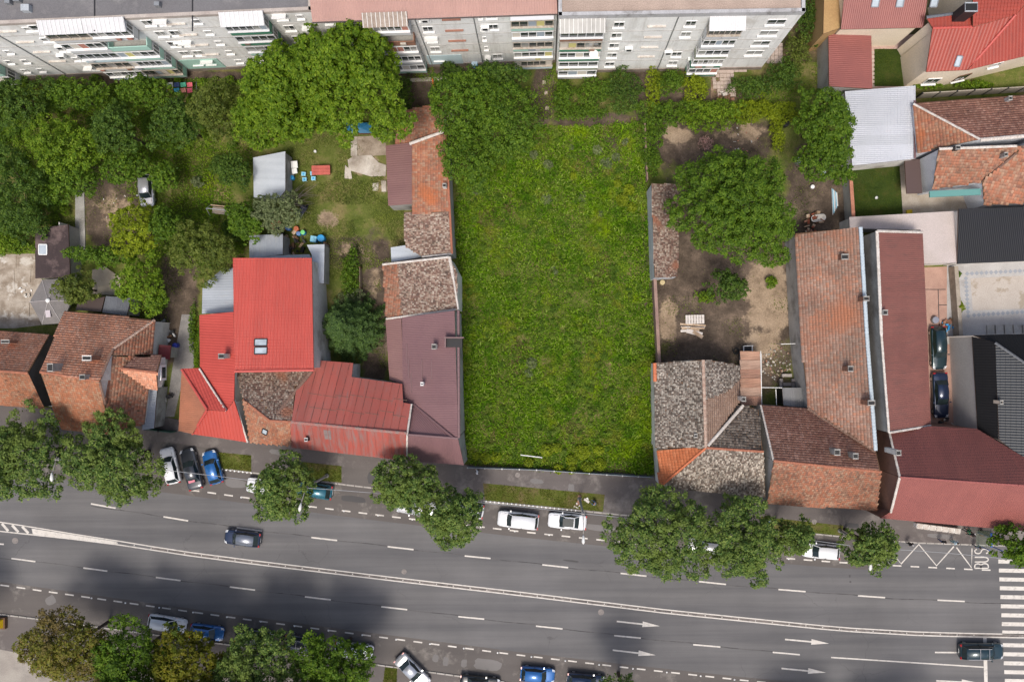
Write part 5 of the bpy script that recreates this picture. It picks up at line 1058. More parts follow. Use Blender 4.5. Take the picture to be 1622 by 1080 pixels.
def crown_leaves(lobes, n, leaf, up=.45, inner=.25, pr=None):
    """leaf puffs spread over the lobes (cx,cy,cz,rx,ry,rz): every puff is the end of a twig, gaps between puffs stay open"""
    lobes = np.array(lobes); size = float(np.sqrt((lobes[:, 3]*lobes[:, 4]).max())); pr = pr or min(.62, max(.2, size*.30))
    wgt = lobes[:, 3]*lobes[:, 4]; wgt = wgt/wgt.sum(); area = (lobes[:, 3]*lobes[:, 4]).sum()*3.2; want = int(area/(pr*pr*1.35))+8; want = min(want, 700)
    k = want*9; idx = RNG.choice(len(lobes), k, p=wgt); lob = lobes[idx]
    v = RNG.normal(size=(k, 3)); v[:, 2] = np.abs(v[:, 2])*1.05-.4*RNG.random(k); v /= np.linalg.norm(v, axis=1, keepdims=True)
    c = lob[:, :3]+v*lob[:, 3:6]*RNG.uniform(.82, 1.06, k)[:, None]
    dd = (((c[:, None, :]-lobes[None, :, :3])/lobes[None, :, 3:6])**2).sum(2); dd[np.arange(k), idx] = 9
    ok = dd.min(1) > .55; c = c[ok]; v = v[ok]; sel = []; rad = pr*RNG.uniform(.6, 1.35, len(c)); C = np.zeros((0, 3)); Rr = np.zeros(0)
    for i in range(len(c)):
        if len(C) and ((C-c[i])**2).sum(1).min() < (pr*1.12)**2: continue
        sel.append(i); C = np.concatenate([C, c[i:i+1]])
        if len(sel) >= want: break
    c, v, rad = c[sel], v[sel], rad[sel]; m = len(c); w = rad**2/np.sum(rad**2); no = int(n*(1-inner*.5)); q = RNG.choice(m, no, p=w)
    d = RNG.normal(size=(no, 3))+v[q]*.9+np.array([0, 0, .45]); d /= np.linalg.norm(d, axis=1, keepdims=True)
    rr = rad[q]*(1-np.abs(RNG.normal(0, .22, no)))*(.8+.5*RNG.random(no)**3)
    P = c[q]+d*rr[:, None]*np.array([1, 1, .72])
    nr = d*.75+np.array([0, 0, up])+RNG.normal(0, .40, (no, 3))
    ni = n-no; li = lobes[RNG.choice(len(lobes), ni, p=wgt)]; vi = RNG.normal(size=(ni, 3)); vi /= np.linalg.norm(vi, axis=1, keepdims=True)
    P = np.concatenate([P, li[:, :3]+vi*li[:, 3:6]*(RNG.random(ni)**.45*.85)[:, None]]); nr = np.concatenate([nr, RNG.normal(size=(ni, 3))+np.array([0, 0, .6])])
    nr /= np.linalg.norm(nr, axis=1, keepdims=True)
    return leafquads(P, nr, leaf*RNG.uniform(.6, 1.3, n), .6)
def tree(name, label, x, y, zc, rx, ry, rz, m, n, leaf=.28, cat='tree', lobes=None, nl=12, trunk=True, group=None, trunk_r=None, seed=None, lob=(.34, .48), z0=0.0, up=.45, inner=.25):
    """x,y,rx,ry in photo pixels measured at crown height zc"""
    rs = random.Random(seed if seed is not None else int(x*13+y*7)); c = W(x, y, zc); k = (H-zc)/F; RX, RY = rx*k, ry*k
    base = Vector((c.x, c.y, z0)); root = empty(name, base); tag(root, label, cat, group); Ls = []
    ph = [rs.uniform(0, 6.28) for _ in range(4)]; am = rs.uniform(.8, 1.25)
    env = lambda a: 1+am*(.13*math.sin(2*a+ph[0])+.12*math.sin(3*a+ph[1])+.09*math.sin(5*a+ph[2])+.06*math.sin(8*a+ph[3]))
    for i in range(nl):
        a = 2*math.pi*(i*.618)+rs.uniform(-.5, .5); q = math.sqrt((i+.3)/nl)*.70*env(a)*rs.uniform(.88, 1.06)
        if i > 3 and rs.random() < .12: continue
        f = rs.uniform(lob[0]*.75, lob[1]*1.08); zz = (1-min(1, q*q))*.55*rz+rs.uniform(-.30, .22)*rz
        Ls.append((math.cos(a)*q*RX, math.sin(a)*q*RY, zc+zz-z0-rz*.15, RX*f*rs.uniform(.8, 1.2), RY*f*rs.uniform(.8, 1.2), min(RX, RY)*f*rs.uniform(.7, 1.0)))
    for i in range(int(nl*2.4)):     # sprigs that break the outline
        a = rs.uniform(0, 6.28); q = rs.uniform(.72, .99)*env(a); f = rs.uniform(.07, .17)
        Ls.append((math.cos(a)*q*RX, math.sin(a)*q*RY, zc-z0+rs.uniform(-.4, .25)*rz*max(.3, 1.1-q*.4), RX*f, RY*f, min(RX, RY)*f))
    for i in range(nl*2):     # small bosses on top that catch the light
        a = rs.uniform(0, 6.28); q = rs.uniform(.0, .75)*env(a); f = rs.uniform(.10, .19)
        Ls.append((math.cos(a)*q*RX, math.sin(a)*q*RY, zc-z0+(1-min(1, q*q))*.8*rz+rs.uniform(-.1, .15)*rz, RX*f, RY*f, min(RX, RY)*f*1.1))
    cr = link('crown', quads_np('crown', crown_leaves(Ls, n, leaf, up, inner)), m, root); cr['kind'] = 'stuff'
    if trunk:
        tr = trunk_r or max(.06, .022*zc+.05); mb = MB(); zt = zc-z0-rz*.1
        mb.tube([(0, 0, -.1), (rs.uniform(-.1, .1), rs.uniform(-.1, .1), zt*.4), (rs.uniform(-.2, .2), rs.uniform(-.2, .2), zt)], [tr, tr*.75, tr*.45], 8); mb.build('trunk', BARK, root, True)
        for i, l in enumerate(Ls[:min(nl, 9)]):
            mb = MB(); z1 = zt*rs.uniform(.38, .6); e = Vector(l[:3]); mb.tube([(0, 0, z1), (e.x*.45, e.y*.45, z1+(e.z-z1)*.62), tuple(e)], [tr*.42, tr*.28, tr*.1], 6); mb.build('limb', BARK, root, True)
    return root
def shrub(name, label, x, y, rx, ry, h, m, n, leaf=.18, cat='shrub', group=None, z0=0.0):
    return tree(name, label, x, y, h*.55+z0, rx, ry, h*.5, m, n, leaf, cat, nl=7, trunk=True, group=group, trunk_r=.04, z0=z0, inner=.4)
# --- big trees ---------------------------------------------------------------
tree('ash_tree', 'huge bright green tree in front of the apartment block', 545, 122, 11, 98, 90, 5.0, L_BRIGHT, 52000, .30, nl=26, lob=(.2, .3))
tree('ash_tree', 'bright green tree merging with the left side of the huge tree', 452, 140, 10, 66, 74, 4.5, L_BRIGHT, 27000, .30, nl=20, lob=(.22, .32))
tree('ash_tree', 'bright green tree spreading left of the huge tree by the pale shed', 425, 190, 8, 58, 46, 3.2, L_BRIGHT, 16000, .26, nl=16, lob=(.24, .34))
tree('garden_tree', 'olive green tree between the huge tree and the laundry garden', 350, 176, 7, 42, 44, 2.8, L_OLIVE, 8000, .24, nl=12)
tree('garden_tree', 'rounded green tree at the top left corner of the empty lot', 802, 195, 7, 48, 52, 3.0, L_MID, 11000, .24, nl=15)
tree('garden_tree', 'tall green tree above the tile hut beside the lot', 738, 165, 8, 52, 52, 3.2, L_MID, 11000, .26, nl=14)
tree('garden_tree', 'loose green tree with bare twigs leaning over the tiled outbuilding', 742, 248, 6, 46, 48, 2.6, L_MID, 8500, .24, nl=12)
tree('garden_tree', 'dark green tree close to the middle block section', 770, 125, 6, 60, 24, 2.4, L_DARK, 7000, .24, nl=10)
tree('walnut_tree', 'broad walnut tree over the bare dirt yard', 1160, 328, 9, 92, 85, 4.2, L_MID, 46000, .25, nl=26, lob=(.2, .3), seed=12)
tree('garden_tree', 'dark green tree left of the silver painted shed', 1302, 192, 6.5, 46, 46, 3.0, L_MID, 10000, .26, nl=12)
tree('garden_tree', 'dark green tree above the panel wall and walled lawn', 1308, 250, 6, 42, 42, 2.6, L_MID, 8500, .26, nl=11)
tree('yard_tree', 'small dark tree standing on the dirt below the walnut', 1152, 455, 4, 31, 26, 2.0, L_DARK, 4500, .22, nl=9)
# conifer with drooping rays
def conifer(name, label, x, y, h, r):
    c = W(x, y, h*.4); base = Vector((c.x, c.y, 0)); root = empty(name, base); tag(root, label, 'conifer'); Q = []
    for t in np.linspace(.12, .98, 17):
        rr = r*(1-t)**.8+.25; k = int(7+rr*5)
        for i in range(k):
            a = RNG.uniform(0, 6.28); L = rr*RNG.uniform(.8, 1.12); m_ = int(L*42); s = RNG.random(m_)**.7
            z = h*t-s*L*.28+.1*RNG.normal(size=m_)*0; w = (1-s*.65)*.32
            off = RNG.normal(0, 1, m_)*w
            c_ = np.stack([np.cos(a)*s*L-np.sin(a)*off, np.sin(a)*s*L+np.cos(a)*off, z-np.abs(off)*.3], 1); nr = np.stack([RNG.normal(0, .3, m_), RNG.normal(0, .3, m_), np.ones(m_)], 1); nr /= np.linalg.norm(nr, axis=1, keepdims=True)
            Q.append(leafquads(c_, nr, RNG.uniform(.16, .34, m_), .3))
    cr = link('crown', quads_np('crown', np.concatenate(Q)), L_CONI, root); cr['kind'] = 'stuff'
    mb = MB(); mb.tube([(0, 0, -.1), (0, 0, h*.95)], [.16, .03], 8); mb.build('trunk', BARK, root)
conifer('spruce_tree', 'dark spruce with drooping branches beside the red house', 552, 516, 8.5, 4.3)
# --- street trees ------------------------------------------------------------
for label, x, y, rx, ry, n, m in [
    ('big street tree at the left edge above the road', 36, 722, 74, 72, 19000, L_STREET), ('street tree overhanging the white parked car on the left', 183, 728, 74, 68, 19000, L_STREET),
    ('street tree beside the curved lamp above the teal car', 450, 776, 46, 54, 11500, L_STREET), ('wide street tree in front of the plum roofed house', 640, 764, 58, 38, 11000, L_STREET), ('street tree hiding a parked car right of the plum house front', 710, 812, 54, 50, 12000, L_STREET),
    ('large dark street tree in front of the orange hip corner', 1048, 845, 74, 78, 20000, L_STREET), ('large street tree left of the white hatchback', 1176, 852, 64, 70, 17000, L_STREET), ('slim street tree leaning over the white hatchback', 1258, 848, 32, 30, 4200, L_STREET),
    ('small street tree under the lamp beside the bus bay', 1378, 862, 42, 40, 7500, L_STREET), ('street tree cut by the right edge near the zebra crossing', 1612, 866, 42, 30, 6000, L_MID),
    ('rusty yellow street tree in the bottom left', 112, 1022, 74, 56, 13500, L_RUST), ('green street tree left of the yellowing one at the bottom', 205, 1045, 58, 60, 12500, L_MID), ('yellow green street tree at the bottom below the blue car', 296, 1052, 60, 56, 12500, L_AUT),
    ('green street tree at the bottom above the hidden black car', 412, 1050, 66, 60, 14000, L_STREET), ('green street tree at the bottom left of the silver car', 528, 1052, 62, 52, 12500, L_MID), ('street tree tip showing at the bottom edge right of the blue cars', 990, 1112, 46, 42, 5200, L_STREET),
    ('street tree below the frame at the bottom left corner', -120, 1000, 60, 50, 6000, L_MID), ('tall tree in the second row below the rusty one', 190, 1150, 80, 64, 9000, L_MID), ('tall tree in the second row below the yellow green one', 330, 1155, 84, 66, 9000, L_MID), ('tall tree in the second row below the bottom green trees', 470, 1160, 84, 66, 9000, L_MID), ('street tree below the frame near the lower lane arrows', 1290, 1190, 60, 46, 6000, L_STREET), ('street tree below the frame before the stop line', 1440, 1190, 66, 46, 6000, L_STREET)]:
    tree('street_tree', label, x, y, 7.4 if y < 1000 else (12.5 if 'second row' in label else 7.8), rx*.96, ry*.96, 3.2, m, int(n*1.15), .5 if 'second row' in label else .26, nl=15, group='street trees', lob=(.26, .38))
# --- left gardens --------------------------------------------------------------
GL = [('tall tangled tree at the left edge below the block', 25, 165, 50, 42, 6, L_DARK, 8000), ('yellow green fruit tree in the left garden', 95, 232, 52, 48, 6, L_BRIGHT, 9500), ('dark fruit tree with glossy leaves in the left garden', 190, 208, 44, 40, 6, L_DARK, 7500), ('dark rounded tree left of the olive one', 286, 196, 40, 36, 5.5, L_DARK, 7500),
      ('shady tree at the left edge of the garden', 20, 290, 55, 58, 6, L_DARK, 9500), ('low green tree above the garden path', 105, 285, 46, 34, 4.5, L_MID, 6000), ('green tree touching the block balconies', 120, 150, 55, 22, 4.5, L_MID, 5200), ('green tree beside the laundry lines', 235, 150, 50, 24, 4.5, L_MID, 5000),
      ('yellow green lime tree below the parked silver hatchback', 215, 362, 38, 36, 4.5, L_YEL, 6500), ('green tree right of the lime tree', 266, 362, 26, 30, 4.6, L_MID, 4000), ('olive tree spreading above the zinc lean-to', 322, 398, 44, 50, 4.6, L_OLIVE, 9000), ('olive tree next to the picnic swing', 388, 345, 24, 28, 4.2, L_MID, 3200),
      ('grey green tree over the corner of the pale shed', 440, 336, 42, 28, 4.2, L_GREYG, 5200), ('bright bush tree beside the concrete pad', 224, 450, 34, 44, 4, L_BRIGHT, 6500), ('small olive tree shading the hex canopy', 122, 457, 33, 24, 4, L_OLIVE, 3800), ('vine row arching over the garden path', 160, 405, 58, 15, 3, L_MID, 4200),
      ('grey shrub tree near the parked hatchback', 260, 280, 20, 22, 3.2, L_MID, 2400), ('leafy shrub tree left of the pale shed', 372, 270, 22, 28, 3.8, L_DARK, 2800), ('bushy tree above the silver hatchback', 200, 262, 46, 24, 4, L_MID, 4800), ('low dark bush near the tar shed', 40, 350, 42, 30, 3, L_DARK, 5000), ('bright vine bush on the yard wall by the concrete yard', 25, 392, 38, 12, 2.5, L_BRIGHT, 2600),
      ('tree hugging the left side of the pale shed', 392, 360, 26, 24, 4, L_MID, 3600)]
for label, x, y, rx, ry, zc, m, n in GL: tree('garden_tree', label, x, y, zc, rx, ry, zc*.42, m, n, .24, nl=10, group='garden trees on the left')
# --- bushes along the block and lot ---------------------------------------------
BU = [('leafy bush below the right block section', 893, 155, 18, 30, L_MID, 2600, 2.5), ('vine bush at the north edge of the lot', 925, 178, 34, 10, L_MID, 2200, 2.0), ('dark bush against the right block section', 985, 145, 32, 34, L_DARK, 4200, 3), ('green bush left of the dark one', 940, 145, 30, 20, L_MID, 2600, 2.6), ('light green vine climbing the yard corner', 1034, 140, 12, 40, L_YEL, 1800, 2.2), ('green bush under the green balconies', 1062, 130, 26, 18, L_MID, 2200, 2.5),
      ('yellowish bush left of the slab path', 1100, 140, 22, 24, L_YEL, 2200, 2.6), ('clipped bright hedge mound above the bare garden', 1130, 180, 48, 28, L_BRIGHT, 6000, 2.6), ('green hedge left part above the bare garden', 1050, 180, 40, 24, L_MID, 4200, 2.4), ('yellow green hedge right part above the bare garden', 1190, 178, 38, 22, L_YEL, 3800, 2.4), ('bright hedge end by the dark tree', 1235, 178, 30, 18, L_YEL, 2600, 2.2),
      ('green shrub on the lot boundary north', 1035, 215, 20, 30, L_MID, 2600, 2.2), ('green shrub on the lot boundary south', 1032, 255, 16, 22, L_MID, 1600, 2.0), ('feathery dark shrub right of the slab path', 1190, 138, 36, 16, L_DARK, 3000, 2.4), ('feathery dark shrub by the red garage', 1240, 120, 28, 26, L_DARK, 3200, 2.6), ('dark shrub at the top beside the mustard annex', 1280, 30, 20, 40, L_DARK, 3200, 3), ('olive shrub beside the block corner', 1262, 85, 18, 32, L_OLIVE, 2400, 2.5),
      ('vine strip on the bare garden edge', 1232, 212, 12, 30, L_YEL, 1500, 1.6), ('green shrub below the walnut near sand', 1115, 470, 18, 10, L_BRIGHT, 900, 1.0), ('small round shrub on the sandy yard', 1222, 447, 9, 9, L_BRIGHT, 700, 1.1), ('slender shrub beside the dirt drive', 556, 435, 15, 40, L_MID, 2600, 1.8), ('grey green shrub above the spruce', 555, 470, 18, 14, L_GREYG, 1200, 1.6),
      ('flower bed strip along the villa wall left', 1472, 136, 20, 6, L_BRIGHT, 1200, 1.0), ('flower bed strip along the villa wall right', 1545, 134, 26, 6, L_BRIGHT, 1400, 1.0), ('small garden bush at the laundry', 175, 165, 20, 25, L_MID, 1800, 2.4), ('low bush in the left lawn', 312, 288, 9, 8, L_GREYG, 500, .8), ('bush on the left lawn edge', 350, 262, 20, 16, L_DARK, 1600, 1.6),
      ('shrub between patio wall and lane', 1519, 487, 6, 11, L_YEL, 500, 1.4), ('small shrub on the patio wall top', 1517, 434, 5, 4, L_MID, 260, 1.2), ('bush by the lawn swing', 375, 365, 22, 16, L_DARK, 1800, 2), ('leafy bush south of the lime tree', 246, 480, 14, 14, L_MID, 1400, 2), ('green bush by the gravel path', 305, 520, 5, 40, L_MID, 900, .9), ('bush at the block foot by the orange pole', 712, 110, 14, 12, L_DARK, 1100, 2.4), ('feathery bush right of the huge tree', 640, 150, 14, 34, L_DARK, 2200, 2.4)]
for label, x, y, rx, ry, m, n, h_ in BU: shrub('garden_bush', label, x, y, rx, ry, h_, m, n, .2, 'bush', 'garden bushes')
# creeper on the long wing wall, rose bush
vn = empty('climbing_vine', W(1262, 560)); tag(vn, 'bright creeper along the foot of the long tiled wing', 'vine')
Lb = [(W(1259+i*1.1, 492+i*9.3).x-vn.location.x, W(1259+i*1.1, 492+i*9.3).y-vn.location.y, .9, .45, .5, .9) for i in range(13)]
o = link('foliage', quads_np('foliage', crown_leaves(Lb, 3800, .2)), L_YEL, vn); o['kind'] = 'stuff'
L_PINK = leafmat('pink_blossom', [(.5, .3, .3), (.6, .42, .4), (.18, .13, .1), (.3, .2, .16)])
shrub('blossom_bush', 'pale pink blossoming bush on the bare garden', 1117, 226, 12, 11, 1.4, L_PINK, 900, .14, 'bush')
# dead branches near the pile of firewood
for label, x, y, n in (('bare grey branches over the tiled outbuilding', 712, 190, 26), ('heap of cut branches below the pale shed', 458, 318, 30)):
    p = W(x, y, .4 if x < 600 else 4.4); root = tag(empty('dead_branches', (p.x, p.y, 0)), label, 'branches')
    mb = MB()
    for i in range(n):
        a = random.uniform(-2.2, .6) if x > 600 else random.uniform(-.6, .9); L = random.uniform(1.0, 3.2); z = p.z+random.uniform(-.2, .5); s = Vector((random.uniform(-1, 1), random.uniform(-.8, .8), z)); e = s+Vector((math.cos(a)*L, math.sin(a)*L, random.uniform(-.4, .4)))
        mb.tube([s, (s+e)/2+Vector((random.uniform(-.2, .2), random.uniform(-.2, .2), .1)), e], [.035, .025, .01], 5)
    o = mb.build('twigs', mat('dead_wood', (.36, .30, .25), (.28, .23, .19), s=3), root); o['kind'] = 'stuff'
    if x > 600:
        mb = MB(); mb.tube([(0, 0, 0), (.2, .1, p.z)], [.14, .07], 7); mb.build('stem', BARK, root)
# --- grass ------------------------------------------------------------------------
def grassmat(name, greens, dry, yell, dk=(.02, .045, .01)):
    m, N, L, B = newmat(name); g_ = pos(N); P = g_.outputs['Position']; Rn = g_.outputs['Random Per Island']
    base = ramp(N, L, Rn, [((i+.5)/len(greens), c) for i, c in enumerate(greens)])
    base = mix(N, L, math_(N, L, 'MULTIPLY', mapr(N, L, noise(N, L, P, .22, 5, .6), .54, .66), .8), base, yell)
    base = mix(N, L, math_(N, L, 'MULTIPLY', mapr(N, L, noise(N, L, P, .26, 7, .7), .53, .66), .85), base, dry)
    base = mix(N, L, math_(N, L, 'MULTIPLY', mapr(N, L, noise(N, L, P, .38, 5, .65), .50, .64), .75), base, dk)
    L.new(base, B.inputs['Base Color']); B.inputs['Roughness'].default_value = .7; B.inputs['Specular IOR Level'].default_value = .15
    t = N.new('ShaderNodeBsdfTranslucent'); L.new(base, t.inputs[0]); mx = N.new('ShaderNodeMixShader'); mx.inputs[0].default_value = .3
    L.new(B.outputs[0], mx.inputs[1]); L.new(t.outputs[0], mx.inputs[2]); L.new(mx.outputs[0], N['Material Output'].inputs[0]); return m
GLOT = grassmat('lot_grass', [(0.038, 0.088, 0.005), (0.093, 0.209, 0.004), (0.124, 0.263, 0.004), (0.161, 0.309, 0.006), (0.199, 0.356, 0.012), (0.238, 0.342, 0.036), (0.302, 0.401, 0.081)], (0.298, 0.309, 0.039), (0.260, 0.386, 0.005), (0.062, 0.171, 0.006))
GDRY = grassmat('yard_grass', [(0.145, 0.194, 0.029), (0.194, 0.244, 0.046), (0.259, 0.283, 0.082)], (0.421, 0.341, 0.162), (0.259, 0.308, 0.056))
GLAWN = grassmat('mown_lawn', [(.06, .095, .008), (.08, .115, .01), (.095, .13, .014)], (.13, .12, .025), (.08, .11, .012))
LOT = [(722, 300), (760, 245), (858, 200), (930, 202), (1015, 196), (1022, 285), (1032, 440), (1036, 575), (1034, 750), (744, 735), (738, 690), (730, 480)]
grass('lot_grass', 'tall unmown grass covering the whole empty lot', LOT, 210000, (.12, .36), (.05, .14), GLOT, 0, lambda X, Y: np.clip(1.25-1.1*np.clip(vnoise(X, Y, 3.0, 11)*1.6-.75, 0, 1), .12, 1), tuft=(5200, .62))
GTAN = grassmat('dry_grass', [(.20, .17, .06), (.26, .21, .085), (.14, .15, .04)], (.32, .25, .12), (.2, .2, .05), (.10, .13, .03))
for i, (a_, b_, c_, d_) in enumerate(((842, 218, 30, 20), (985, 215, 30, 24), (930, 262, 34, 20), (815, 325, 18, 20), (985, 278, 30, 18), (770, 345, 22, 30), (822, 575, 16, 34), (905, 690, 26, 20), (800, 690, 30, 20), (955, 440, 20, 36))):
    grass('dry_grass', ['dry tan grass patch at the top left of the lot', 'dry tan grass patch at the top right of the lot', 'dry grass patch among the thistles', 'dry grass patch beside the bare spot on the left', 'dry grass below the boundary shrubs', 'dry grass by the outbuilding wall', 'dry grass streak in the lower left of the lot', 'dry grass near the front saplings', 'dry grass by the white pipe', 'dry grass streak near the lichen shed'][i], blob(a_, b_, c_, d_, seed=i+50, j=.5), 1500, (.12, .34), (.05, .12), GTAN, 0, lambda X, Y: np.clip(vnoise(X, Y, .9, 31)*2.4-.6, 0, 1))
# broadleaf weeds over the lot
def weeds(name, label, spots, m, leaf, per, cat='weeds'):
    Q = []
    for x, y, r, h_ in spots:
        c = W(x, y); n = int(per*r*r+30); k = r*H/F; a = RNG.uniform(0, 6.28, n); q = np.sqrt(RNG.random(n))*k; zz = h_*(1-(q/k)**2*.6)*RNG.uniform(.55, 1.05, n)
        cc = np.stack([c.x+np.cos(a)*q, c.y+np.sin(a)*q, zz], 1); nr = RNG.normal(0, .45, (n, 3))+np.array([0, 0, 1.]); nr /= np.linalg.norm(nr, axis=1, keepdims=True); Q.append(leafquads(cc, nr, leaf*RNG.uniform(.6, 1.4, n), .5))
    o = link(name, quads_np(name, np.concatenate(Q)), m); tag(o, label, cat, None, 'stuff'); return o
rs = random.Random(5); spots = []
while len(spots) < 330:
    x, y = rs.uniform(725, 1032), rs.uniform(195, 745)
    if inpoly(np.array([x]), np.array([y]), LOT)[0]: spots.append((x, y, rs.uniform(2, 7), rs.uniform(.3, .75)))
weeds('lot_weeds', 'scattered broadleaf weeds among the lot grass', spots, L_MID, .17, 3.0)
weeds('lot_weeds', 'pale grey green thistles in the upper part of the lot', [(846, 246, 7, .6), (868, 262, 8, .7), (946, 238, 8, .6), (960, 260, 10, .7), (975, 250, 7, .6), (922, 312, 8, .6), (866, 316, 9, .6), (952, 340, 6, .5), (842, 575, 9, .7), (838, 590, 7, .6), (905, 235, 5, .5), (990, 225, 6, .5), (880, 432, 5, .5), (876, 424, 4, .5), (755, 300, 9, .6)], L_GREYG, .2, 3.0)
weeds('lot_weeds', 'bright yellow green saplings along the lot fence', [(770, 725, 9, .9), (786, 722, 8, .9), (755, 722, 6, .8), (838, 733, 8, .8), (866, 712, 10, 1.2), (882, 708, 8, 1.1), (922, 715, 12, 1.3), (948, 712, 8, 1.2), (905, 728, 9, 1.0), (950, 735, 10, 1.0), (930, 740, 10, 1.0), (905, 742, 8, .9), (884, 742, 8, .9), (995, 302, 9, 1.2), (985, 318, 10, 1.2), (1000, 330, 8, 1.1), (908, 280, 6, .9), (978, 292, 6, 1)], L_YEL, .26, 2.6)
weeds('lot_weeds', 'low bright weeds in the middle of the lot', [(835, 335, 8, .6), (826, 340, 7, .6), (740, 290, 16, .9), (752, 330, 10, .7), (870, 600, 7, .6), (838, 612, 6, .5), (975, 400, 12, .5), (985, 425, 12, .5), (930, 600, 9, .5), (800, 420, 10, .5), (780, 520, 11, .5), (960, 640, 10, .5)], L_BRIGHT, .2, 2.6)
us = [(rs.uniform(-10, 395), rs.uniform(128, 240), rs.uniform(5, 12), rs.uniform(.7, 1.9)) for _ in range(120)]+[(rs.uniform(-10, 110), rs.uniform(240, 385), rs.uniform(5, 12), rs.uniform(.7, 1.7)) for _ in range(50)]+[(rs.uniform(245, 400), rs.uniform(335, 420), rs.uniform(4, 9), rs.uniform(.5, 1.4)) for _ in range(30)]
weeds('undergrowth', 'dark tangled undergrowth across the left gardens', us[::2], L_MID, .22, 2.2, 'undergrowth'); weeds('undergrowth', 'lighter tangled undergrowth across the left gardens', us[1::2], L_BRIGHT, .22, 2.2, 'undergrowth')
weeds('lot_weeds', 'pale broad leaved weeds dotted over the lot', [(rs.uniform(735, 1028), rs.uniform(210, 735), rs.uniform(1.5, 4.5), rs.uniform(.3, .8)) for _ in range(260)], leafmat('pale_weed_leaves', [(.13, .21, .02), (.18, .26, .035), (.11, .18, .018)]), .2, 4.0)
dm = lambda s, lo, hi, sd: (lambda X, Y: np.clip((vnoise(X, Y, s, sd)-lo)/(hi-lo), .03, 1))
grass('yard_grass', 'patchy dry lawn between the red house and the outbuildings', [(455, 215), (556, 213), (612, 285), (640, 330), (640, 385), (606, 420), (525, 445), (452, 300)], 26000, (.08, .22), (.05, .1), GDRY, 0, dm(2.2, .3, .5, 21))
grass('yard_grass', 'shady strip of grass beside the spruce', [(515, 400), (600, 400), (606, 500), (612, 600), (520, 560), (520, 450)], 9000, (.06, .18), (.05, .1), GDRY, 0, dm(1.8, .5, .7, 4))
grass('garden_grass', 'rough grass under the trees of the left garden', [(-20, 130), (400, 125), (400, 420), (250, 420), (240, 330), (180, 290), (120, 300), (60, 360), (-20, 400)], 42000, (.12, .35), (.06, .12), GLOT, 0, dm(3, .3, .55, 9))
grass('garden_grass', 'green lawn square among the left garden trees', [(275, 232), (342, 232), (338, 332), (270, 332)], 9000, (.06, .14), (.05, .1), GLAWN, -.006)
grass('garden_grass', 'rough grass along the foot of the apartment block', [(640, 110), (860, 104), (1020, 118), (1130, 125), (1260, 115), (1300, 60), (1310, 180), (1020, 200), (860, 190), (700, 185), (640, 180)], 26000, (.1, .32), (.05, .11), GLOT, 0, dm(2.6, .52, .72, 14))
grass('garden_grass', 'sparse weeds on the bare dirt yard', [(1040, 200), (1330, 170), (1330, 480), (1262, 500), (1262, 600), (1045, 560)], 14000, (.08, .25), (.05, .1), GDRY, 0, dm(2.6, .6, .78, 17))
grass('lawn_grass', 'mown lawn beside the red garage', v1, 4500, (.03, .08), (.04, .08), GLAWN, .01); grass('lawn_grass', 'mown lawn square inside the panel wall', v2, 9000, (.03, .08), (.04, .08), GLAWN, .01)
grass('yard_grass', 'weeds along the garden path and dry yard', [(100, 290), (240, 300), (300, 500), (250, 520), (60, 420)], 9000, (.08, .2), (.05, .1), GDRY, 0, dm(2, .45, .65, 8))
grass('yard_grass', 'green strip beside the red house wall', [(306, 500), (315, 500), (315, 590), (308, 590)], 1500, (.1, .25), (.05, .1), GLOT, 0)
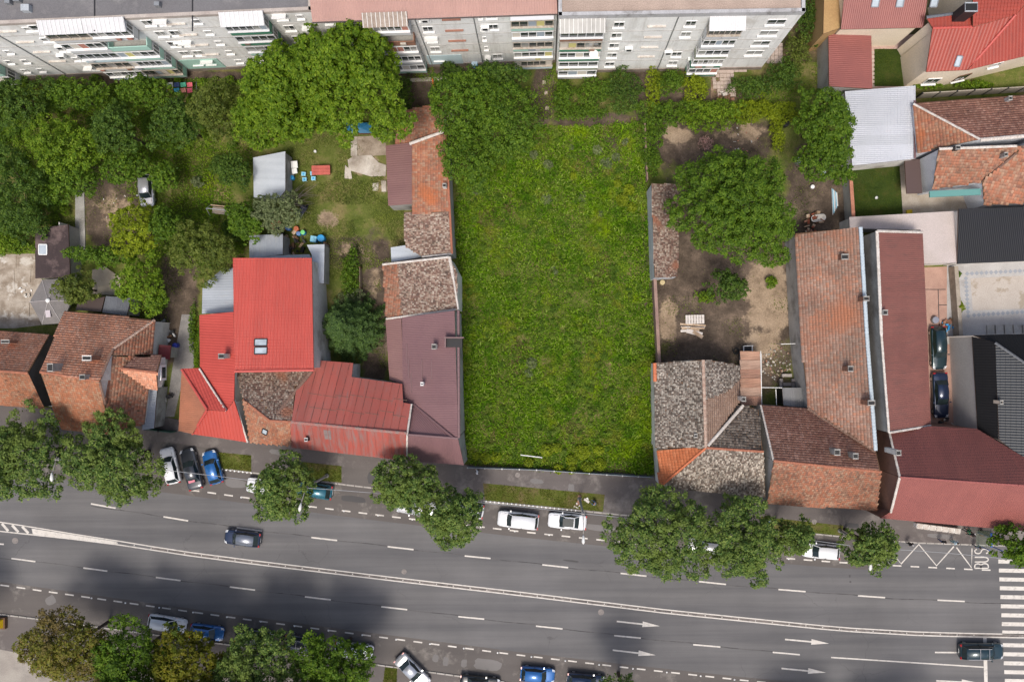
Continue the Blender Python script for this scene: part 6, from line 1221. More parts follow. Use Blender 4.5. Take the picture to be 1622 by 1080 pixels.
# ================================================================ vehicles
def paint(name, col, metal=.25): return plain(name, col, .28, metal, .5, 1.0)
TAILR = plain('tail_lamp_red', (.35, .01, .012), .2); HEADL = plain('head_lamp', (.6, .62, .64), .12); RIMM = plain('alloy_rim', (.5, .5, .52), .35, .8); PLATE = plain('number_plate', (.7, .7, .68), .4)
def car(label, front, rear, col, kind='hatch', z0=0.0, roof=None, roofrack=False, sunroof=False, wmul=1.0):
    f = W(front[0], front[1], .75); r = W(rear[0], rear[1], .75); c = (f+r)/2; d = f-r; L = d.length; rz = math.atan2(d.y, d.x)
    root = empty('parked_car', (c.x, c.y, z0), rz); tag(root, label, 'car')
    Wd = {'hatch': 1.72, 'sedan': 1.78, 'suv': 1.86, 'estate': 1.78}[kind]*wmul; zs = {'hatch': .92, 'sedan': .90, 'suv': 1.05, 'estate': .92}[kind]; zr = {'hatch': 1.48, 'sedan': 1.43, 'suv': 1.68, 'estate': 1.47}[kind]
    h = L/2; hw = Wd/2
    # (x, half width, top z, bottom z)
    hood = zs-.12
    st = [(-h, hw*.74, zs*.72, .36), (-h+.04, hw*.86, zs*.84, .30), (-h+.16, hw*.95, zs*.97, .24), (-h+.5, hw, zs, .2), (-.2*L, hw, zs, .2), (.0, hw, zs, .2), (.12*L, hw, zs*.99, .2), (.22*L, hw, zs*.96, .2), (.33*L, hw*.99, hood, .2), (h-.34, hw*.95, hood*.95, .22), (h-.14, hw*.86, hood*.86, .26), (h-.04, hw*.72, hood*.74, .32), (h, hw*.55, hood*.64, .38)]
    V = []; Fc = []
    def prof(w, zt, zb):
        return [(0, zb), (w*.85, zb), (w*.97, zb+.12), (w, zb+(zt-zb)*.5), (w*.985, zt-.12), (w*.93, zt-.035), (w*.80, zt-.004), (w*.4, zt+.022), (0, zt+.028)]
    for x, w, zt, zb in st:
        p = prof(w, zt, zb); V += [(x, y, z) for y, z in p]+[(x, -y, z) for y, z in p[-2:0:-1]]
    m_ = 16
    for i in range(len(st)-1):
        for j in range(m_): k = (j+1) % m_; Fc.append((i*m_+j, i*m_+k, (i+1)*m_+k, (i+1)*m_+j))
    Fc += [tuple(range(m_-1, -1, -1)), tuple(range((len(st)-1)*m_, len(st)*m_))]
    mb = MB(); mb.add(V, Fc); body = mb.build('body', col, root, True)
    # cabin
    xr0, xr1, xf1, xf0 = {'hatch': (-h+.18, -h+.62, .10*L, .245*L), 'sedan': (-h+.85, -h+1.45, .06*L, .21*L), 'suv': (-h+.14, -h+.42, .14*L, .26*L), 'estate': (-h+.16, -h+.55, .08*L, .22*L)}[kind]
    zb = zs-.03; wb, wt = hw*.90, hw*.69
    Cb = [(xr0, -wb*.9, zb), (xf0, -wb*.86, zb-.03), (xf0, wb*.86, zb-.03), (xr0, wb*.9, zb)]; mid = [(-.05*L, -wb, zb), (-.05*L, wb, zb)]
    bot = [(xr0, -wb*.88, zb), (-.08*L, -wb, zb), (xf0, -wb*.84, zb-.04), (xf0+.09, 0, zb-.05), (xf0, wb*.84, zb-.04), (-.08*L, wb, zb), (xr0, wb*.88, zb), (xr0-.05, 0, zb)]
    top = [(xr1, -wt*.92, zr-.05), (-.08*L, -wt, zr), (xf1, -wt*.93, zr-.04), (xf1+.06, 0, zr-.02), (xf1, wt*.93, zr-.04), (-.08*L, wt, zr), (xr1, wt*.92, zr-.05), (xr1-.03, 0, zr-.03)]
    mb = MB(); mb.add(bot+top+[(-.08*L, 0, zr+.03)], [(i, (i+1) % 8, 8+(i+1) % 8, 8+i) for i in range(8)]+[(8+i, 8+(i+1) % 8, 16) for i in range(8)]); cab = mb.build('cabin', CARGLASS, root)
    # roof skin
    ins = .02
    T_ = [(x*1.0, y*1.02, z+ins) for x, y, z in top]; E_ = [(x+(bx_-x)*.07, y+(by-y)*.07, z+(bz-z)*.07+.01) for (x, y, z), (bx_, by, bz) in zip(top, bot)]; E_ = [(x, y*1.03, z) for x, y, z in E_]
    mb = MB(); mb.add(T_+E_+[(-.08*L, 0, zr+.055)], [(i, (i+1) % 8, 16) for i in range(8)]+[(8+i, 8+(i+1) % 8, (i+1) % 8, i) for i in range(8)]); mb.build('roof', roof or col, root, True)
    def lerp(a, b, t): return tuple(a[i]+(b[i]-a[i])*t for i in range(3))
    # pillars: strips of body colour on the cabin corners
    for i in (0, 2, 4, 6):
        b_, t_ = Vector(bot[i]), Vector(top[i]); o_ = Vector((0, math.copysign(.025, b_.y), .012)); mb = MB(); mb.tube([b_+o_, t_+o_], [.05, .04], 5); mb.build('pillar', col, root)
    for i in (1, 5):
        b_, t_ = Vector(bot[i])+Vector((-.1, 0, 0)), Vector(top[i])+Vector((-.1, 0, 0)); o_ = Vector((0, math.copysign(.015, b_.y), 0)); mb = MB(); mb.tube([b_+o_, t_+o_], [.04, .03], 5); mb.build('pillar', DARKM, root)
    for s in (-1, 1):
        for x in (h-.78, -h+.72):
            w = empty('wheel') if False else None
            mb = MB(); mb.tube([(x, s*(hw-.21), .31), (x, s*(hw-.02), .31)], .31, 16); wh = mb.build('wheel', RUBBER, root); mb = MB(); mb.tube([(x, s*(hw-.1), .31), (x, s*(hw-.005), .31)], .2, 12); mb.build('rim', RIMM, wh)
            if False: pass
        mb = MB(); mb.add([(h-.36, s*hw*.60, hood*.93), (h-.05, s*hw*.50, hood*.72), (h-.10, s*hw*.78, hood*.74), (h-.42, s*hw*.93, hood*.9), (h-.33, s*hw*.62, hood*.97), (h-.04, s*hw*.52, hood*.80), (h-.08, s*hw*.80, hood*.80), (h-.38, s*hw*.94, hood*.93)], [(4, 5, 6, 7), (0, 1, 5, 4), (1, 2, 6, 5), (2, 3, 7, 6), (3, 0, 4, 7)]); mb.build('headlight', HEADL, root)
        mb = MB(); mb.box((-h+.09, s*hw*.78, zs*.83), (.16, hw*.3, .2), s*.18); mb.build('tail_light', TAILR, root)
        mb = MB(); mb.box((xf0-.32, s*(hw+.08), zs+.06), (.14, .2, .14)); mb.build('wing_mirror', col, root)
        mb = MB(); mb.tube([(-.12*L-.02, s*(hw+.01), zs-.16), (-.12*L+.16, s*(hw+.01), zs-.16)], .016, 5); mb.build('door_handle', DARKM, root)
    for x, z in ((h-.02, .42), (-h+.0, .52)): 
        mb = MB(); mb.box((x, 0, z), (.03, .5, .11)); mb.build('number_plate', PLATE, root)
    mb = MB(); mb.box((h-.03, 0, hood*.66), (.08, hw*.8, .12)); mb.build('grille', BLACKP, root)
    # shut lines on the bonnet, wipers
    for s in (-1, 1):
        mb = MB(); mb.tube([(xf0+.12, s*hw*.72, zs-.0), (.36*L, s*hw*.66, hood+.012)], .012, 4); mb.build('panel_gap', BLACKP, root)
    mb = MB(); mb.tube([(xf0+.08, -.5, zs+.01), (xf0-.02, .1, zs+.06)], .014, 4); mb.build('wiper', BLACKP, root)
    if sunroof: mb = MB(); mb.box((-.02*L, 0, zr+.05), (1.25, wt*1.55, .03)); mb.build('sunroof', CARGLASS, root)
    if roofrack:
        for s in (-1, 1): mb = MB(); mb.tube([(xr1+.1, s*wt*.95, zr+.1), (xf1-.1, s*wt*.95, zr+.1)], .03, 6); mb.build('roof_rail', RIMM, root)
        for x in (-.5, .55): mb = MB(); mb.tube([(x-.2, -wt*.95, zr+.12), (x-.2, wt*.95, zr+.12)], .03, 6); mb.build('roof_bar', RIMM, root)
    return root
C_WH = paint('white_car_paint', (.72, .73, .74), 0); C_SI = paint('silver_car_paint', (.48, .49, .51), .5); C_BK = paint('black_car_paint', (.012, .014, .017)); C_DG = paint('dark_grey_car_paint', (.05, .055, .065), .4); C_BL = paint('blue_car_paint', (.02, .13, .38), .3); C_NV = paint('navy_car_paint', (.012, .025, .065), .3); C_TE = paint('teal_car_paint', (.02, .13, .18), .3); C_DT = paint('dark_teal_car_paint', (.012, .035, .045), .3)
car('white hatchback nosed in under the left street tree', (262, 709), (276, 766), C_WH, 'hatch')
c2 = car('dark grey saloon parked nose in between white and blue cars', (294, 711), (311, 775), C_DG, 'sedan')
mb = MB(); mb.box((-1.35, .1, 1.12), (.35, .75, .12)); mb.build('parcel_box', plain('pink_orange_box', (.6, .2, .25), .6), c2)
car('blue hatchback parked nose in beside the verge', (329, 714), (344, 766), C_BL, 'hatch')
car('white car half hidden by the tree beside the curved lamp', (390, 767), (450, 776), C_WH, 'sedan')
car('teal car with its rear sticking out of the tree by the lamp', (466, 772), (526, 781), C_TE, 'hatch')
car('silver white car half under the tree before the plum house', (627, 799), (692, 808), C_SI, 'sedan')
car('white car hidden under the tree with only its tail showing', (703, 801), (766, 811), C_WH, 'hatch')
car('white people carrier parked in front of the empty lot', (788, 820), (853, 827), C_WH, 'suv')
car('white saloon with glass roof under the lamp by the lot', (868, 823), (929, 828), C_WH, 'sedan', sunroof=True)
o = car('dark navy hatchback driving left on the road', (355, 849), (412, 856), C_NV, 'hatch', roof=paint('grey_roof_paint', (.2, .22, .26), .5)); o.name = 'moving_car'
car('white hatchback under the slim street tree', (1271, 870), (1331, 875.5), C_WH, 'hatch')
car('small silver hatchback parked in the left garden', (233, 327), (230, 276), C_SI, 'hatch')
car('dark green estate at the top of the narrow lane', (1489, 585), (1486, 517), C_DT, 'estate')
car('dark navy saloon at the bottom of the narrow lane', (1492, 662), (1489, 590), C_NV, 'sedan')
o = car('dark teal off-roader with roof bars before the zebra crossing', (1590, 1031), (1520, 1031), C_DT, 'suv', roofrack=True); o.name = 'moving_car'
car('silver saloon standing askew at the bottom kerb', (676, 1086), (631, 1040), C_SI, 'sedan', roof=paint('pale_roof_paint', (.4, .42, .46), .5), sunroof=False)
car('bright blue hatchback cut by the bottom edge', (879, 1071), (824, 1066), C_BL, 'hatch')
car('navy car barely showing at the bottom edge right of the blue one', (959, 1082), (898, 1076), C_NV, 'hatch')
car('black car barely showing at the bottom edge left of the blue one', (792, 1087), (728, 1080), C_BK, 'sedan')
o = car('white car with a teal square on its bonnet under the bottom trees', (295, 993), (234, 983), C_WH, 'hatch')
mb = MB(); mb.box((1.35, -.25, .842), (.42, .42, .012)); mb.build('bonnet_sticker', plain('teal_sticker', (.02, .25, .27), .5), o)
car('blue car parked in deep shade above the yellow green tree', (354, 1005), (301, 998), C_BL, 'hatch')
car('black car with pale trim hidden under the bottom tree', (432, 1012), (372, 1005), C_BK, 'estate', roofrack=True)
car('white car whose front pokes out of the bottom tree', (591, 1034), (530, 1027), C_WH, 'hatch')
car('dark car under the bottom trees with a roof rack', (512, 1023), (452, 1016), C_DG, 'suv', roofrack=True)
car('silver car hidden between the two large street trees', (1090, 862), (1150, 869), C_SI, 'hatch')
# motorcycle in the shade
mo = tag(empty('motorcycle', W(1213, 829, .1), 1.2), 'motorcycle standing in the shade right of the large street tree', 'motorcycle')
for x in (-.65, .7):
    mb = MB(); mb.tube([(x, -.06, .3), (x, .06, .3)], .3, 14); mb.build('wheel', RUBBER, mo)
mb = MB(); mb.tube([(-.65, 0, .3), (-.2, 0, .6), (.4, 0, .75), (.7, 0, .3)], .06, 6); mb.tube([(-.3, 0, .4), (.3, 0, .4)], .16, 8); mb.build('frame', DARKM, mo)
mb = MB(); mb.tube([(-.75, 0, .85), (-.3, 0, .8), (.0, 0, .82)], [.08, .15, .12], 8); mb.build('seat', BLACKP, mo)
mb = MB(); mb.tube([(0, 0, .86), (.25, 0, .9), (.5, 0, .85)], [.1, .17, .1], 8); mb.build('fuel_tank', C_BL, mo)
mb = MB(); mb.tube([(.4, -.38, 1.0), (.5, -.15, 1.02), (.5, .15, 1.02), (.4, .38, 1.0)], .025, 6); mb.build('handlebar', RIMM, mo)
mb = MB(); mb.box((.62, 0, .85), (.16, .22, .22)); mb.build('headlight', HEADL, mo)
# ================================================================ street furniture, people, yard things
LAMPM = plain('lamp_grey', (.25, .24, .23), .6); LAMPW = plain('lamp_head', (.62, .62, .6), .4)
tops = []
def lamp(label, bx, by, hx, hy, h=8.5):
    b = W(bx, by, .1); root = tag(empty('street_lamp', b), label, 'street lamp', 'street lamps'); t = Vector((0, 0, h)); hd = W(hx, hy, h+.7)-b
    mb = MB(); mb.tube([(0, 0, -.1), (0, 0, .3), (0, 0, h)], [.17, .15, .1], 10); mb.build('pole', LAMPM, root, True)
    mb = MB(); mb.lathe((0, 0, 0), [(.26, 0), (.26, .12), (.16, .35)], 10); mb.build('base', LAMPM, root)
    mb = MB(); mb.tube([t-Vector((0, 0, .2)), t*.97+hd*.0+Vector((hd.x*.25, hd.y*.25, .3)), hd], [.05, .045, .035], 8); mb.build('arm', LAMPM, root, True)
    d = Vector((hd.x, hd.y, 0)).normalized(); mb = MB(); mb.tube([hd-d*.25, hd+d*.1, hd+d*.45, hd+d*.7], [.07, .15, .19, .06], 10); mb.build('lamp_head', LAMPW, root, True)
    mb = MB(); mb.box((0, 0, h-.35), (.35, .35, .12)); mb.build('bracket', LAMPM, root)
    tops.append(b+t*.98)
lamp('street lamp standing inside the left street tree', 158, 712, 82, 752); lamp('street lamp left of the teal car reaching over the road', 518, 753, 476, 800); lamp('street lamp over the white saloon by the lot', 918, 790, 924, 851); lamp('street lamp beside the small tree at the bus bay', 1330, 840, 1379, 893)
pts = [W(-60, 706, 8.4)]+tops+[W(1640, 890, 8.4)]
for i, (a, b) in enumerate(zip(pts[:-1], pts[1:])):
    mb = MB(a); mb.tube([a.lerp(b, t)-Vector((0, 0, .9*4*t*(1-t))) for t in [j/12 for j in range(13)]], .03, 5); o = mb.build('overhead_cable', plain('cable', (.30, .31, .32), .6)); o.location = a
    tag(o, ['cable from the left edge to the tree lamp', 'cable between the tree lamp and the teal car lamp', 'cable between the teal car lamp and the lot lamp', 'cable between the lot lamp and the bus bay lamp', 'cable from the bus bay lamp to the right edge'][i], 'cable', 'overhead street cables')
# delineator posts between the short dashes
post = None
for pl_, x0, x1, st_ in ((NDASH, 382, 1300, 54.2), (SDASH, 145, 1320, 53.6)):
    x = x0
    while x < x1:
        p = W(x, interp(pl_, x)+.5)
        if post is None:
            mb = MB(); mb.lathe((0, 0, 0), [(.11, 0), (.1, .03), (.07, .07), (.02, .09)], 8); post = mb.build('parking_stud', WHITEP); o = post
        else: o = link('parking_stud', post.data)
        o.location = p; tag(o, 'small white stud between the edge dashes of the parking strip', 'road stud', 'parking studs'); x += st_
# ---------------------------------------------------------------- people
SKIN = plain('skin', (.5, .3, .22), .6); HAIRM = plain('dark_hair', (.03, .02, .015), .7)
def person(label, x, y, face, shirt, trouser, z0=.1, hair=HAIRM, bag=None, stride=.18, arms=.1, h=1.72, crouch=False):
    loc = W(x, y, z0); root = tag(empty('person', loc, face), label, 'person'); k = h/1.72
    # joints: facing +x, y left
    J = {'pel': (0, 0, .93), 'bel': (0, 0, 1.08), 'che': (.01, 0, 1.28), 'nek': (0, 0, 1.46), 'hd0': (.02, 0, 1.56), 'hd1': (.02, 0, 1.66)}
    if crouch: J = {'pel': (-.15, 0, .42), 'bel': (-.08, 0, .56), 'che': (.06, 0, .74), 'nek': (.14, 0, .90), 'hd0': (.2, 0, .98), 'hd1': (.24, 0, 1.07)}
    R_ = {'pel': (.15, .13), 'bel': (.15, .12), 'che': (.17, .125), 'nek': (.06, .06), 'hd0': (.085, .095), 'hd1': (.08, .09)}
    E = [('pel', 'bel'), ('bel', 'che'), ('che', 'nek'), ('nek', 'hd0'), ('hd0', 'hd1')]
    for s, n_ in ((1, 'l'), (-1, 'r')):
        st_ = stride*s
        if crouch: leg = [('hip', (-.12, .1*s, .40), .095), ('kne', (.28, .16*s, .46), .065), ('ank', (.02, .13*s, .09), .045), ('toe', (.2, .14*s, .05), .045)]
        else: leg = [('hip', (0, .1*s, .86), .095), ('kne', (st_*.55+.03, .1*s, .49), .065), ('ank', (st_*.9, .1*s, .09), .045), ('toe', (st_*.9+.17, .11*s, .05), .045)]
        if crouch: arm = [('sho', (.1, .17*s, .84), .06), ('elb', (.26, .24*s, .62), .045), ('wri', (.46, .14*s, .5), .033), ('han', (.55, .12*s, .46), .038)]
        else: arm = [('sho', (0, .19*s, 1.40), .06), ('elb', (-st_*.4-.02, .25*s, 1.12), .045), ('wri', (-st_*.6+arms, .26*s, .88), .033), ('han', (-st_*.6+arms+.04, .255*s, .79), .038)]
        prev = 'pel'
        for nm, p, r_ in leg: J[nm+n_] = p; R_[nm+n_] = (r_, r_); E.append((prev, nm+n_)); prev = nm+n_
        prev = 'che'
        for nm, p, r_ in arm: J[nm+n_] = p; R_[nm+n_] = (r_, r_); E.append((prev, nm+n_)); prev = nm+n_
        hx = Vector(J['han'+n_]); 
        for q in range(4): kf = 'fg%d%s' % (q, n_); J[kf] = tuple(hx+Vector((.03-.02*q, .005*s, -.085+.008*abs(q-1)))); R_[kf] = (.009, .009); E.append(('han'+n_, kf))
        J['th'+n_] = tuple(hx+Vector((.06, -.02*s, -.03))); R_['th'+n_] = (.011, .011); E.append(('han'+n_, 'th'+n_))
    names = list(J); ix = {n_: i for i, n_ in enumerate(names)}; me = bpy.data.meshes.new('body'); me.from_pydata([tuple(c*k for c in J[n_]) for n_ in names], [(ix[a], ix[b]) for a, b in E], []); o = bpy.data.objects.new('body', me); COL.objects.link(o)
    sk = o.modifiers.new('skin', 'SKIN'); sk.use_smooth_shade = True; 
    for i, n_ in enumerate(names): v = me.skin_vertices[0].data[i]; v.radius = tuple(c*k for c in R_[n_]); v.use_root = (n_ == 'pel')
    o.modifiers.new('sub', 'SUBSURF').levels = 1
    dg = bpy.context.evaluated_depsgraph_get(); m2 = bpy.data.meshes.new_from_object(o.evaluated_get(dg)); bpy.data.objects.remove(o)
    m2.materials.clear()
    for mm in (SKIN, shirt, trouser, BLACKP): m2.materials.append(mm)
    for p in m2.polygons:
        c = p.center/k; z = c.z; r_ = abs(c.y)
        if crouch: p.material_index = 3 if z < .1 else (2 if (z < .5 and not (c.x > .3 and z > .4 and r_ < .2)) else (1 if z < .88 else 0))
        else: p.material_index = 3 if z < .11 else (2 if z < .95 and r_ < .2 else (1 if (z > .95 and z < 1.47) else 0))
    b = link('body', m2, None, root)
    hd = Vector(J['hd1'])*k; mb = MB(); mb.lathe((hd.x-.02, 0, hd.z-.03), [(.098, -.08), (.112, .0), (.105, .06), (.06, .105), (.01, .118)], 12); mb.build('hair', hair, root, True)
    hp = Vector(J['hd0'])*k; mb = MB(); mb.add([(hp.x+.085, -.015, hp.z+.03), (hp.x+.085, .015, hp.z+.03), (hp.x+.12, 0, hp.z-.005), (hp.x+.085, 0, hp.z-.02), (hp.x+.085, 0, hp.z+.06)], [(0, 2, 4), (4, 2, 1), (0, 3, 2), (2, 3, 1)]); mb.build('nose', SKIN, root)
    for s in (-1, 1):
        mb = MB(); mb.lathe((hp.x+.078, s*.035, hp.z+.04), [(.012, -.008), (.014, 0), (.008, .01)], 6); mb.build('eye', BLACKP, root); mb = MB(); mb.box((hp.x, s*.092, hp.z+.03), (.05, .025, .06)); mb.build('ear', SKIN, root)
    if bag: mb = MB(); mb.box((-.17, 0, 1.22), (.14, .3, .42)); mb.build('backpack', bag, root)
    return root
cl_ = lambda n_, c: plain(n_, c, .8)
person('pedestrian in a white shirt walking on the pavement by the lot fence', 757, 745, math.pi, cl_('white_shirt', (.75, .74, .76)), cl_('black_trousers', (.02, .02, .025)), hair=plain('pale_cap', (.6, .58, .6), .7))
person('person in grey blue crouching on the verge by the lamp post', 942, 796, math.radians(150), cl_('grey_blue_shirt', (.10, .14, .2)), cl_('blue_jeans', (.10, .17, .30)), crouch=True)
person('person in black waiting alone left on the bus stop kerb', 1436, 858, math.radians(-60), cl_('black_jacket', (.02, .02, .024)), cl_('black_trousers2', (.02, .02, .025)), hair=plain('grey_cap', (.35, .35, .36), .7), stride=.05)
person('person in dark clothes with blue jeans at the bus stop', 1487, 854, math.radians(-80), cl_('charcoal_jacket', (.02, .022, .03)), cl_('blue_jeans2', (.03, .05, .16)), stride=.12)
person('person in a white and light blue top at the bus stop', 1506, 855, math.radians(-40), cl_('light_blue_top', (.42, .58, .66)), cl_('teal_trousers', (.05, .22, .26)), stride=.12, arms=.2)
person('person in black with a white bag near the shelter', 1532, 843, math.radians(200), cl_('black_coat', (.018, .018, .02)), cl_('black_trousers3', (.015, .015, .02)), bag=plain('white_bag', (.7, .7, .7)), stride=.1)
person('person in a green top beside the house wall', 1527, 838, math.radians(160), cl_('green_top', (.02, .16, .07)), cl_('dark_trousers', (.02, .02, .03)), stride=.1)
person('person in navy clothes under the shelter edge', 1541, 862, math.radians(-90), cl_('navy_top', (.015, .03, .09)), cl_('navy_trousers', (.02, .03, .07)), stride=.06)
# ---------------------------------------------------------------- bus shelter, low white wall
BLUEP = plain('shelter_blue', (.03, .10, .36), .5)
bs = tag(empty('bus_shelter', W(1562, 852, .1)), 'blue posted glass bus shelter beside the zebra crossing', 'bus shelter'); o0 = bs.location
for x, y in ((1549, 843), (1569, 843), (1549, 863), (1569, 864)):
    mb = MB(o0); p = W(x, y, .1); mb.tube([p, p+Vector((0, 0, 2.4))], .06, 8); mb.build('post', BLUEP, bs)
mb = MB(o0); p = W(1559, 853, 2.5); mb.box((p.x, p.y, 2.52), (1.9, 1.9, .06)); 
gl, N__, L__, B__ = newmat('shelter_glass'); B__.inputs['Base Color'].default_value = (.5, .6, .4, 1); B__.inputs['Alpha'].default_value = .22; B__.inputs['Roughness'].default_value = .1
L__.new(mix(N__, L__, noise(N__, L__, pos(N__).outputs['Position'], .5), (.12, .16, .12), (.16, .2, .15)), B__.inputs['Base Color'])
mb.build('glass_roof', gl, bs)
mb = MB(o0); a, b = W(1570, 846, 2.5), W(1570, 864, 2.5); mb.box(((a.x+b.x)/2, (a.y+b.y)/2, 2.5), (.22, abs(a.y-b.y)+.3, .16)); mb.build('sign_board', BLUEP, bs)
mb = MB(o0); p = W(1559, 845, .1); mb.box((p.x, p.y, .55), (1.4, .35, .06)); mb.box((p.x-.6, p.y, .3), (.06, .3, .45)); mb.box((p.x+.6, p.y, .3), (.06, .3, .45)); mb.build('bench', WOODB, bs)
ww = tag(empty('window_ledge', W(1480, 836, .1)), 'long white window ledge box low on the rose red house front', 'ledge'); o0 = ww.location
mb = MB(o0); a, b = W(1447, 830, .1), W(1516, 839, .1); d = b-a; mb.box((a+b)/2+Vector((0, 0, .4)), (d.length, .5, .8), math.atan2(d.y, d.x)); mb.build('body', WHITEP, ww)
for i in range(7):
    p = a+d*((i+.5)/7); mb = MB(o0); mb.box((p.x, p.y, .94), (d.length/7-.1, .6, .08), math.atan2(d.y, d.x)); mb.build('cover_slab', PALE, ww)
# yellow grit bin at the left edge
yb = tag(empty('grit_bin', W(2, 985, .1)), 'yellow grit bin in a brown tray at the left edge', 'bin'); p = Vector()
mb = MB(); mb.box((0, 0, .25), (1.5, 1.3, .5)); mb.build('tray', WOODB, yb); mb = MB(); mb.add([(-.55, -.5, .5), (.55, -.5, .5), (.55, .5, .5), (-.55, .5, .5), (-.4, -.38, 1.1), (.4, -.38, 1.1), (.4, .38, 1.1), (-.4, .38, 1.1)], [(0, 1, 5, 4), (1, 2, 6, 5), (2, 3, 7, 6), (3, 0, 4, 7), (4, 5, 6, 7)]); mb.build('hopper', plain('yellow_plastic', (.75, .5, .01), .45), yb)
# white pole on lot ground
mb = MB(); a, b = W(825, 719), W(859, 723); mb.tube([a+Vector((0, 0, .7)), b+Vector((0, 0, .75))], .06, 8); tag(mb.build('loose_pipe', WHITEP), 'white pipe lying on the grass near the lot fence', 'pipe')
mb = MB(); a, b = W(684, 120, .3), W(686.5, 137, .3); mb.tube([a, b], .09, 6); tag(mb.build('orange_pipe', plain('orange_plastic', (.65, .16, .04), .5)), 'orange plastic pipe lying at the foot of the block', 'pipe')
# ---------------------------------------------------------------- left yard
BLUE = plain('blue_plastic', (.03, .30, .62), .45); LBLUE = plain('light_blue_plastic', (.25, .55, .7), .45); GREENL = plain('green_lid', (.18, .60, .20), .45)
pt = tag(empty('picnic_table', W(511, 272), .03), 'red topped garden table on the dry lawn', 'table')
for i in range(3): mb = MB(); mb.box((0, (i-1)*.37, .74), (2.15, .35, .05)); mb.build('table_board', mat('red_board', (.52, .13, .10), (.42, .1, .08), s=2), pt)
for x in (-.85, .85):
    for y in (-.42, .42): mb = MB(); mb.box((x, y, .36), (.08, .08, .72)); mb.build('leg', WOODB, pt)
st0 = None
for i, (x, y) in enumerate(((482.5, 277), (484, 285.5), (496.5, 276), (498, 284))):
    r_ = tag(empty('stool', W(x, y), random.uniform(-.1, .1)), ['upper left blue and white stool by the red table', 'lower left blue and white stool by the red table', 'upper right blue and white stool touching the red table', 'lower right blue and white stool by the red table'][i], 'stool', 'blue stools')
    mb = MB(); mb.box((0, 0, .43), (.5, .46, .05)); mb.build('seat', LBLUE, r_); mb = MB(); mb.box((0, 0, .465), (.22, .2, .02)); mb.build('seat_inlay', BLUE, r_)
    for a in (-.2, .2):
        for b in (-.18, .18): mb = MB(); mb.box((a, b, .2), (.05, .05, .4)); mb.build('leg', WHITEP, r_)
bd = tag(empty('foam_mattress', W(468, 266, .5), .1), 'white foam mattress leaning beside the pale shed', 'mattress'); mb = MB(); mb.box((0, .3, .3), (.75, .8, .15)); mb.build('upper_pad', WHITEP, bd); mb = MB(); mb.box((-.05, -.45, .3), (.6, .6, .17), .12); mb.build('lower_pad', WHITEP, bd)
def barrel(label, x, y, r, h_, m, lidm=None, box=False, cat='barrel', z0=0):
    o = tag(empty('barrel' if not box else 'water_tank', W(x, y, 0)+Vector((0, 0, z0)), random.uniform(-.2, .2)), label, cat)
    mb = MB()
    if box: mb.box((0, 0, h_/2), (r*2, r*1.9, h_)); mb.build('tank', m, o); mb = MB(); mb.box((0, 0, h_+.02), (r*1.9, r*1.8, .05)); mb.lathe((0, 0, h_+.04), [(.14, 0), (.14, .08), (.1, .1)], 10); mb.build('lid', lidm or m, o)
    else: mb.lathe((0, 0, 0), [(r*.92, 0), (r, .04), (r*1.03, h_*.33), (r, h_*.5), (r*1.03, h_*.67), (r, h_*.96), (r*.93, h_)], 14); mb.build('drum', m, o, True); mb = MB(); mb.lathe((0, 0, h_), [(r*.96, 0), (r*.96, .03), (r*.4, .05)], 14); mb.build('lid', lidm or m, o)
    return o
barrel('light blue cube tank behind the zinc annex', 499.5, 380, .36, .8, BLUE, LBLUE, True, 'tank'); barrel('bright blue drum beside the cube tank', 511.5, 379, .42, .95, BLUE, BLUE); barrel('drum with a light green lid in the junk yard', 482.5, 369.5, .27, .75, BLUE, GREENL); barrel('blue bucket drum in the junk yard', 475, 371, .25, .6, BLUE, plain('denim_blue', (.12, .22, .45), .5)); barrel('blue drum left in the junk yard', 459, 363, .28, .8, plain('worn_blue', (.08, .18, .4), .6)); barrel('orange tub in the junk yard', 471, 363, .3, .5, plain('orange_tub', (.5, .14, .05), .6), plain('orange_tub2', (.45, .13, .06), .6), cat='tub'); barrel('blue tub against the pale shed', 464.5, 283, .26, .6, BLUE, cat='tub'); barrel('blue plastic drum below the pedestal flue in the narrow yard', 281.5, 547, .28, .8, plain('royal_blue', (.03, .05, .35), .5)); barrel('pale drum by the junk pipes', 1301, 274, .28, .9, LBLUE, plain('pale_lid', (.5, .6, .62), .5)); barrel('round white pot near the junk pipes', 1285.5, 297, .24, .4, mat('stone_pot', (.5, .45, .4)), WHITEP, cat='pot'); barrel('blue barrel with pale lid at the block foot', 752.5, 104.5, .36, .9, LBLUE, plain('ice_lid', (.45, .6, .7), .5)); barrel('yellow topped drum below the lichen shed', 1048, 448, .3, .7, plain('beige_drum', (.45, .37, .2), .6)); barrel('grey water barrel behind the dark tree', 1263, 257, .38, .9, STEEL, plain('grey_lid', (.35, .37, .4), .5)); barrel('dark rain barrel near the vine', 1242, 198, .4, .8, DARKM, BLACKP); barrel('grey pot near the top lane car', 1479, 507, .4, .5, STEEL, plain('pot_fill', (.22, .23, .28), .6), cat='pot')
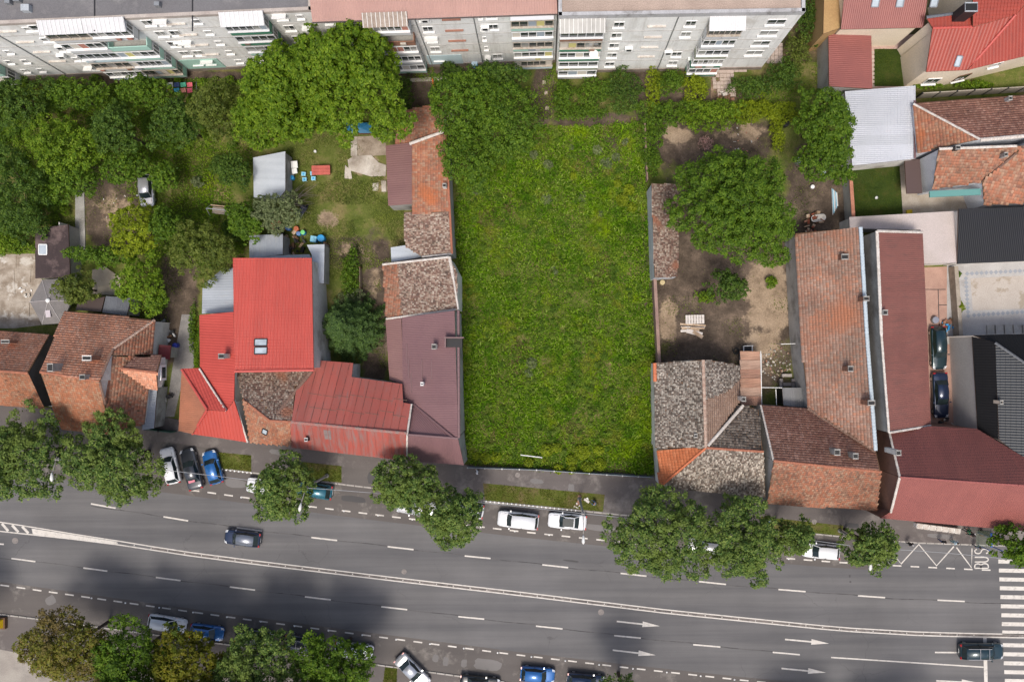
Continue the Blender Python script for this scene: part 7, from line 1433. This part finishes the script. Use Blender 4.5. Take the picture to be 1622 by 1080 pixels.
# scrap heap: separate odds and ends
def junk(label, x, y, n, r, cols, cat='scrap heap', hh=.4, z0=0, ms=1.0):
    root = tag(empty('scrap_heap', W(x, y)), label, cat); r0 = random.Random(int(x+y))
    for i in range(n):
        a, q = r0.uniform(0, 6.28), r*math.sqrt(r0.random()); s = (r0.uniform(.15, .7)*ms, r0.uniform(.1, .45)*ms, r0.uniform(.05, .3)*ms); mb = MB(); mb.box((math.cos(a)*q, math.sin(a)*q, s[2]/2+r0.uniform(0, hh)), s, M=Matrix.Rotation(r0.uniform(0, 3), 3, 'Z')@Matrix.Rotation(r0.uniform(-.3, .3), 3, 'X')); mb.build('scrap_piece', r0.choice(cols), root)
JC = [WOODB, WOODL, DARKM, STEEL, BRICK, plain('rust_red', (.3, .09, .05), .8), WHITEP]
junk('dark heap of scrap in the corner behind the zinc annex', 468, 385, 34, 1.3, [WOODB, DARKM, BLACKP, WOODL, WOODB]); junk('heap of orange bricks behind the zinc annex', 441, 362, 60, .75, [BRICK, plain('brick_orange', (.42, .17, .09), .9), BRICK]); junk('junk leaning on the pale shed', 456, 272, 22, 1.0, JC); junk('scattered junk in the walnut yard corner', 1290, 355, 26, 1.4, [BRICK, WOODL, WOODB, plain('rust_red', (.3, .09, .05), .8)]); junk('rubble and litter beside the rusty shed', 1228, 575, 90, 1.9, [CONC, mat('dusty_rubble', (.36, .29, .22), (.28, .21, .16), s=2), BRICK, CONCL, mat('dusty_rubble', (.36, .29, .22))], hh=.03, ms=.45); junk('odds and ends on the narrow yard', 262, 525, 20, 1.3, [WOODB, WHITEP, DARKM, STEEL, BRICK]); junk('potted odds in the narrow yard by the gate', 262, 625, 16, 1.0, [WOODB, DARKM, PALE, CONC]); junk('rubbish at the south end of the lane', 1497, 672, 20, .8, [WOODB, BRICK, PALE, DARKM]); junk('planks and pots along the lane wall', 1500, 515, 18, .9, [WOODB, STEEL, BRICK, BLUE]); junk('timber and buckets on the concrete yard', 40, 462, 10, .8, [WHITEP, CONCL, PALE], hh=.1, ms=.6); junk('small litter around the lamp post on the verge', 920, 793, 14, .9, [WHITEP, BRICK, PALE], hh=.02); junk('odds and ends by the block foot at the slab path', 1150, 152, 12, .9, [BRICK, WOODB, PALE]); junk('litter on the left garden by the path', 190, 330, 16, 2.2, [PALE, CONCL, WHITEP, BRICK], hh=.01, ms=.35); junk('stones on the bare garden', 1175, 215, 16, 2.0, [PALE, CONC, BRICK], hh=.01, ms=.45)
# pallet and boards
pl = tag(empty('pallet_stack', W(1100, 506), .02), 'white painted pallets stacked on the dirt yard', 'pallet'); 
for i in range(7): mb = MB(); mb.box((-.95+i*.32, 0, .2), (.26, 1.05, .05)); mb.build('slat', mat('white_boards', (.68, .64, .6), (.55, .5, .45), s=3), pl)
for y in (-.45, 0, .45): mb = MB(); mb.box((0, y, .1), (2.2, .1, .14)); mb.build('bearer', WOODL, pl)
bp = tag(empty('board_pile', W(1097, 522), -.05), 'pile of pale boards below the white pallets', 'boards')
for i, (x, y, l, w_, a) in enumerate(((0, .55, 3.0, .22, -.02), (0, .3, 2.8, .12, .03), (-.3, -.1, 2.1, .55, -.12), (.2, -.35, 1.9, .5, -.2), (.6, -.55, 1.3, .4, -.5), (-.9, -.2, 1.1, .25, .1), (.5, .2, 1.6, .2, 0))): mb = MB(); mb.box((x, y, .06+.055*i), (l, w_, .05), a); mb.build('board', [WOODL, plain('white_board', (.68, .62, .56), .7)][i % 2], bp)
# bathtub
bt = tag(empty('bathtub', W(1294, 346.5), .15), 'old white bathtub in the walnut yard', 'bathtub')
def rrect(a, b, r_, n=5): return [(sx*(a-r_)+r_*math.cos(t), sy*(b-r_)+r_*math.sin(t)) for sx, sy, t0 in ((1, 1, 0), (-1, 1, .5), (-1, -1, 1), (1, -1, 1.5)) for t in [math.pi*(t0+.5*i/n) for i in range(n+1)]]
rings = [(.72, .3, .05), (.85, .38, .52), (.88, .41, .56), (.80, .33, .56), (.72, .27, .2), (.6, .2, .15)]; V = []; n_ = 24
for a, b, z in rings: V += [(x, y, z) for x, y in rrect(a, b, b*.95)]
mb = MB(); mb.add(V, [(i*n_+j, i*n_+(j+1) % n_, (i+1)*n_+(j+1) % n_, (i+1)*n_+j) for i in range(len(rings)-1) for j in range(n_)]+[tuple(range((len(rings)-1)*n_, len(rings)*n_))]); mb.build('tub', plain('enamel', (.75, .72, .66), .3), bt, True); mb = MB(); mb.box((-.3, 0, .24), (.5, .18, .05), .1); mb.build('rubbish_inside', WOODB, bt)
# pipes bundle
pb = tag(empty('pipe_bundle', W(1321, 315)), 'bundle of pale pipes beside the panel wall', 'pipes')
for i in range(6): mb = MB(); x = -.3+i*.11; mb.tube([(x, 1.2-.1*i, .12+.05*(i % 2)), (x+.12, -1.9+.2*i, .12+.05*(i % 2))], .06, 7); mb.build('pipe', [GALV, LBLUE, WHITEP][i % 3], pb)
# tyre, chair, posts
ty = tag(empty('old_tyre', W(1165.5, 556, .4)), 'old tyre lying at the rusty shed corner', 'tyre'); Vt = []; 
for i in range(16):
    a = 2*math.pi*i/16
    for j in range(6): b = 2*math.pi*j/6; Vt.append(((.3+.1*math.cos(b))*math.cos(a), (.3+.1*math.cos(b))*math.sin(a), .1+.1*math.sin(b)))
mb = MB(); mb.add(Vt, [(i*6+j, ((i+1) % 16)*6+j, ((i+1) % 16)*6+(j+1) % 6, i*6+(j+1) % 6) for i in range(16) for j in range(6)]); mb.build('tread', RUBBER, ty, True)
ch = tag(empty('garden_chair', W(1183, 553, 0), .05), 'white framed chair on the edge of the rusty shed', 'chair')
for x in (-.5, .5): mb = MB(); mb.box((x, 0, .5), (.1, .75, .08)); mb.build('arm_rest', WHITEP, ch)
mb = MB(); mb.box((0, .38, .65), (1.1, .08, .5)); mb.build('backrest', WHITEP, ch); mb = MB(); mb.box((0, 0, .38), (.85, .6, .08)); mb.build('seat', BLACKP, ch)
for x in (-.45, .45):
    for y in (-.3, .3): mb = MB(); mb.box((x, y, .18), (.07, .07, .36)); mb.build('leg', WHITEP, ch)
sb = tag(empty('stone_bench', W(1246, 601)), 'grey stone bench and blocks in the yard between tile houses', 'bench')
for x, y, a, b, z in ((-.1, .5, 1.15, .35, .5), (-.75, -.1, .35, .4, .45), (.7, -.1, .4, .35, .45), (-.75, -.7, .3, .7, .35), (.7, -.7, .3, .7, .35), (0, -.55, 1.0, .4, .25)): mb = MB(); mb.box((x, y, z/2), (a, b, z)); mb.build('stone_block', mat('bench_stone', (.38, .34, .31), (.3, .27, .25), s=2), sb)
yp = tag(empty('yard_pipe', W(1215, 613, 2.3)), 'long white pipe spanning the yard between the tile houses', 'pipe'); 
for a, b in (((1200, 613.5, 2.4), (1240, 614, 2.4)), ((1237, 545, 1.9), (1264, 544, 1.9)), ((1229, 616, 2.2), (1230, 641, 2.3)), ((1205, 556, 2.5), (1206.5, 640, 2.5))): mb = MB(yp.location); mb.tube([W(*a), W(*b)], .045, 6); mb.build('rail', WHITEP, yp)
for a in ((1201, 613.5, 2.4), (1239, 614, 2.4), (1238, 545, 1.9), (1263, 544, 1.9)): p = W(*a); mb = MB(yp.location); mb.tube([(p.x, p.y, 0), p], .04, 6); mb.build('post', STEEL, yp)
# hex canopy
hx_ = [(66.8, 443), (47, 478), (66.8, 514), (98, 512), (113, 477), (91, 442)]; cp = W(77, 476, 3.0); hc = tag(empty('hex_canopy', W(77, 476)), 'grey hexagonal garden canopy with pale ribs by the concrete yard', 'canopy'); o0 = hc.location
CAN = mat('grey_canvas', (.20, .185, .18), (.17, .16, .155), s=1.2); ring_ = [W(x, y, 2.3) for x, y in hx_]; ctr = Vector((cp.x, cp.y, 3.1))
for i in range(6):
    a, b = ring_[i], ring_[(i+1) % 6]; mb = MB(o0); mb.add([a, b, ctr, a-Vector((0, 0, .22)), b-Vector((0, 0, .22))], [(0, 1, 2), (0, 3, 4, 1)]); o = mb.build('canvas_panel', CAN, hc); o.modifiers.new('t', 'SOLIDIFY').thickness = .02
    mb = MB(o0); mb.tube([a+Vector((0, 0, .03)), ctr+Vector((0, 0, .03))], .035, 5); mb.build('rib', plain('pale_rib', (.42, .39, .38), .6), hc); mb = MB(o0); mb.tube([(a.x*.985+ctr.x*.015, a.y*.985+ctr.y*.015, 0), a], .04, 6); mb.build('post', STEEL, hc)
mb = MB(o0); mb.lathe(ctr, [(.24, 0), (.26, .08), (.15, .2), (.02, .24)], 12); mb.build('knob', WHITEP, hc); mb = MB(o0); p = W(77, 497, 2.7); mb.box(p+Vector((0, 0, .12)), (.55, .8, .03), .1); mb.build('patch', plain('pale_patch', (.5, .45, .47), .7), hc)
# swing bench in the garden, garden arch, laundry
sw = tag(empty('garden_swing', W(352, 336), -.1), 'wooden garden swing bench under the olive tree', 'swing')
for i in range(4): mb = MB(); mb.box((0, -.25+i*.2, .5), (1.9, .17, .05)); mb.build('seat_slat', mat('swing_wood', (.36, .31, .26), (.3, .25, .2), s=3), sw)
mb = MB(); mb.box((0, .55, .85), (1.9, .08, .6)); mb.build('backrest', WOODL, sw)
for x in (-1.15, 1.15):
    mb = MB(); mb.tube([(x, -.9, 0), (x*.95, 0, 1.9), (x, .9, 0)], .04, 6); mb.build('stand', GALV, sw)
mb = MB(); mb.tube([(-1.1, 0, 1.9), (1.1, 0, 1.9)], .04, 6); mb.build('top_bar', GALV, sw)
ld = tag(empty('laundry_rack', W(298, 146)), 'drying rack with colourful laundry below the block', 'laundry rack')
for i, c in enumerate(((.6, .6, .62), (.05, .08, .2), (.1, .45, .3), (.6, .12, .15), (.5, .1, .1), (.08, .4, .6), (.6, .25, .2), (.55, .1, .15))):
    mb = MB(); mb.box((-1.4+(i % 4)*.75, .35-(i//4)*.65, 1.5), (.62, .5, .05), .12); mb.build('cloth', plain('cloth_%d' % i, c, .9), ld)
for x in (-1.8, 1.6):
    mb = MB(); mb.tube([(x, 0, 0), (x, 0, 1.55)], .04, 6); mb.tube([(x, -.6, 1.45), (x, .7, 1.45)], .025, 5); mb.build('post', STEEL, ld)
po = tag(empty('covered_box', W(572, 206)), 'blue tarpaulin covered box half under the huge tree', 'tarpaulin'); mb = MB(); mb.box((0, 0, .4), (2.9, 1.1, .8)); mb.build('box', WOODB, po); mb = MB(); mb.add([(-1.5, -.6, .82), (1.5, -.6, .82), (1.5, .6, .84), (-1.5, .6, .84), (0, 0, .95)], [(0, 1, 4), (1, 2, 4), (2, 3, 4), (3, 0, 4)]); mb.build('tarpaulin', plain('tarp_blue', (.02, .14, .26), .5), po)
gr = tag(empty('metal_grate', W(618, 222, 0)), 'dark slatted grate beside the tile hut', 'grate')
for i in range(6): mb = MB(); mb.box((0, -.45+i*.18, 3.0), (.85, .06, .05)); mb.build('slat', DARKM, gr)
for x in (-.4, .4): mb = MB(); mb.box((x, 0, 1.5), (.06, .06, 3.0)); mb.build('post', DARKM, gr)
wr = tag(empty('wheelbarrow', W(480, 336), .9), 'dark wheelbarrow at the edge of the branches', 'wheelbarrow'); mb = MB(); mb.add([(-.5, -.3, .3), (.5, -.25, .3), (.5, .25, .3), (-.5, .3, .3), (-.75, -.42, .62), (.7, -.36, .62), (.7, .36, .62), (-.75, .42, .62)], [(3, 2, 1, 0), (0, 1, 5, 4), (1, 2, 6, 5), (2, 3, 7, 6), (3, 0, 4, 7)]); mb.build('tray', plain('slate_blue', (.05, .06, .09), .6), wr); mb = MB(); mb.tube([(.85, -.06, .2), (.85, .06, .2)], .2, 12); mb.build('wheel', RUBBER, wr)
for y in (-.3, .3): mb = MB(); mb.tube([(.8, y*.3, .22), (-.4, y, .35), (-1.3, y, .6)], .025, 5); mb.build('handle', STEEL, wr)
# villa details: windows on the visible cream wall, parasol coloured chair
bb = VIL[2]
a, b = W(1467, 114, 6.2), W(1533, 111, 6.2); a = a+Vector((.45, .3, 0)); b = b+Vector((0, .3, 0))
win(VIL[0], bb, (a.x, a.y), (b.x, b.y), 2.2, 1.6, 1.2, 2.9, .06, glass=GLASS)
a2, b2 = W(1533, 111, 6.2)+Vector((0, .28, 0)), W(1720, 66, 6.6)+Vector((0, .28, 0)); win(VIL[0], bb, (a2.x, a2.y), (b2.x, b2.y), 1.6, 1.5, 1.0, 2.9, .06, frame=WOODB); win(VIL[0], bb, (a2.x, a2.y), (b2.x, b2.y), 4.2, 1.2, 3.8, 5.0, .06)
# ribs and marks
for label, x, y in (('white bucket on the walled lawn', 1387, 314), ('white plastic tub on the dry lawn', 500, 241)):
    r_ = tag(empty('bucket', W(x, y)), label, 'bucket'); mb = MB(); mb.lathe((0, 0, 0), [(.13, 0), (.17, .28), (.15, .28), (.12, .05)], 12); mb.build('pail', WHITEP, r_); mb = MB(); mb.tube([(.17*math.cos(t), 0, .28+.12*math.sin(t)) for t in [math.pi*i/8 for i in range(9)]], .012, 5); mb.build('handle', STEEL, r_)
yc = tag(empty('yellow_crate', W(1439, 336), .1), 'yellow plastic crate beside the panel walled lawn', 'crate'); mb = MB(); mb.box((0, 0, .03), (.6, .4, .04)); mb.build('floor', plain('crate_yellow', (.7, .55, .03), .5), yc)
for sx, sy, a, b in ((0, .19, .6, .03), (0, -.19, .6, .03), (.29, 0, .03, .34), (-.29, 0, .03, .34)): mb = MB(); mb.box((sx, sy, .19), (a, b, .28)); mb.build('side', plain('crate_yellow', (.7, .55, .03), .5), yc)
# windows and doors on the street fronts
def street_front(nm, a, b, over, n, door=None, hi=2.6, frame=WHITEPVC):
    root, roof, base, _ = HOUSES[nm]; A = W(*a); B = W(*b); L = (B-A).length; d = (B-A).normalized(); nn = Vector((d.y, -d.x, 0)); A = A-nn*(over+.02); B = B-nn*(over+.02)
    for i in range(n):
        t = L*(i+.5)/n
        if door is not None and i == door:
            c = A+d*t+nn*.04; mb = MB(base); mb.box((c.x, c.y, 1.25), (1.15, .1, 2.3), math.atan2(d.y, d.x)); o = mb.build('door', WOODB, root)
            c2 = c+nn*.08+d*.42; mb = MB(base); mb.box((c2.x, c2.y, 1.15), (.05, .08, .14), math.atan2(d.y, d.x)); mb.build('handle', STEEL, o)
        else: win(root, base, (A.x, A.y), (B.x, B.y), t, 1.15, 1.05, hi, .05, frame=frame, panes=2)
street_front('red_roof_house', (305, 687, 3.9), (392, 700, 3.9), .2, 3); street_front('mossy_house', (396, 701, 4.1), (460, 706, 4.1), .12, 2, 0); street_front('red_sheet_house', (461, 708.5, 4.2), (645, 729.6, 4.2), .18, 6, 3)
street_front('plum_roof_house', (645, 729.6, 4.2), (735, 736, 4.2), .02, 3); street_front('grey_tile_house', (1050, 771, 4.2), (1212, 787, 4.2), .1, 5, 4, frame=WOODB); street_front('brown_orange_house', (1215, 797, 4.3), (1388.7, 808.7, 4.3), .1, 5, 2); street_front('big_red_house', (1394, 820, 5.6), (1640, 842, 5.6), .03, 7, 0); street_front('hipped_house', (96, 678, 3.9), (178, 688, 3.7), .18, 3, 2); street_front('gabled_house', (-95, 634, 4.0), (70, 647, 4.0), .18, 5)
